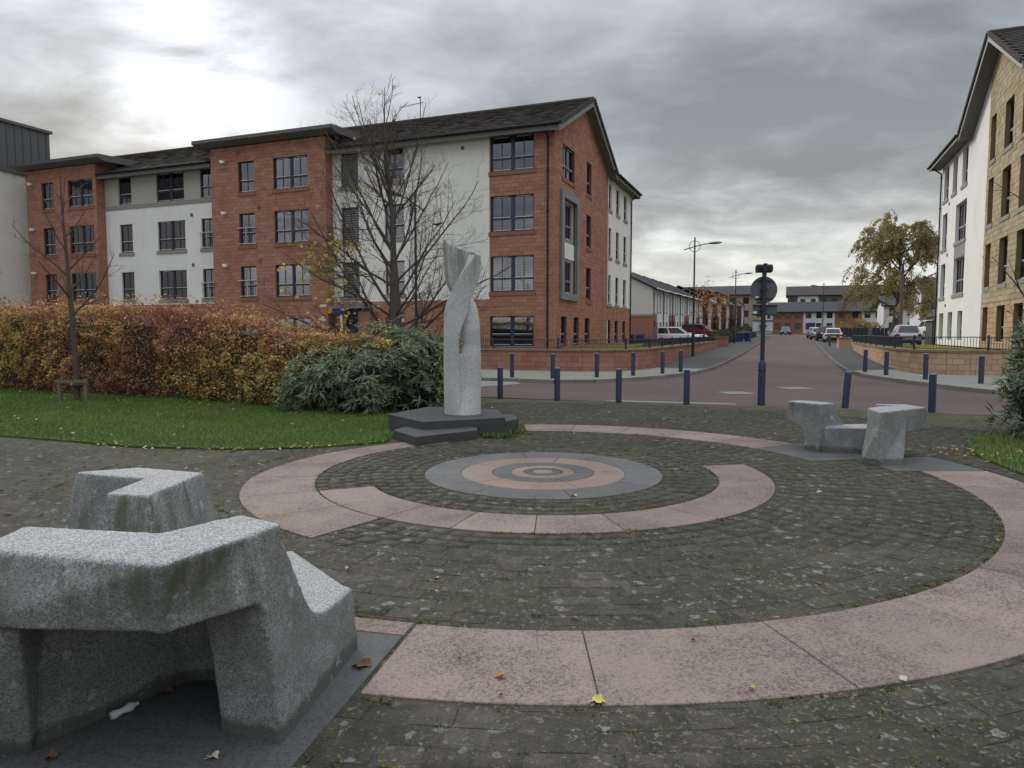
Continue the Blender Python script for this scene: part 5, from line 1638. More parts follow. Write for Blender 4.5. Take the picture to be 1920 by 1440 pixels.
bol = [(-7.36, 17.99, 0, "dark blue bollard at the paving edge just right of the twisted sculpture"),
       (-5.76, 18.11, 0, "dark blue bollard at the paving edge, second from the twisted sculpture"),
       (-4.09, 18.13, 0, "dark blue bollard at the paving edge, third from the twisted sculpture"),
       (-2.39, 18.35, 0, "dark blue bollard at the paving edge, next left of the sign post"),
       (1.30, 18.82, 4, "dark blue bollard tilted to the right behind the seat of the small bench"),
       (3.08, 18.51, -0.5, "dark blue bollard behind the right end of the small granite bench"),
       (-9.49, 24.35, 0, "blue bollard before the red garden wall, first one right of the sculpture"),
       (-7.91, 24.31, 0.5, "blue bollard before the red garden wall, second one right of the sculpture"),
       (-6.53, 25.30, 0, "blue bollard before the red garden wall at the bend of the kerb"),
       (-5.44, 26.50, 0, "blue bollard before the red garden wall, just past the bend of the kerb"),
       (-4.59, 27.99, 0, "blue bollard on the left corner pavement, second last before the street lamp"),
       (-4.05, 29.15, 0, "blue bollard on the left corner pavement, last before the street lamp"),
       (2.84, 31.29, 0, "blue bollard on the right corner pavement, nearest to the road up the street"),
       (3.39, 29.58, 0, "blue bollard on the right corner pavement, second from the street"),
       (4.38, 27.72, 0, "blue bollard before the peach garden wall, third from the street"),
       (5.70, 26.30, 0, "blue bollard before the peach garden wall, beside the dark green shrub"),
       (3.25, 66.5, 0, "small distant blue bollard on the pavement behind the white parked hatchback"),
       (4.62, 69.5, 0, "small distant blue bollard on the pavement right of the white parked hatchback")]
b0 = None
for (t, s, tilt, lab) in bol:
    x, y = xy(t, s); z = (0.0 if s < 20 else zr(s) + 0.115)
    rot = (R(random.uniform(-0.6, 0.6)), R(tilt), random.uniform(0, 6))
    if b0 is None:
        b0 = thing("bollard", lab, "bollard", (x, y, z), 0, "blue steel bollards round the junction"); b0.rotation_euler = rot
        MB().lathe([(0.078, -0.1), (0.078, 0.855), (0.076, 0.862)], 20).build("shaft", M["post_blue"], b0, True)
        MB().lathe([(0.0785, 0.863), (0.0785, 0.872), (0.070, 0.885), (0.03, 0.890)], 20).build("cap", M["post_cap"], b0, True)
        b0.rotation_euler = (0, R(tilt), 0)
    else:
        clone(b0, (x, y, z), (rot[0], rot[1], 0), lab)

# sign post with the backs of its signs
x, y = xy(-0.61, 18.75)
sp = thing("sign_post", "dark blue sign post seen from behind, with a round sign and two plates", "sign post", (x, y, 0), 0)
MB().lathe([(0.09, -0.1), (0.09, 1.02), (0.086, 1.05), (0.055, 1.13)], 20).build("base_sleeve", M["post_blue"], sp, True)
MB().tube([(0, 0, 1.1), (0, 0, 3.36)], 0.053, 16).build("pole", M["lamp_post"], sp, True)
MB().lathe([(0.092, 0.86), (0.096, 0.87), (0.096, 0.90), (0.092, 0.91)], 20).build("band", M["lamp_post"], sp, True)
m_ = MB(); n = 40
ring1 = [(0.335 * math.cos(2 * pi * k / n), 2.875 + 0.335 * math.sin(2 * pi * k / n)) for k in range(n)]
m_.extrude(ring1, "y", 0.065, 0.072)
rs = m_.build("round_sign", M["sign_grey"], sp, False, (0.02, 0, 0))
m_ = MB()
for z in (2.66, 3.09): m_.box(-0.20, 0.20, 0.052, 0.066, z - 0.02, z + 0.02)
m_.build("rail", M["lamp_post"], rs)
MB().box(-0.11, -0.02, 0.060, 0.064, 2.665, 2.72).build("sticker", M["sticker"], rs, False, (-0.10, 0, 0))
p1 = MB().box(-0.25, 0.36, 0.066, 0.074, 2.26, 2.50).build("sign_plate", M["sign_grey"], sp)
MB().box(-0.25, 0.36, 0.05, 0.066, 2.47, 2.51).build("rail", M["lamp_post"], p1)
MB().box(-0.25, 0.36, 0.05, 0.066, 2.245, 2.275).build("rail", M["lamp_post"], p1)
MB().box(-0.245, -0.14, 0.058, 0.065, 2.29, 2.345).build("sticker", M["sticker"], p1)
p2 = MB().box(-0.235, 0.265, 0.066, 0.074, 1.84, 2.12).build("sign_plate", M["plate_pale"], sp); p2["label"] = "pale lower plate in a dark rim"
m_ = MB(); m_.box(-0.245, 0.275, 0.05, 0.068, 2.10, 2.13); m_.box(-0.245, 0.275, 0.05, 0.068, 1.825, 1.85); m_.build("frame", M["sign_grey"], p2)
for z in (2.87, 2.38, 1.98): MB().box(-0.07, 0.07, -0.06, 0.062, z - 0.025, z + 0.025).build("bracket", M["lamp_post"], sp)
m_ = MB(); m_.extrude([(-0.06, 3.33), (0.10, 3.30), (0.13, 3.44), (0.0, 3.50), (-0.06, 3.45)], "x", -0.19, 0.19); m_.build("lamp_unit", M["gutter"], sp)
MB().box(-0.05, 0.05, -0.07, -0.06, 3.32, 3.52).build("bracket", M["lamp_post"], sp)


def street_lamp(label, t, s, h, ang, z):
    x, y = xy(t, s)
    o = thing("street_lamp", label, "street lamp", (x, y, z), ang, "tall street lamps with a ring at the arm")
    MB().lathe([(0.095, -0.1), (0.095, 1.5), (0.085, 1.55), (0.062, 1.65)], 16).build("base", M["lamp_post"], o, True)
    MB().lathe([(0.06, 1.6), (0.042, h)], 12).build("column", M["lamp_post"], o, True)
    MB().tube([(-0.62, 0, h - 0.72), (-0.1, 0, h - 0.56), (0.5, 0, h - 0.40), (0.85, 0, h - 0.36)], 0.028, 8).build("arm", M["lamp_post"], o, True)
    n = 28; MB().tube([(0.32 * math.cos(2 * pi * k / n), 0, h - 0.52 + 0.32 * math.sin(2 * pi * k / n)) for k in range(n)], 0.017, 6, closed=True).build("ring", M["lamp_post"], o, True)
    hd = MB(); prof = [(0.80, 0.04), (0.92, 0.10), (1.15, 0.14), (1.40, 0.12), (1.55, 0.05), (1.60, 0.01)]
    n = 12; b_ = len(hd.v)
    for px_, r_ in prof:
        for k in range(n):
            a = 2 * pi * k / n; hd.v.append((px_, r_ * math.cos(a), h - 0.34 + (px_ - 0.8) * 0.06 + r_ * math.sin(a) * 0.62))
    for i in range(len(prof) - 1):
        for k in range(n):
            hd.f.append((b_ + i * n + k, b_ + i * n + (k + 1) % n, b_ + (i + 1) * n + (k + 1) % n, b_ + (i + 1) * n + k)); hd.mi.append(0); hd.t.append(0.5)
    hd.build("lamp_head", M["lamp_head"], o, True)
    return o


street_lamp("tall dark street lamp with a ring arm beside the red garden wall", -5.32, 43.3, 7.0, -A2 + 0.35, zp(43))
street_lamp("smaller looking dark street lamp with a ring arm farther up the street", -4.96, 72.4, 7.1, -A2 + 0.35, zp(72))
street_lamp("slim dark street lamp column behind the bare tree before the white wall", -14.0, 25.3, 7.25, -A2 - pi / 2 - 0.15, 0.2)
street_lamp("distant street lamp right of the road in front of the weeping tree", 3.9, 98, 7.0, -A2 + pi, zp(98))
x, y = xy(9.0, 70)
tp = thing("utility_pole", "brown wooden pole with a dark cap in front of the weeping tree", "pole", (x, y, zp(70)))
MB().lathe([(0.16, -0.1), (0.12, 6.2)], 12).build("shaft", M["pole_wood"], tp, True); MB().lathe([(0.125, 6.2), (0.125, 6.75), (0.10, 6.85)], 12).build("cap", M["lamp_post"], tp, True)

# estate agent boards in the front garden
x, y = xy(-21.1, 30.4)
o = thing("sale_board", "dark blue board on a white post in front of the entrance", "sign", (x, y, 1.02), -A2)
MB().box(-0.05, 0.05, -0.05, 0.05, -0.05, 2.0).build("post", M["white_paint"], o); MB().box(-0.42, 0.36, -0.075, -0.05, 1.72, 2.04).build("board", M["sign_blue"], o)
x, y = xy(-22.15, 30.4)
o = thing("sale_board", "stacked red and white boards on an orange post before the red tower", "sign", (x, y, 1.02), -A2)
MB().box(-0.06, 0.06, -0.05, 0.05, -0.05, 2.26).build("post", M["sign_red"], o); MB().box(-0.2, 0.2, -0.08, -0.052, 1.75, 2.02).build("board", M["sign_red"], o)
b_ = MB().extrude([(-0.24, 1.42), (0.24, 1.42), (0.2, 1.55), (0, 1.64), (-0.2, 1.55)], "y", -0.09, -0.052).build("board", M["white_paint"], o)
MB().box(-0.14, 0.14, -0.08, -0.052, 0.95, 1.2).build("board", M["yellow_paint"], o); MB().box(-0.18, 0.18, -0.08, -0.052, 2.12, 2.24).build("board", M["white_paint"], o)

# ------------------------------------------------------------------ bins
def bin_(label, t, s, z, mk, rz=0.0, k=1.0):
    x, y = xy(t, s)
    o = thing("wheelie_bin", label, "bin", (x, y, z), -A2 + rz, "wheelie bins standing along the street")
    MB().prism([(-0.24 * k, -0.28), (0.24 * k, -0.28), (0.24 * k, 0.28), (-0.24 * k, 0.28)], 0.06, 0.95, [(-0.29 * k, -0.36), (0.29 * k, -0.36), (0.29 * k, 0.34), (-0.29 * k, 0.34)]).build("body", M[mk], o)
    MB().extrude([(-0.40, 0.955), (0.40, 0.955), (0.36, 1.02), (0.10, 1.06), (-0.36, 1.02)], "x", -0.31 * k, 0.31 * k).build("lid", M[mk], o)
    MB().tube([(-0.26 * k, 0.41, 1.0), (0.26 * k, 0.41, 1.0)], 0.018, 6).build("handle", M["gutter"], o)
    for q in (-0.24, 0.24): MB().tube([(q * k - 0.03, 0.30, 0.10), (q * k + 0.03, 0.30, 0.10)], 0.10, 12).build("wheel", M["tyre"], o, True)


bin_("bright blue wheelie bin on the left pavement, the left one of the pair", -4.75, 78.0, zp(78), "bin_blue", 0.1)
bin_("bright blue wheelie bin on the left pavement, the right one of the pair", -4.1, 79.2, zp(79), "bin_blue", -0.15)
bin_("dark blue wheelie bin against the end wall of the terrace", -11.9, 60.7, 0.68, "bin_blue")
bin_("black wheelie bin against the end wall nearest the red flats", -13.6, 60.8, 0.68, "bin_dark")
bin_("black wheelie bin in the middle of the row against the end wall", -12.8, 60.8, 0.68, "bin_dark", 0.1)
bin_("black bin at the bin store left of the right hand flats", 10.4, 54.6, 0.9, "bin_dark")
bin_("black bin at the bin store, next to the cream corner", 9.5, 54.4, 0.9, "bin_dark", 0.1)

# ------------------------------------------------------------------ parked cars
def car(label, mk, t, s, z, heading, kind="hatch", name="parked_car", rear_dark=False):
    """heading: angle of the car's front in grid axes (0 = towards +t, 90 = up the street)"""
    x, y = xy(t, s)
    o = thing(name, label, "car", (x, y, z), -A2 + R(heading), "cars parked along the street")
    Lg, W, H = {"hatch": (4.0, 0.87, 1.47), "suv": (4.55, 0.93, 1.66), "saloon": (4.4, 0.89, 1.45)}[kind]
    h = Lg / 2; belt = H * 0.62
    st = [(-h, 0.42, belt * 0.80, W * 0.80), (-h + 0.10, 0.30, belt * 0.96, W * 0.93), (-h + 0.5, 0.24, belt, W), (-0.3, 0.22, belt, W), (h * 0.42, 0.22, belt * 0.985, W), (h * 0.72, 0.24, belt * 0.90, W * 0.97), (h - 0.16, 0.30, belt * 0.74, W * 0.88), (h, 0.38, belt * 0.55, W * 0.72)]
    b_ = MB(); n = len(st)
    for (px_, zb, zt, w) in st:
        zm = zb + (zt - zb) * 0.45
        b_.v += [(px_, -w * 0.90, zb), (px_, -w, zm), (px_, -w * 0.97, zt - 0.05), (px_, -w * 0.86, zt), (px_, w * 0.86, zt), (px_, w * 0.97, zt - 0.05), (px_, w, zm), (px_, w * 0.90, zb)]
    for i in range(n - 1):
        for k in range(8):
            k2 = (k + 1) % 8; b_.f.append((i * 8 + k, i * 8 + k2, (i + 1) * 8 + k2, (i + 1) * 8 + k)); b_.mi.append(0); b_.t.append(0.5)
    b_.f.append(tuple(range(8))); b_.f.append(tuple(reversed(range((n - 1) * 8, n * 8)))); b_.mi += [0, 0]; b_.t += [0.5, 0.5]
    body = b_.build("body", M[mk], o, True)
    # greenhouse
    rb = -h + (0.16 if kind != "saloon" else 0.55); fb = h * 0.44; rr, fr_ = rb + (0.30 if kind != "saloon" else 0.55), h * 0.06
    w0, w1 = W * 0.88, W * 0.70
    lo = [(rb, -w0), (fb, -w0), (fb, w0), (rb, w0)]; hi = [(rr, -w1), (fr_, -w1), (fr_, w1), (rr, w1)]
    g = MB(); g.prism(lo, belt - 0.03, H - 0.05, hi); g.prism(hi, H - 0.05, H, [(rr + 0.12, -w1 * 0.9), (fr_ - 0.15, -w1 * 0.9), (fr_ - 0.15, w1 * 0.9), (rr + 0.12, w1 * 0.9)])
    g.build("roof", M[mk], o)
    zb, zt = belt + 0.03, H - 0.09
    def lerp(a, c, f): return a + (c - a) * f
    f0, f1 = (zb - belt + 0.03) / (H - 0.02 - belt), (zt - belt + 0.03) / (H - 0.02 - belt)
    for sg in (-1, 1):
        yo = lambda f: sg * (lerp(w0, w1, f) + 0.008)
        xs = lambda u, f: lerp(lerp(rb, rr, f), lerp(fb, fr_, f), u)
        for u0, u1 in ((0.06, 0.44), (0.48, 0.93)):
            q = MB(); q.hexa([(xs(u0, f0), yo(f0) - sg * 0.02, zb), (xs(u1, f0), yo(f0) - sg * 0.02, zb), (xs(u1, f0), yo(f0), zb), (xs(u0, f0), yo(f0), zb), (xs(u0, f1), yo(f1) - sg * 0.02, zt), (xs(u1, f1), yo(f1) - sg * 0.02, zt), (xs(u1, f1), yo(f1), zt), (xs(u0, f1), yo(f1), zt)])
            q.build("car_window", M["car_glass"], o)
    for (a0, a1, sg, nm) in ((fb, fr_, 1, "windscreen"), (rb, rr, -1, "rear_window")):
        xo = lambda f: lerp(a0, a1, f) + sg * 0.010
        wy = lambda f: lerp(w0, w1, f) * 0.90
        q = MB(); q.hexa([(xo(f0), -wy(f0), zb), (xo(f0), wy(f0), zb), (xo(f0) - sg * 0.02, wy(f0), zb), (xo(f0) - sg * 0.02, -wy(f0), zb), (xo(f1), -wy(f1), zt), (xo(f1), wy(f1), zt), (xo(f1) - sg * 0.02, wy(f1), zt), (xo(f1) - sg * 0.02, -wy(f1), zt)])
        q.build("windscreen" if nm == "windscreen" else "car_window", M["car_glass"], o)
    for px_ in (-h * 0.62, h * 0.62):
        for sg in (-1, 1):
            ar = MB(); ar.tube([(px_, sg * (W - 0.20), 0.33), (px_, sg * (W + 0.004), 0.33)], 0.385, 20); ar.build("wheel_arch", M["gutter"], body)
            wh = MB().tube([(px_, sg * (W - 0.19), 0.315), (px_, sg * (W + 0.012), 0.315)], 0.315, 20).build("wheel", M["tyre"], o, True)
            MB().tube([(px_, sg * (W - 0.05), 0.315), (px_, sg * (W + 0.018), 0.315)], 0.20, 14).build("rim", M["rim"], wh)
    for sg in (-1, 1):
        MB().prism([(h - 0.42, sg * W * 0.60), (h - 0.06, sg * W * 0.56), (h - 0.20, sg * W * 0.90), (h - 0.50, sg * W * 0.95)], belt * 0.60, belt * 0.78).build("headlight", M["head_glass"], o)
        MB().box(-h - 0.012, -h + 0.25, sg * W * 0.68, sg * W * 0.945, belt * 0.72, belt * 0.92).build("tail_light", M["tail_red"], o)
        MB().box(h * 0.38, h * 0.48, sg * (W - 0.02), sg * (W + 0.16), belt - 0.02, belt + 0.12).build("mirror", M[mk], o)
    MB().box(h - 0.10, h + 0.012, -W * 0.6, W * 0.6, 0.42, 0.60).build("grille", M["gutter"], o)
    MB().box(h - 0.05, h + 0.020, -0.26, 0.26, 0.40, 0.51).build("number_plate", M["plate_white"], o)
    MB().box(-h - 0.02, -h + 0.1, -0.26, 0.26, 0.56, 0.68).build("number_plate", M["plate_yellow"], o)
    MB().box(-h - 0.012, -h + 0.12, -W * 0.82, W * 0.82, 0.30, 0.46).build("bumper", M["gutter"], o)
    if rear_dark: MB().box(-h - 0.008, -h + 0.16, -W * 0.66, W * 0.66, 0.47, belt * 0.95).build("tailgate", M["car_blue"], o)
    return o


car("white estate car side on behind the railing at the end of the terrace", "car_white", -9.3, 65.2, zp(65), 0, "suv")
car("dark red car parked in front of the terrace beyond the white one", "car_red", -8.6, 77.0, zp(77) + 0.25, -8, "suv")
car("silver car half hidden by the hedge beyond the dark red car", "car_white", -7.6, 70.0, zp(70) - 0.55, -4, "hatch")
car("small dark car facing down the middle of the street far away", "car_blue", -0.6, 135, zr(135) + 0.01, -90, "hatch")
car("white hatchback with a dark tailgate, nearest of the cars on the right pavement", "car_white", 4.15, 80.5, zp(80) - 0.05, 90, "hatch", rear_dark=True)
car("big dark car parked right in front of the white hatchback", "car_dark", 3.75, 87.5, zp(87) - 0.05, 90, "suv")
car("silver car third in the row of parked cars on the right", "car_silver", 3.35, 98, zp(98) - 0.1, 90, "hatch")
car("grey car farthest in the row of parked cars on the right", "car_silver", 3.2, 108, zp(108) - 0.1, 90, "hatch")
car("pale grey car seen over the railing beside the cream flats", "car_silver", 8.6, 64.5, 0.80, 90, "suv")
car("white car roof just beyond the pale grey car by the cream flats", "car_white", 12.2, 76, 1.35, 100, "suv")

# ------------------------------------------------------------------ the terrace up the street
def house(label, t_front, s0, s1, z, brick_first, first=False, gl="white_render"):
    o, of = grid_thing("terraced_house", label, "house", t_front, (s0 + s1) / 2, z, "terraced houses on the left of the street")
    F = Facade("s", t_front, 1); W_ = s1 - s0; ev = z + 4.95
    ops = []; wl = []
    def w(u, wd, a, b_): ops.append((s0 + u, s0 + u + wd, z + a, z + b_)); wl.append(ops[-1])
    br = (s0, s0 + 1.9) if brick_first else (s1 - 1.9, s1)
    dl = br[0] + 0.35 - s0
    door = (s0 + dl, s0 + dl + 0.95, z + 0.05, z + 2.15); ops.append(door)
    w(dl + 0.0, 0.75, 3.0, 4.6)
    c0 = 2.2 if brick_first else 0.4
    w(c0, 0.55, 3.0, 4.6); w(c0 + 1.5, 0.55, 3.0, 4.6); w(c0, 0.55, 0.5, 2.1); w(c0 + 1.5, 0.9, 0.5, 2.1)
    m_ = MB(); wall_rect(m_, F, s0 + 0.002, s1 - 0.002, z - 0.3, ev, ops)
    m_.box(t_front - 8, t_front, s1 - 0.06, s1 - 0.01, z - 0.3, ev); m_.box(t_front - 8.0, t_front - 7.9, s0 + 0.01, s1 - 0.07, z - 0.3, ev)
    m_.build("wall", M["wall_far"], o, False, of)
    m_ = MB(); Fb = Facade("s", t_front + 0.05, 1)
    wall_rect(m_, Fb, br[0] + 0.01, br[1] - 0.01, z - 0.3, z + 2.75, [door]); Fb.box(m_, br[0] + 0.01, br[1] - 0.01, -0.045, 0.0, z + 2.75, z + 2.80)
    if first: m_.box(t_front - 8, t_front + 0.05, s0 - 0.06, s0 - 0.004, z - 0.3, z + 2.55)
    m_.build("brick_panel", M["brick_far"], o, False, of)
    if first:
        m_ = MB(); m_.extrude([(t_front - 8, z + 2.75), (t_front, z + 2.75), (t_front, ev), (t_front - 4, ev + 2.0), (t_front - 8, ev)], "y", s0 - 0.08, s0 - 0.003)
        m_.build("gable_wall", plain("gable_render", (0.46, 0.46, 0.44), 0.9, 0.1, var=0.06), o, False, of)
        MB().box(t_front - 8, t_front + 0.02, s0 - 0.12, s0 - 0.003, z + 2.56, z + 2.74).build("string_course", M["sill_grey"], o, False, of)
    MB().box(t_front - 0.13, t_front - 0.07, door[0], door[1], door[2], door[3]).build("door", M["gutter"], o, False, of)
    for (a, b_, c, d) in wl:
        m_ = MB(); e0, e1 = -0.14, -0.07
        F.box(m_, a + .002, a + 0.07, e0, e1, c + .002, d - .002); F.box(m_, b_ - 0.07, b_ - .002, e0, e1, c + .002, d - .002); F.box(m_, a + 0.07, b_ - 0.07, e0, e1, c + .002, c + 0.07); F.box(m_, a + 0.07, b_ - 0.07, e0, e1, d - 0.07, d - .002); F.box(m_, a + 0.07, b_ - 0.07, e0, e1, c + 0.55, c + 0.62)
        wn = m_.build("window", M["dark_frame"], o, False, of); g = MB(); F.box(g, a + 0.06, b_ - 0.06, -0.13, -0.12, c + 0.06, d - 0.06); g.build("pane", M["car_glass"], wn)
        g = MB(); F.box(g, a - 0.06, b_ + 0.06, -0.07, 0.05, c - 0.12, c - 0.003); g.build("sill", M["sill_grey"], wn)
    m_ = MB()
    so0 = s0 - (0.35 if first else 0)
    m_.hexa([(t_front + 0.4, so0, ev - 0.12), (t_front - 4, so0, ev + 2.05), (t_front - 4, s1, ev + 2.05), (t_front + 0.4, s1, ev - 0.12), (t_front + 0.4, so0, ev + 0.02), (t_front - 4, so0, ev + 2.22), (t_front - 4, s1, ev + 2.22), (t_front + 0.4, s1, ev + 0.02)])
    m_.hexa([(t_front - 4, so0, ev + 2.05), (t_front - 8.4, so0, ev - 0.12), (t_front - 8.4, s1, ev - 0.12), (t_front - 4, s1, ev + 2.05), (t_front - 4, so0, ev + 2.22), (t_front - 8.4, so0, ev + 0.02), (t_front - 8.4, s1, ev + 0.02), (t_front - 4, s1, ev + 2.22)])
    m_.build("roof", M["slate_roof"], o, False, of)
    MB().tube([(t_front + 0.46, so0, ev - 0.02), (t_front + 0.46, s1, ev - 0.02)], 0.06, 6).build("gutter", M["pvc"], o, True, of)
    MB().tube([(t_front + 0.08, s1 - 0.15, z), (t_front + 0.08, s1 - 0.15, ev - 0.1)], 0.04, 6).build("downpipe", M["gutter"], o, True, of)


ords = ["second", "third", "fourth", "fifth", "sixth", "seventh", "eighth", "ninth", "tenth", "eleventh", "twelfth"]
for i in range(12):
    s0 = 61.5 + i * 5.4
    lab = "end terrace house with a grey rendered gable over brick beside the red flats" if i == 0 else "white and brick terraced house, %s from the red flats" % ords[i - 1]
    house(lab, -11.0 + (0.0 if i < 7 else (i - 6) * 0.75), s0, s0 + 5.4, zp(s0 + 2.7), i % 2 == 0, i == 0)


# ------------------------------------------------------------------ buildings closing the view
def far_block(label, t0, t1, s, z, ev, rdg, panels, floors, name="terrace_block", roofm="slate_roof", depth=9.0, side=True, fl_h=2.6, base=None):
    """panels: list of (width share, material); a row of windows on each floor"""
    o, of = grid_thing(name, label, "building", (t0 + t1) / 2, s, z)
    F = Facade("t", s, -1); u = t0; tot = sum(p[0] for p in panels)
    for sh, mk in panels:
        u1 = u + (t1 - t0) * sh / tot
        ops = []; nw = max(1, round((u1 - u) / 2.4))
        for f in range(floors):
            for k in range(nw):
                c = u + (u1 - u) * (k + 0.5) / nw; ops.append((c - 0.55, c + 0.55, z + 0.75 + f * fl_h, z + 2.05 + f * fl_h))
        m_ = MB(); wall_rect(m_, F, u + 0.002, u1 - 0.002, z - 0.5, ev, ops); m_.build("wall", M[mk], o, False, of)
        for (a, b_, c, d) in ops:
            m_ = MB(); F.box(m_, a + .002, b_ - .002, -0.14, -0.07, c + .002, c + 0.09); F.box(m_, a + .002, b_ - .002, -0.14, -0.07, d - 0.09, d - .002); F.box(m_, a + .002, a + 0.09, -0.14, -0.07, c + .09, d - .09); F.box(m_, b_ - 0.09, b_ - .002, -0.14, -0.07, c + .09, d - .09); F.box(m_, (a + b_) / 2 - 0.05, (a + b_) / 2 + 0.05, -0.14, -0.07, c + .09, d - .09)
            wn = m_.build("window", M["dark_frame"], o, False, of)
            g = MB(); F.box(g, a + 0.08, b_ - 0.08, -0.13, -0.12, c + 0.08, d - 0.08); g.build("pane", M["car_glass"], wn)
        u = u1
    m_ = MB(); m_.box(t0, t0 + 0.1, s + 0.01, s + depth, z - 0.5, ev); m_.box(t1 - 0.1, t1, s + 0.01, s + depth, z - 0.5, ev); m_.box(t0 + 0.1, t1 - 0.1, s + depth - 0.1, s + depth, z - 0.5, ev)
    mid = s + depth / 2
    for tt in (t0 + 0.002, t1 - 0.102): m_.extrude([(s, ev), (mid, rdg - 0.2), (s + depth, ev)], "x", tt, tt + 0.1)
    m_.build("gable_wall", M["wall_far"], o, False, of)
    m_ = MB(); th = 0.2
    m_.extrude([(s - 0.5, ev - 0.15), (mid, rdg - th), (s + depth + 0.5, ev - 0.15), (s + depth + 0.5, ev + 0.05), (mid, rdg), (s - 0.5, ev + 0.05)], "x", t0 - 0.4, t1 + 0.4)
    m_.build("roof", M[roofm], o, False, of)
    MB().tube([(t0 - 0.3, s - 0.55, ev), (t1 + 0.3, s - 0.55, ev)], 0.09, 6).build("gutter", M["gutter"], o, True, of)
    return o, of


far_block("grey roofed three storey block behind the left terrace", -30, -4.4, 150, 1.7, 9.5, 11.6, [(3, "wall_far"), (2, "buff_far"), (2, "wall_far"), (3, "buff_far")], 3)
eo, eof = far_block("two storey slate roofed block with brick middle closing the end of the street", -7.5, 20, 163, 1.9, 6.3, 8.6, [(4, "wall_far"), (6, "brick_far"), (6, "wall_far"), (5, "brick_far"), (6, "wall_far")], 2, fl_h=2.3)
MB().box(3.6, 5.0, 162.9, 162.98, 1.9, 4.0).build("door", M["door_blue"], eo, False, eof)
far_block("tall dark roofed block rising behind the two storey end block", -0.6, 27, 186, 2.2, 10.9, 13.4, [(1, "dark_clad"), (2, "wall_far"), (2, "dark_clad"), (4, "dark_clad"), (3, "brick_far")], 3, roofm="tile", fl_h=2.9)
far_block("pale three storey house with a dark roof left of the cream flats", 16.2, 27, 108, 1.3, 7.7, 9.4, [(1, "buff_far"), (2, "wall_far"), (1, "buff_far")], 2, roofm="tile", fl_h=2.9)
far_block("low pale house with a brick end behind the weeping tree", 14, 26, 128, 1.5, 6.2, 8.0, [(2, "wall_far"), (1, "brick_far")], 2, fl_h=2.3)
far_block("white house with a dark roof at the far right of the terrace row", 26, 60, 140, 1.6, 6.6, 9.0, [(2, "wall_far"), (1, "brick_far"), (2, "wall_far")], 2, fl_h=2.3)
far_block("long pale block far behind the red flats", -90, -34, 120, 1.4, 6.6, 9.0, [(2, "wall_far"), (1, "brick_far"), (2, "wall_far")], 2, fl_h=2.3)
# bin store beside the cream flats
o, of = grid_thing("bin_store", "dark timber bin store with a sloping roof beside the cream flats", "shed", 11, 56.5, 0.7)
for k in range(16):
    if k in (5, 6): continue
    MB().box(9.2 + k * 0.25, 9.2 + k * 0.25 + 0.22, 56.0, 56.05, 0.6, 2.75).build("board", M["timber"], o, False, of)
MB().box(9.15, 13.2, 56.06, 58.6, 0.6, 2.7).build("wall", M["bin_dark"], o, False, of)
MB().extrude([(8.7, 2.75), (13.6, 3.75), (13.6, 3.85), (8.7, 2.88)], "y", 55.6, 59).build("roof", M["slate_roof"], o, False, of)

# ------------------------------------------------------------------ plants
def hedge_volume(n, line, hfun, depth, shell=0.5):
    """points in the outer shell of a hedge along a line of (t,s) points; returns positions (world) and outward normals"""
    seg = np.array(line); d = np.diff(seg, axis=0); ln = np.hypot(d[:, 0], d[:, 1]); cum = np.r_[0, np.cumsum(ln)]
    q = rng.random(n) * cum[-1]; i = np.clip(np.searchsorted(cum, q) - 1, 0, len(ln) - 1); f = (q - cum[i]) / ln[i]
    base = seg[i] + d[i] * f[:, None]; nrm = np.c_[d[i][:, 1], -d[i][:, 0]] / ln[i][:, None]      # front = right hand of the line
    return base, nrm, q / cum[-1], i


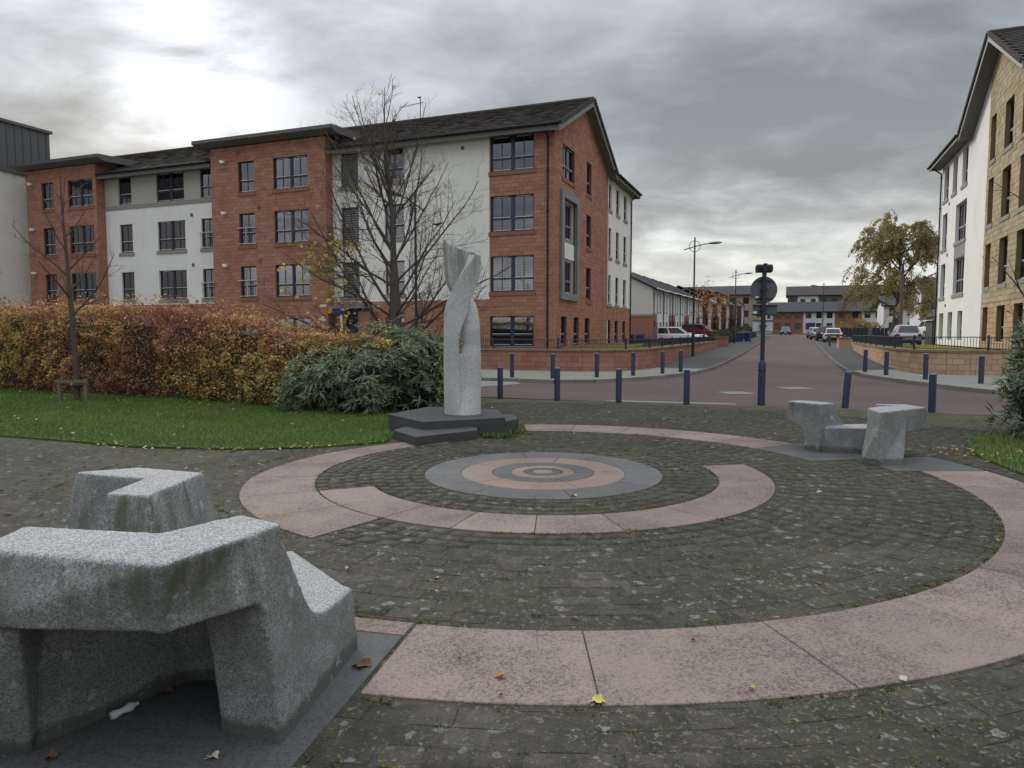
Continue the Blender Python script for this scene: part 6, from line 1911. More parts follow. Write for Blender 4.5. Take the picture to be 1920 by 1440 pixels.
def beech_hedge():
    line = [(-33, 15.2), (-22.5, 14.85), (-14, 14.35), (-10.5, 13.75), (-8.4, 14.1)]
    n = 70000
    base, nrm, f, i = hedge_volume(n, line, None, 1.4)
    top = np.interp(base[:, 0], [-33, -24, -21, -17, -13.5, -12, -10.5, -8.4], [2.55, 2.6, 2.62, 2.58, 2.25, 1.95, 1.82, 1.62])
    lump = vnoise(np.c_[base, np.zeros(n)], 0.9, 2) * 0.5 + vnoise(np.c_[base, np.zeros(n)], 2.3, 4) * 0.3
    top = top + (lump - 0.4) * 0.34
    face = rng.random(n)
    z = np.where(face < 0.74, rng.random(n) ** 0.92 * top, top - np.abs(rng.normal(0, 0.10, n)) + np.where(rng.random(n) < 0.2, rng.random(n) ** 2 * 0.42, 0))
    dp = np.where(face < 0.74, np.abs(rng.normal(0, 0.12, n)), rng.random(n) * 1.5)
    bulge = (vnoise(np.c_[base, z], 1.3, 7) - 0.5) * 0.62 + (vnoise(np.c_[base, z * 1.8], 3.2, 9) - 0.5) * 0.50
    dp = dp + bulge - 0.10 * np.sin(np.clip(z / np.maximum(top, 0.1), 0, 1) * pi) + np.clip(0.35 - z, 0, 1) * 0.5
    P = base - nrm * dp[:, None]
    X = np.c_[P[:, 0] * CA + P[:, 1] * SA, -P[:, 0] * SA + P[:, 1] * CA, np.maximum(z, 0.02)]
    nw = np.c_[nrm[:, 0] * CA + nrm[:, 1] * SA, -nrm[:, 0] * SA + nrm[:, 1] * CA, np.full(n, 0.15)]
    d = unit(nw * 0.5 + rng.normal(0, 0.6, (n, 3)) + np.array([0, 0, -0.25])); nn = unit(nw * 0.7 + rng.normal(0, 0.5, (n, 3)) + np.array([0, 0, 0.7]))
    c1 = vnoise(X, 0.45, 21) * 0.7 + vnoise(X, 1.6, 22) * 0.3
    pal = np.array([(0.24, 0.11, 0.078), (0.37, 0.18, 0.088), (0.47, 0.285, 0.108), (0.54, 0.39, 0.125), (0.29, 0.27, 0.095), (0.15, 0.18, 0.07)])
    k = np.clip(0.42 + (c1 - 0.5) * 0.85 + rng.normal(0, 0.15, n) + 0.10 * np.exp(-((base[:, 0] + 12.2) / 1.5) ** 2), 0.18, 0.80); idx = np.clip(((k - 0.18) / 0.60 * 6).astype(int), 0, 5)
    col = pal[idx] * (0.75 + 0.8 * rng.random((n, 1)))
    me = leaf_mesh("hedge_foliage", X, d, nn, rng.uniform(0.045, 0.09, n), rng.uniform(0.035, 0.062, n), col, M["leaf"], 0.06)
    r0 = thing("beech_hedge", "long copper and yellow beech hedge behind the lawn", "hedge", (0, 0, 0))
    o = put("foliage", me, r0); o["kind"] = "stuff"
    # inner twigs so that gaps read as dark stems
    m_ = MB()
    for _ in range(1500):
        j = random.randrange(n); p = X[j]; q = p + nw[j] * -random.uniform(0.25, 0.7)
        a = (q[0], q[1], max(0, p[2] - random.uniform(0.3, 1.1))); m_.tube([a, (p[0], p[1], min(p[2] + random.uniform(0, 0.22), 2.9))], [0.012, 0.004], 3, False)
    o = m_.build("stems", M["twig"], r0); o["kind"] = "stuff"
    m_ = MB()
    for a, b_ in zip(line[:-1], line[1:]):
        h0, h1 = (np.interp(q[0], [-33, -17, -13.5, -12, -8.4], [2.2, 2.2, 1.85, 1.5, 1.2]) for q in (a, b_))
        m_.hexa([(a[0], a[1] + 0.38, 0), (b_[0], b_[1] + 0.38, 0), (b_[0], b_[1] + 1.2, 0), (a[0], a[1] + 1.2, 0), (a[0], a[1] + 0.45, h0), (b_[0], b_[1] + 0.45, h1), (b_[0], b_[1] + 1.1, h1), (a[0], a[1] + 1.1, h0)])
    m_.build("dense_core", M["twig"], r0, False, None, -A2)


beech_hedge()


def rosette_bush(name, label, blobs, ntips, leaf, cols, wts, sprigs=0, seed=0, upright=0.0):
    r0 = thing(name, label, "shrub", (blobs[0][0], blobs[0][1], 0))
    off = (-blobs[0][0], -blobs[0][1], 0)
    B_ = np.array(blobs, float); k = rng.choice(len(B_), ntips, p=(B_[:, 3] * B_[:, 4]) / sum(B_[:, 3] * B_[:, 4]))
    u = rng.normal(0, 1, (ntips, 3)); u[:, 2] = np.where(rng.random(ntips) < 0.36, -np.abs(u[:, 2]) * 0.6, np.abs(u[:, 2]) * 0.9); u[:, 1] -= 0.45; u = unit(u)
    rad = np.c_[B_[k, 3], B_[k, 3], B_[k, 4]]
    ctr = np.c_[B_[k, 0], B_[k, 1], B_[k, 2]]
    sc = 1 - np.abs(rng.normal(0, 0.13, ntips)); sc *= 0.80 + 0.42 * vnoise(u * 2 + ctr, 1.7, 5)
    T_ = ctr + u * rad * sc[:, None]
    ok = T_[:, 2] > 0.10; T_, u = T_[ok], u[ok]
    if sprigs:
        j = rng.choice(len(T_), sprigs); T2_ = T_[j] + np.c_[rng.normal(0, 0.1, (sprigs, 2)), rng.uniform(0.1, 0.45, sprigs)]; T_ = np.r_[T_, T2_]; u = np.r_[u, u[j] * 0.4 + np.array([0, 0, 1])]
    nl = 10; m = len(T_)
    cen = np.repeat(T_, nl, 0) + rng.normal(0, 0.025, (m * nl, 3))
    ax = unit(np.repeat(u, nl, 0) * 0.75 + np.array([0, 0, 0.25]))
    rd = rng.normal(0, 1, (m * nl, 3)); rd = unit(rd - ax * (rd * ax).sum(1)[:, None])
    d = unit(ax * rng.uniform(0.1, 0.9, (m * nl, 1)) + rd * 0.9 + np.array([0, 0, -0.62 + upright]))
    nn = unit(ax * 1.0 + rng.normal(0, 0.25, (m * nl, 3)) + np.array([0, 0, 0.5]))
    col = mixcols(m * nl, cols, wts, 0.3)
    me = leaf_mesh(name + "_leaves", cen, d, nn, rng.uniform(0.7, 1.2, m * nl) * leaf[0], rng.uniform(0.8, 1.2, m * nl) * leaf[1], col, M["leaf_gloss"], -0.08)
    o = put("foliage", me, r0, off); o["kind"] = "stuff"
    m_ = MB()
    for q in range(min(m, 420)):
        p = T_[rng.integers(m)]; b_ = blobs[rng.integers(len(blobs))]
        m_.tube([(b_[0] + random.gauss(0, 0.12), b_[1] + random.gauss(0, 0.12), 0.02), (p[0] * 0.6 + b_[0] * 0.4, p[1] * 0.6 + b_[1] * 0.4, p[2] * 0.62), tuple(p)], [0.016, 0.010, 0.005], 4, False)
    o = m_.build("stems", M["twig"], r0, False, off); o["kind"] = "stuff"
    m_ = MB()
    for b_ in blobs: m_.lathe([(b_[3] * 0.15, 0.0), (b_[3] * 0.48, max(0.05, b_[2])), (b_[3] * 0.42, b_[2] + b_[4] * 0.40), (b_[3] * 0.15, b_[2] + b_[4] * 0.66)], 10, (b_[0], b_[1]))
    m_.build("dense_core", M["twig"], r0, True, off)
    return r0


gre = [(0.078, 0.112, 0.048), (0.105, 0.145, 0.062), (0.16, 0.20, 0.10), (0.050, 0.075, 0.034), (0.21, 0.19, 0.06)]
rosette_bush("laurel_bush", "dark green shrub with long drooping leaves left of the sculpture", [(-4.35, 16.6, 0.55, 1.0, 0.95), (-3.3, 16.3, 0.6, 1.0, 1.1), (-2.45, 16.9, 0.7, 1.0, 1.3), (-1.75, 17.2, 0.6, 0.9, 1.15), (-2.9, 17.3, 0.8, 1.0, 1.3)], 1650, (0.21, 0.036), gre, [4, 4, 3, 3, 0.25], sprigs=70)
rosette_bush("laurel_bush", "dark spiky leaved shrub at the right edge on the grass patch", [(9.1, 11.9, 0.62, 0.74, 0.95), (9.8, 12.2, 1.0, 0.95, 1.45), (8.98, 12.2, 1.3, 0.30, 1.0)], 560, (0.25, 0.034), gre, [4, 4, 1, 5, 0.1], sprigs=90, upright=0.35)
# smaller plants at the plinth
for (x0, y0, k, lab) in ((-0.25, 12.28, 46, "low leafy weeds at the right foot of the dark plinth"), (0.05, 12.75, 20, "low leafy weeds at the small side step of the plinth"), (-1.9, 12.35, 30, "broad leaved weed between lawn and lower plinth step")):
    cen = np.c_[rng.normal(x0, 0.16, k * 6), rng.normal(y0 - 0.1, 0.09, k * 6), np.full(k * 6, 0.0)]
    a_ = rng.uniform(0, 2 * pi, k * 6); d = unit(np.c_[np.cos(a_), np.sin(a_), rng.uniform(0.3, 1.6, k * 6)])
    me = leaf_mesh("weed_leaves", cen, d, np.c_[np.zeros((k * 6, 2)), np.ones(k * 6)], rng.uniform(0.05, 0.14, k * 6), rng.uniform(0.018, 0.035, k * 6), mixcols(k * 6, [(0.09, 0.12, 0.03), (0.13, 0.15, 0.05), (0.06, 0.09, 0.03)], [2, 1, 2]), M["leaf"])
    o = thing("weed_clump", lab, "weeds", (0, 0, 0)); q = put("foliage", me, o); q["kind"] = "stuff"


# trees ------------------------------------------------------------
def limb_path(p, d, ln, nseg, wig, trop):
    pts = [Vector(p)]; d = Vector(d).normalized()
    for i in range(nseg):
        d = (d + Vector((random.gauss(0, wig), random.gauss(0, wig), random.gauss(0, wig) + trop))).normalized()
        pts.append(pts[-1] + d * ln / nseg)
    return pts


def along(pts, f):
    x = f * (len(pts) - 1); i = min(int(x), len(pts) - 2); g = x - i
    return pts[i].lerp(pts[i + 1], g), (pts[i + 1] - pts[i]).normalized()


def side_dir(d, ang, az=None):
    o = d.orthogonal().normalized(); w = d.cross(o); a = random.uniform(0, 2 * pi) if az is None else az
    return (d * math.cos(ang) + (o * math.cos(a) + w * math.sin(a)) * math.sin(ang)).normalized()


def ramify(mb_, pts, r0, level, maxlev, dens, ends, trop=0.05, ratio=0.5, minr=0.0045):
    ln = sum((pts[i + 1] - pts[i]).length for i in range(len(pts) - 1))
    n = max(2, int(ln * dens[level]))
    for k in range(n):
        f = 0.18 + 0.8 * (k + random.random()) / n
        p, d = along(pts, min(f, 0.99)); sub = ln * ratio * (1.12 - f * 0.75) * random.uniform(0.6, 1.25)
        if sub < 0.10: continue
        q = limb_path(p, side_dir(d, R(random.uniform(28, 58))), sub, 4 if sub > 0.6 else 3, 0.10, trop)
        ra = max(minr, r0 * (1.05 - f) * 0.55)
        mb_.tube(q, [ra * (1 - 0.75 * i / (len(q) - 1)) + minr * 0.4 for i in range(len(q))], 5 if ra > 0.02 else 3, False)
        ends.append((q[-1], q[-2]))
        if level + 1 < maxlev: ramify(mb_, q, ra, level + 1, maxlev, dens, ends, trop, ratio, minr)


def bare_tree():
    x0, y0 = -3.12, 19.0
    r0 = thing("bare_tree", "big nearly bare tree with spreading limbs before the white wall", "tree", (x0, y0, 0))
    tk = MB(); br = MB(); ends = []
    lead = [Vector((0, 0, -0.1)), Vector((0.0, 0, 0.8)), Vector((-0.04, 0, 1.7)), Vector((0.0, 0.05, 2.6)), Vector((-0.02, 0, 3.7)), Vector((-0.05, 0.05, 5.0)), Vector((-0.16, 0, 6.3)), Vector((-0.22, 0, 7.3)), Vector((-0.20, 0, 8.2))]
    tk.tube(lead[:5], [0.36, 0.28, 0.23, 0.15, 0.09], 14)
    br.tube(lead[4:], [0.09, 0.058, 0.034, 0.018, 0.007], 7)
    ramify(br, lead[4:], 0.075, 0, 3, [3.2, 5.0, 7.0], ends, 0.12, 0.40)
    limbs = [(1.25, 10, 30, 3.0), (1.5, -12, 42, 2.9), (1.35, 200, 18, 3.2), (1.7, 165, 34, 3.6), (2.0, 60, 40, 3.0), (2.1, -60, 45, 2.6), (2.4, 180, 48, 3.8), (2.6, 20, 52, 3.4), (2.9, 120, 46, 3.2), (3.1, -20, 46, 3.2),
             (3.4, 230, 46, 2.8), (3.7, 0, 55, 3.0), (4.0, 185, 56, 3.6), (4.4, 80, 52, 2.4), (4.7, 150, 58, 3.0), (5.2, 20, 58, 2.4), (2.2, 215, 30, 3.0), (1.15, 15, 12, 2.9), (1.9, 5, 28, 3.3), (3.0, 172, 30, 3.4), (5.6, 170, 62, 2.4), (4.2, 172, 66, 3.9), (4.6, 25, 70, 3.3), (5.0, 200, 74, 3.2), (3.9, 150, 60, 4.0), (3.6, 8, 62, 3.6), (4.4, 100, 72, 3.4), (5.3, 165, 68, 2.9)]
    for z, az, el, ln in limbs:
        p, d = along(lead, min(0.99, np.interp(z, [v.z for v in lead], np.linspace(0, 1, len(lead)))))
        dv = Vector((math.cos(R(az)) * math.cos(R(el)), math.sin(R(az)) * math.cos(R(el)), math.sin(R(el))))
        q = limb_path(p, dv, ln * (1.1 if el < 50 else 1.0), 9, 0.075, 0.045)
        ra = 0.042 * (ln / 3.2) * (1.15 - z / 7)
        br.tube(q, [ra * (1 - 0.86 * i / 9) + 0.004 for i in range(10)], 7, False)
        ramify(br, q, ra, 0, 3, [4.4, 6.4, 9.0], ends, 0.05, 0.48, 0.0023)
    tk.build("trunk", M["bark"], r0, True); br.build("branches", M["twig"], r0)
    P = []
    for e, pv in ends:
        w = 0.9 if (-2.6 < e.x < -0.9 and e.z < 4.3) else 0.015
        if random.random() < w * 0.14: P += [e + Vector((random.gauss(0, 0.06), random.gauss(0, 0.06), random.gauss(0, 0.06) - 0.03)) for _ in range(random.choice((1, 2, 3)))]
    P = np.array([tuple(p) for p in P]); n = len(P)
    me = leaf_mesh("yellow_leaves", P, unit(rng.normal(0, 1, (n, 3)) + np.array([0, 0, -0.8])), unit(rng.normal(0, 1, (n, 3)) + np.array([0, -1, 0.3])), rng.uniform(0.09, 0.16, n), rng.uniform(0.07, 0.11, n), mixcols(n, [(0.46, 0.37, 0.07), (0.36, 0.24, 0.05), (0.28, 0.26, 0.06)], [4, 2, 2]), M["leaf"])
    o = put("leaves", me, r0); o["kind"] = "stuff"


random.seed(5); bare_tree()


def young_tree(name, label, x0, y0, h, rt, limbs, lean, leafcols=None, nleaf=0, dens=(2.4, 3.2, 4.5), lev=3, lsize=0.09, start=0.42, trop=0.06, spread=1.0):
    r0 = thing(name, label, "tree", (x0, y0, 0))
    tk = MB(); br = MB(); ends = []
    pts = [Vector((lean * (i / 10) ** 1.3 * h, random.gauss(0, 0.02), h * i / 10 - (0.1 if i == 0 else 0))) for i in range(11)]
    cut = int(10 * start) + 1
    tk.tube(pts[:cut + 1], [rt * (1 - 0.5 * i / 10) for i in range(cut + 1)], 9)
    br.tube(pts[cut:], [rt * (1 - 0.5 * cut / 10) * (1 - 0.9 * i / (10 - cut)) + 0.004 for i in range(11 - cut)], 6, False)
    for k in range(limbs):
        f = start + (0.92 - start) * (k + random.random() * 0.6) / limbs
        p, d = along(pts, f); el = R(random.uniform(35, 60)); az = k * 2.4 + random.gauss(0, 0.3)
        q = limb_path(p, (math.cos(az) * math.cos(el), math.sin(az) * math.cos(el), math.sin(el)), h * 0.38 * (1.15 - f * 0.75) * random.uniform(0.7, 1.15) * spread, 7, 0.08, trop)
        ra = rt * 0.42 * (1.2 - f)
        br.tube(q, [ra * (1 - 0.85 * i / 7) + 0.003 for i in range(8)], 5, False); ends.append((q[-1], q[-2]))
        ramify(br, q, ra, 0, lev, dens, ends, 0.05, 0.42)
    tk.build("trunk", M["bark"], r0, True); br.build("branches", M["twig"], r0)
    if nleaf:
        ii = rng.integers(0, len(ends), nleaf); P = np.array([tuple(ends[j][0]) for j in ii]) + rng.normal(0, lsize * 2.2, (nleaf, 3))
        me = leaf_mesh("leaves", P, unit(rng.normal(0, 1, (nleaf, 3)) + np.array([0, 0, -0.7])), unit(rng.normal(0, 1, (nleaf, 3)) + np.array([0, -0.5, 0.6])), rng.uniform(0.7, 1.3, nleaf) * lsize, rng.uniform(0.6, 1, nleaf) * lsize * 0.7, mixcols(nleaf, leafcols, [1] * len(leafcols)), M["leaf"])
        o = put("leaves", me, r0); o["kind"] = "stuff"
    return r0


random.seed(9)
yt = young_tree("young_tree", "slim bare young tree tied to a low timber frame on the lawn", -11.35, 18.45, 5.9, 0.078, 13, -0.035, dens=(2.6, 3.4, 4.5), lev=2, start=0.36, spread=1.0)
st = thing("tree_stake", "low weathered timber frame of two posts round the young tree", "tree stake", (-11.35, 18.45, 0))
for q in (-0.34, 0.34): MB().box(q - 0.045, q + 0.045, -0.22, -0.13, -0.1, 0.62).build("post", M["timber"], st)
MB().box(-0.42, 0.42, -0.235, -0.222, 0.52, 0.61).build("rail", M["timber"], st)
MB().box(-0.16, 0.16, -0.13, 0.12, 0.40, 0.45).build("strap", M["gutter"], st)
random.seed(15)
young_tree("young_tree", "bare tree mostly out of frame whose branches enter at the left edge", -14.6, 17.8, 6.2, 0.13, 12, 0.0, dens=(1.8, 2.4, 3), lev=2, start=0.3, spread=1.5)
random.seed(21)
young_tree("young_tree", "bare tree mostly out of frame whose thin branches enter at the right edge", 10.5, 13.4, 5.2, 0.075, 13, -0.02, dens=(1.9, 2.6, 3), lev=2, start=0.25, trop=0.02, spread=1.45)
random.seed(3)
oc = [(0.40, 0.15, 0.035), (0.34, 0.10, 0.03), (0.42, 0.22, 0.05)]
for (t, s, h, nl, lab, ocs) in ((-7.0, 64.5, 5.2, 480, "young street tree with orange leaves beside the white estate car", oc), (-6.7, 79, 5.0, 420, "small orange leaved street tree beyond the dark red car", oc), (-6.2, 92, 4.8, 120, "thin reddish street tree beyond the second street lamp", [(0.25, 0.10, 0.05), (0.2, 0.08, 0.05)]), (7.2, 112, 5.5, 500, "dark reddish shrubby tree at the right of the road end", [(0.10, 0.05, 0.035), (0.08, 0.045, 0.03)])):
    x, y = xy(t, s); o = young_tree("street_tree", lab, x, y, h, 0.09, 11, 0.0, ocs, nl, dens=(1.6, 2.2, 3), lev=2, lsize=0.17, start=0.34); o.location.z = zp(s)


def weeping_tree():
    x, y = xy(10.0, 84.0)
    r0 = thing("weeping_tree", "large weeping tree with sparse yellow brown foliage left of the cream flats", "tree", (x, y, zp(84)))
    random.seed(31)
    tk = MB(); br = MB(); str_ = []
    lead = [Vector((0.0, 0, -0.1)), Vector((0.35, 0, 1.5)), Vector((0.6, 0, 3.0)), Vector((0.75, 0, 5.0)), Vector((0.7, 0, 7.5)), Vector((0.5, 0, 10.0)), Vector((0.6, 0, 12.2))]
    tk.tube(lead[:4], [0.48, 0.40, 0.36, 0.28], 12); br.tube(lead[3:], [0.28, 0.20, 0.11, 0.03], 8, False)
    for k in range(34):
        z = 2.8 + 9.0 * (k + 0.5) / 34; p, d = along(lead, min(0.99, np.interp(z, [v.z for v in lead], np.linspace(0, 1, 7))))
        az = k * 2.4 + random.gauss(0, 0.3); el = R(random.uniform(18, 52)); ln = (5.1 if z < 7.5 else 5.1 - (z - 7.5) * 0.62) * random.uniform(0.7, 1.1)
        q = limb_path(p, (math.cos(az) * math.cos(el), math.sin(az) * math.cos(el), math.sin(el)), ln, 9, 0.09, -0.03)
        ra = 0.075 * ln / 4; br.tube(q, [ra * (1 - 0.85 * i / 9) + 0.008 for i in range(10)], 5, False)
        for j in range(11):
            f = 0.3 + 0.7 * (j + random.random()) / 11; a, d = along(q, min(f, 0.99))
            q2 = limb_path(a, side_dir(d, R(random.uniform(25, 60))), random.uniform(0.7, 1.7), 4, 0.12, -0.02); br.tube(q2, [0.03, 0.022, 0.015, 0.01, 0.007], 3, False)
            for _ in range(4):
                a2, d2 = along(q2, random.uniform(0.2, 0.99)); L_ = random.uniform(0.5, 2.1) * (1.25 if z < 6 else 0.8)
                q3 = limb_path(a2, (d2.x * 0.6, d2.y * 0.6, 0.1), L_, 5, 0.07, -0.42); br.tube(q3, 0.007, 3, False); str_.append(q3)
    tk.build("trunk", M["bark"], r0, True); br.build("branches", M["twig"], r0)
    P = []
    for q in str_:
        for _ in range(int(23 * random.uniform(0.3, 1.7))):
            a, d = along(q, random.random() * 0.99); P.append(tuple(a + Vector((random.gauss(0, 0.07), random.gauss(0, 0.07), random.gauss(0, 0.07)))))
    P = np.array(P); n = len(P)
    cn = vnoise(P, 0.5, 44); col = mixcols(n, [(0.27, 0.235, 0.10), (0.32, 0.25, 0.10), (0.21, 0.21, 0.095), (0.30, 0.215, 0.10)], [3, 2, 3, 1.5]) * (0.65 + 0.7 * cn[:, None])
    me = leaf_mesh("leaves", P, unit(rng.normal(0, 0.5, (n, 3)) + np.array([0, 0, -1.0])), unit(rng.normal(0, 1, (n, 3)) + np.array([0, -0.8, 0.2])), rng.uniform(0.14, 0.28, n), rng.uniform(0.07, 0.14, n), col, M["leaf"])
    o = put("leaves", me, r0); o["kind"] = "stuff"


weeping_tree()


def blob_bush(name, label, cat, pts, n, size, cols, wts, zfun):
    """loose clipped hedge or bush: pts = list of (t, s, radius, height)"""
    x, y = xy(*pts[0][:2]); r0 = thing(name, label, cat, (x, y, 0))
    B_ = np.array(pts, float); k = rng.integers(0, len(B_), n); u = unit(rng.normal(0, 1, (n, 3)) * np.array([1, 1, 1])); u[:, 2] = np.abs(u[:, 2])
    sc = 1 - np.abs(rng.normal(0, 0.16, n))
    T_ = B_[k, 0] + u[:, 0] * B_[k, 2] * sc; S_ = B_[k, 1] + u[:, 1] * B_[k, 2] * sc; z = np.array([zfun(s) for s in S_]) + u[:, 2] * B_[k, 3] * sc * (0.85 + 0.3 * vnoise(np.c_[T_, S_, u[:, 2]], 1.2, 3))
    X = np.c_[T_ * CA + S_ * SA, -T_ * SA + S_ * CA, z]
    me = leaf_mesh("foliage", X, unit(u + rng.normal(0, 0.6, (n, 3))), unit(u + np.array([0, 0, 0.6])), rng.uniform(0.7, 1.3, n) * size, rng.uniform(0.6, 1, n) * size * 0.7, mixcols(n, cols, wts, 0.35), M["leaf"])
    o = put("foliage", me, r0, (-x, -y, 0)); o["kind"] = "stuff"
    m_ = MB()
    for (t, s, r_, h) in pts:
        xx, yy = xy(t, s); m_.lathe([(r_ * 0.6, zfun(s) - 0.1), (r_ * 0.7, zfun(s) + h * 0.4), (r_ * 0.3, zfun(s) + h * 0.75)], 9, (xx, yy))
    m_.build("dense_core", M["twig"], r0, True, (-x, -y, 0))


dkg = [(0.040, 0.050, 0.026), (0.055, 0.062, 0.03), (0.085, 0.075, 0.035)]
blob_bush("garden_hedge", "low dark garden hedge beside the pavement beyond the red gate pier", "hedge", [(-6.2, 66 + i * 1.1, 0.75, 1.35) for i in range(9)], 5200, 0.12, dkg, [3, 3, 1], zp)
blob_bush("garden_hedge", "dark garden hedge behind the two blue bins", "hedge", [(-6.0, 78.5 + i * 1.2, 0.8, 1.5) for i in range(9)], 4200, 0.14, dkg, [3, 3, 1], zp)
blob_bush("garden_hedge", "dark garden hedge farthest up the left side of the street", "hedge", [(-5.4, 92 + i * 1.5, 0.9, 1.5) for i in range(14)], 4200, 0.18, dkg, [3, 3, 1], zp)
blob_bush("yellow_bush", "yellow leaved bush at the foot of the weeping tree", "shrub", [(6.3, 98, 1.5, 2.0), (8.2, 97, 1.6, 2.3), (9.8, 98, 1.3, 1.8)], 3200, 0.22, [(0.32, 0.24, 0.04), (0.24, 0.19, 0.05), (0.16, 0.14, 0.05)], [3, 2, 2], zp)
blob_bush("evergreen_bush", "dark evergreen bush over the top of the hedge at the left edge", "shrub", [(-24.6, 16.6, 1.1, 2.75), (-26, 16.8, 1.3, 3.2)], 5200, 0.09, [(0.035, 0.05, 0.028), (0.05, 0.06, 0.03), (0.12, 0.10, 0.03)], [3, 3, 1], lambda s: 0.0)
# dark fences in the distance on the right
o, of = grid_thing("garden_fence", "dark blue garden fence before the weeping tree", "fence", 5.6, 82, zp(82))
for k in range(30): MB().box(5.2 + k * 0.42, 5.2 + k * 0.42 + 0.38, 92, 92.05, zp(92), zp(92) + 1.35).build("board", M["trim_grey"] if k % 9 == 8 else M["post_blue"], o, False, of)
structure("verge_grass", MB().prism([(5.2, 70), (16, 70), (16, 91.9), (5.0, 91.9)], lambda p: zr(p[1]), lambda p: zr(p[1]) + 0.135), M["lawn2"])

# ------------------------------------------------------------------ birds, aerial, litter
def bird(label, loc, k=1.0, rz=0.0):
    o = thing("bird", label, "bird", loc, rz)
    body = MB(); prof = [(-0.20, 0.012), (-0.10, 0.035), (0.0, 0.06), (0.09, 0.055), (0.15, 0.035), (0.19, 0.042), (0.225, 0.036), (0.25, 0.014), (0.285, 0.003)]
    n = 10
    for u, r_ in prof:
        zc_ = 0.09 + max(0, u) * 0.45
        for q in range(n):
            a = 2 * pi * q / n; body.v.append((u * k, r_ * math.cos(a) * k, (zc_ + r_ * math.sin(a)) * k))
    for i in range(len(prof) - 1):
        for q in range(n): body.f.append((i * n + q, i * n + (q + 1) % n, (i + 1) * n + (q + 1) % n, (i + 1) * n + q)); body.mi.append(0); body.t.append(0.5)
    body.build("body", M["bird"], o, True)
    for sg in (-1, 1):
        MB().tube([(0.02 * k, sg * 0.025 * k, 0.05 * k), (0.03 * k, sg * 0.025 * k, 0.0)], 0.006 * k, 5).build("leg", M["bird"], o)
        MB().prism([(-0.24 * k, sg * 0.02 * k), (0.08 * k, sg * 0.060 * k), (0.10 * k, sg * 0.066 * k), (-0.22 * k, sg * 0.045 * k)], 0.085 * k, 0.125 * k).build("wing", M["bird"], o)
    return o


x, y = xy(-20.4, 37.6)
ae = thing("roof_aerial", "television aerial on the roof ridge of the red and white flats", "aerial", (x, y, 14.1), -A2)
MB().tube([(0, 0, 0), (0, 0, 1.35)], 0.025, 6).build("mast", M["gutter"], ae); MB().tube([(-1.4, 0, 1.0), (0.25, 0, 1.12)], 0.014, 5).build("boom", M["gutter"], ae)
for q in range(9): MB().tube([(-1.3 + q * 0.16, -0.16, 1.01 + q * 0.01), (-1.3 + q * 0.16, 0.16, 1.01 + q * 0.01)], 0.008, 4).build("rod", M["gutter"], ae)
bird("black bird perched on the roof aerial", (x - 0.05, y, 14.1 + 1.34), 0.75, pi * 0.75)
bird("black bird perched among the branches of the bare tree", (-1.86, 17.9, 4.45), 0.55, 0.5)


def leaf_thing(label, x, y, size, col, z=0.012, rz=0.0, lobes=5, curl=0.02):
    n = lobes * 4; m_ = MB(); pts = []
    for k in range(n):
        a = 2 * pi * k / n; r_ = size * (0.62 + 0.38 * abs(math.cos(a * lobes / 2))) * (1 - 0.25 * math.cos(a)); pts.append((r_ * math.cos(a), r_ * math.sin(a) * 0.8, z + curl * (math.sin(a * 2.0 + rz) * 0.5 + 0.5) + random.uniform(0, 0.004)))
    for k in range(n): m_.face([(0, 0, z + 0.004), pts[k], pts[(k + 1) % n]])
    m_.tube([(-size * 0.5, 0, z + 0.004), (-size * 1.3, size * 0.12, z + 0.006)], 0.0016, 4)
    o = m_.build("fallen_leaf", M["lf_" + col], None, False, (x, y, 0), rz)
    tag(o, label, "leaf", "fallen leaves on the paving")


M["lf_yellow"] = plain("leaf_yellow", (0.46, 0.38, 0.13), 0.8, 0.15, var=0.25, nscale=40)
M["lf_orange"] = plain("leaf_orange", (0.36, 0.22, 0.07), 0.8, 0.15, var=0.25, nscale=40)
M["lf_brown"] = plain("leaf_brown", (0.12, 0.065, 0.045), 0.8, 0.15, var=0.25, nscale=40)
M["lf_pale"] = plain("leaf_pale", (0.36, 0.35, 0.26), 0.8, 0.15, var=0.25, nscale=40)
for a in ((0.42, 3.34, 0.048, "yellow", 1.0, "big crumpled yellow leaf at the outer edge of the front pink slabs"),
          (-0.07, 3.59, 0.032, "orange", 2.2, "orange yellow leaf with a damp mark on the front pink slab"),
          (1.21, 3.45, 0.020, "yellow", 0.3, "small yellow leaf on a slab joint right of the big yellow one"),
          (-1.25, 5.28, 0.030, "pale", 2.9, "pale leaf on the mossy blocks beyond the near bench seat"),
          (-0.80, 3.72, 0.060, "brown", 0.8, "large brown leaf against the foot of the near bench"),
          (-1.26, 2.88, 0.030, "pale", 0.7, "pale narrow leaf on the slab under the near bench"),
          (-1.95, 2.88, 0.036, "brown", 1.9, "brown leaf in the shade below the near bench's left leg"),
          (-0.05, 3.39, 0.016, "orange", 1.1, "tiny orange leaf at the outer rim of the front slabs"),
          (0.69, 7.71, 0.040, "yellow", 0.2, "yellow leaf on the grey rim of the centre disc"),
          (-0.29, 3.78, 0.014, "orange", 2.0, "tiny orange leaf near the inner edge of the front slab"),
          (1.06, 4.02, 0.016, "orange", 0.6, "tiny leaf on the front slab right of the middle joint"),
          (-1.72, 3.42, 0.045, "brown", 1.4, "brown leaf lying deepest under the near bench")):
    leaf_thing(a[5], a[0], a[1], a[2], a[3], 0.012, a[4])
o = thing("plastic_bottle", "crushed clear plastic bottle lying under the near bench", "litter", (-1.83, 3.22, 0.03), 0.5)
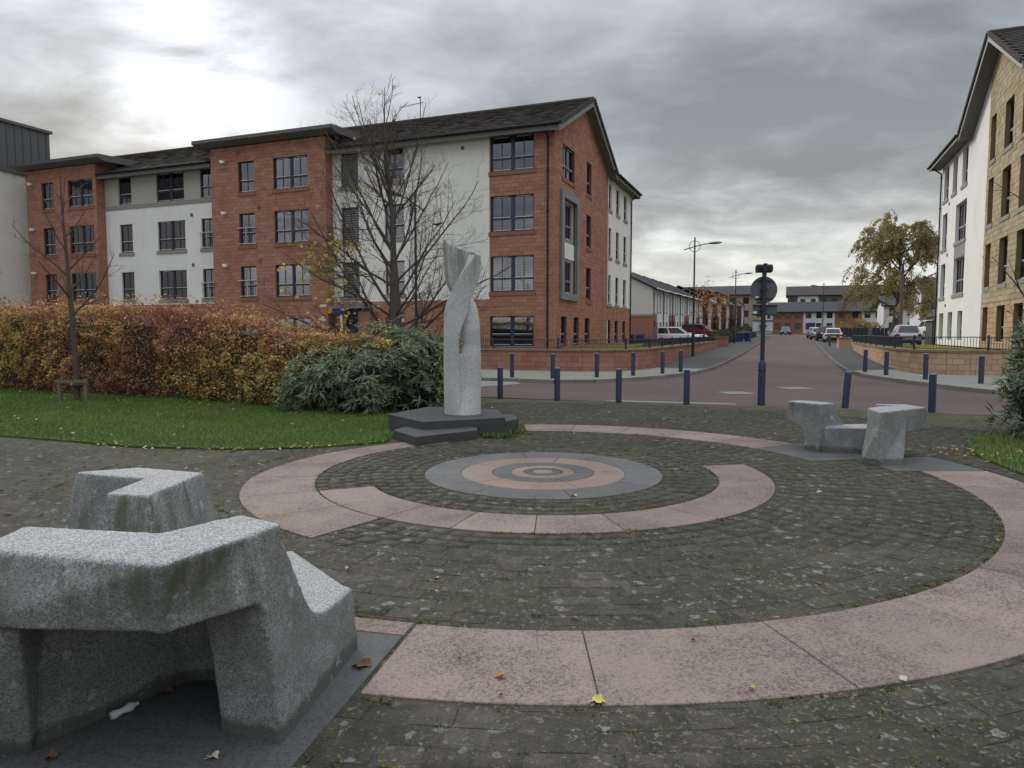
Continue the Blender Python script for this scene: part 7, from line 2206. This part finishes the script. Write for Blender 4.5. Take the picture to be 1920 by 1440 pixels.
q = MB(); q.lathe([(0.018, -0.055), (0.022, -0.04), (0.014, -0.005), (0.023, 0.03), (0.018, 0.045), (0.009, 0.06), (0.009, 0.07)], 10)
ob = q.build("body", M["plate_pale"], o, True); ob.rotation_euler = (0, R(84), 0.4)
# leaf litter strewn thinly over lawn and paving
n = 1000
P = np.c_[rng.uniform(-13, 9, n), rng.uniform(3.0, 18, n)]
lw = in_poly(P[:, 0], P[:, 1], lawn_poly); pp = in_poly(P[:, 0], P[:, 1], patch_poly)
keep = lw & (rng.random(n) < 0.40) | pp | (~lw & (rng.random(n) < 0.16))
P = P[keep]; zz = np.where(lw[keep] | pp[keep], 0.065, 0.014); n = len(P)
edge = np.c_[np.interp(rng.random(130), [0, 1], [-7.5, -2.1]), np.zeros(130)]; edge[:, 1] = np.interp(edge[:, 0], [-7.5, -6, -4.2, -3.3, -2.45, -2.05], [11.75, 11.1, 10.85, 11.0, 11.35, 11.7]) + rng.normal(0, 0.13, 130)
hed = np.c_[rng.uniform(-20, -5.5, 160), np.zeros(160)]; hed[:, 1] = np.interp(hed[:, 0], [-20, -8, -5], [24, 18.2, 16.5]) - np.abs(rng.normal(0, 0.7, 160))
rp = np.c_[rng.normal(7.0, 0.35, 150), rng.normal(10.3, 0.5, 150)]
P = np.r_[P, edge, hed, rp]; zz = np.r_[zz, np.full(130, 0.03), np.full(160, 0.06), np.full(150, 0.03)]; n = len(P)
a_ = rng.uniform(0, 2 * pi, n)
me = leaf_mesh("leaf_litter", np.c_[P, zz], unit(np.c_[np.cos(a_), np.sin(a_), rng.normal(0, 0.25, n)]), unit(np.c_[rng.normal(0, 0.3, (n, 2)), np.ones(n)]), rng.uniform(0.035, 0.085, n), rng.uniform(0.03, 0.06, n), mixcols(n, [(0.38, 0.31, 0.09), (0.30, 0.17, 0.06), (0.17, 0.10, 0.06), (0.36, 0.34, 0.24)], [3, 2, 3, 2]), M["leaf_dead"], 0.1)
tag(put("leaf_litter", me), "fallen leaves strewn thinly over lawn and paving", "leaves", kind="stuff")
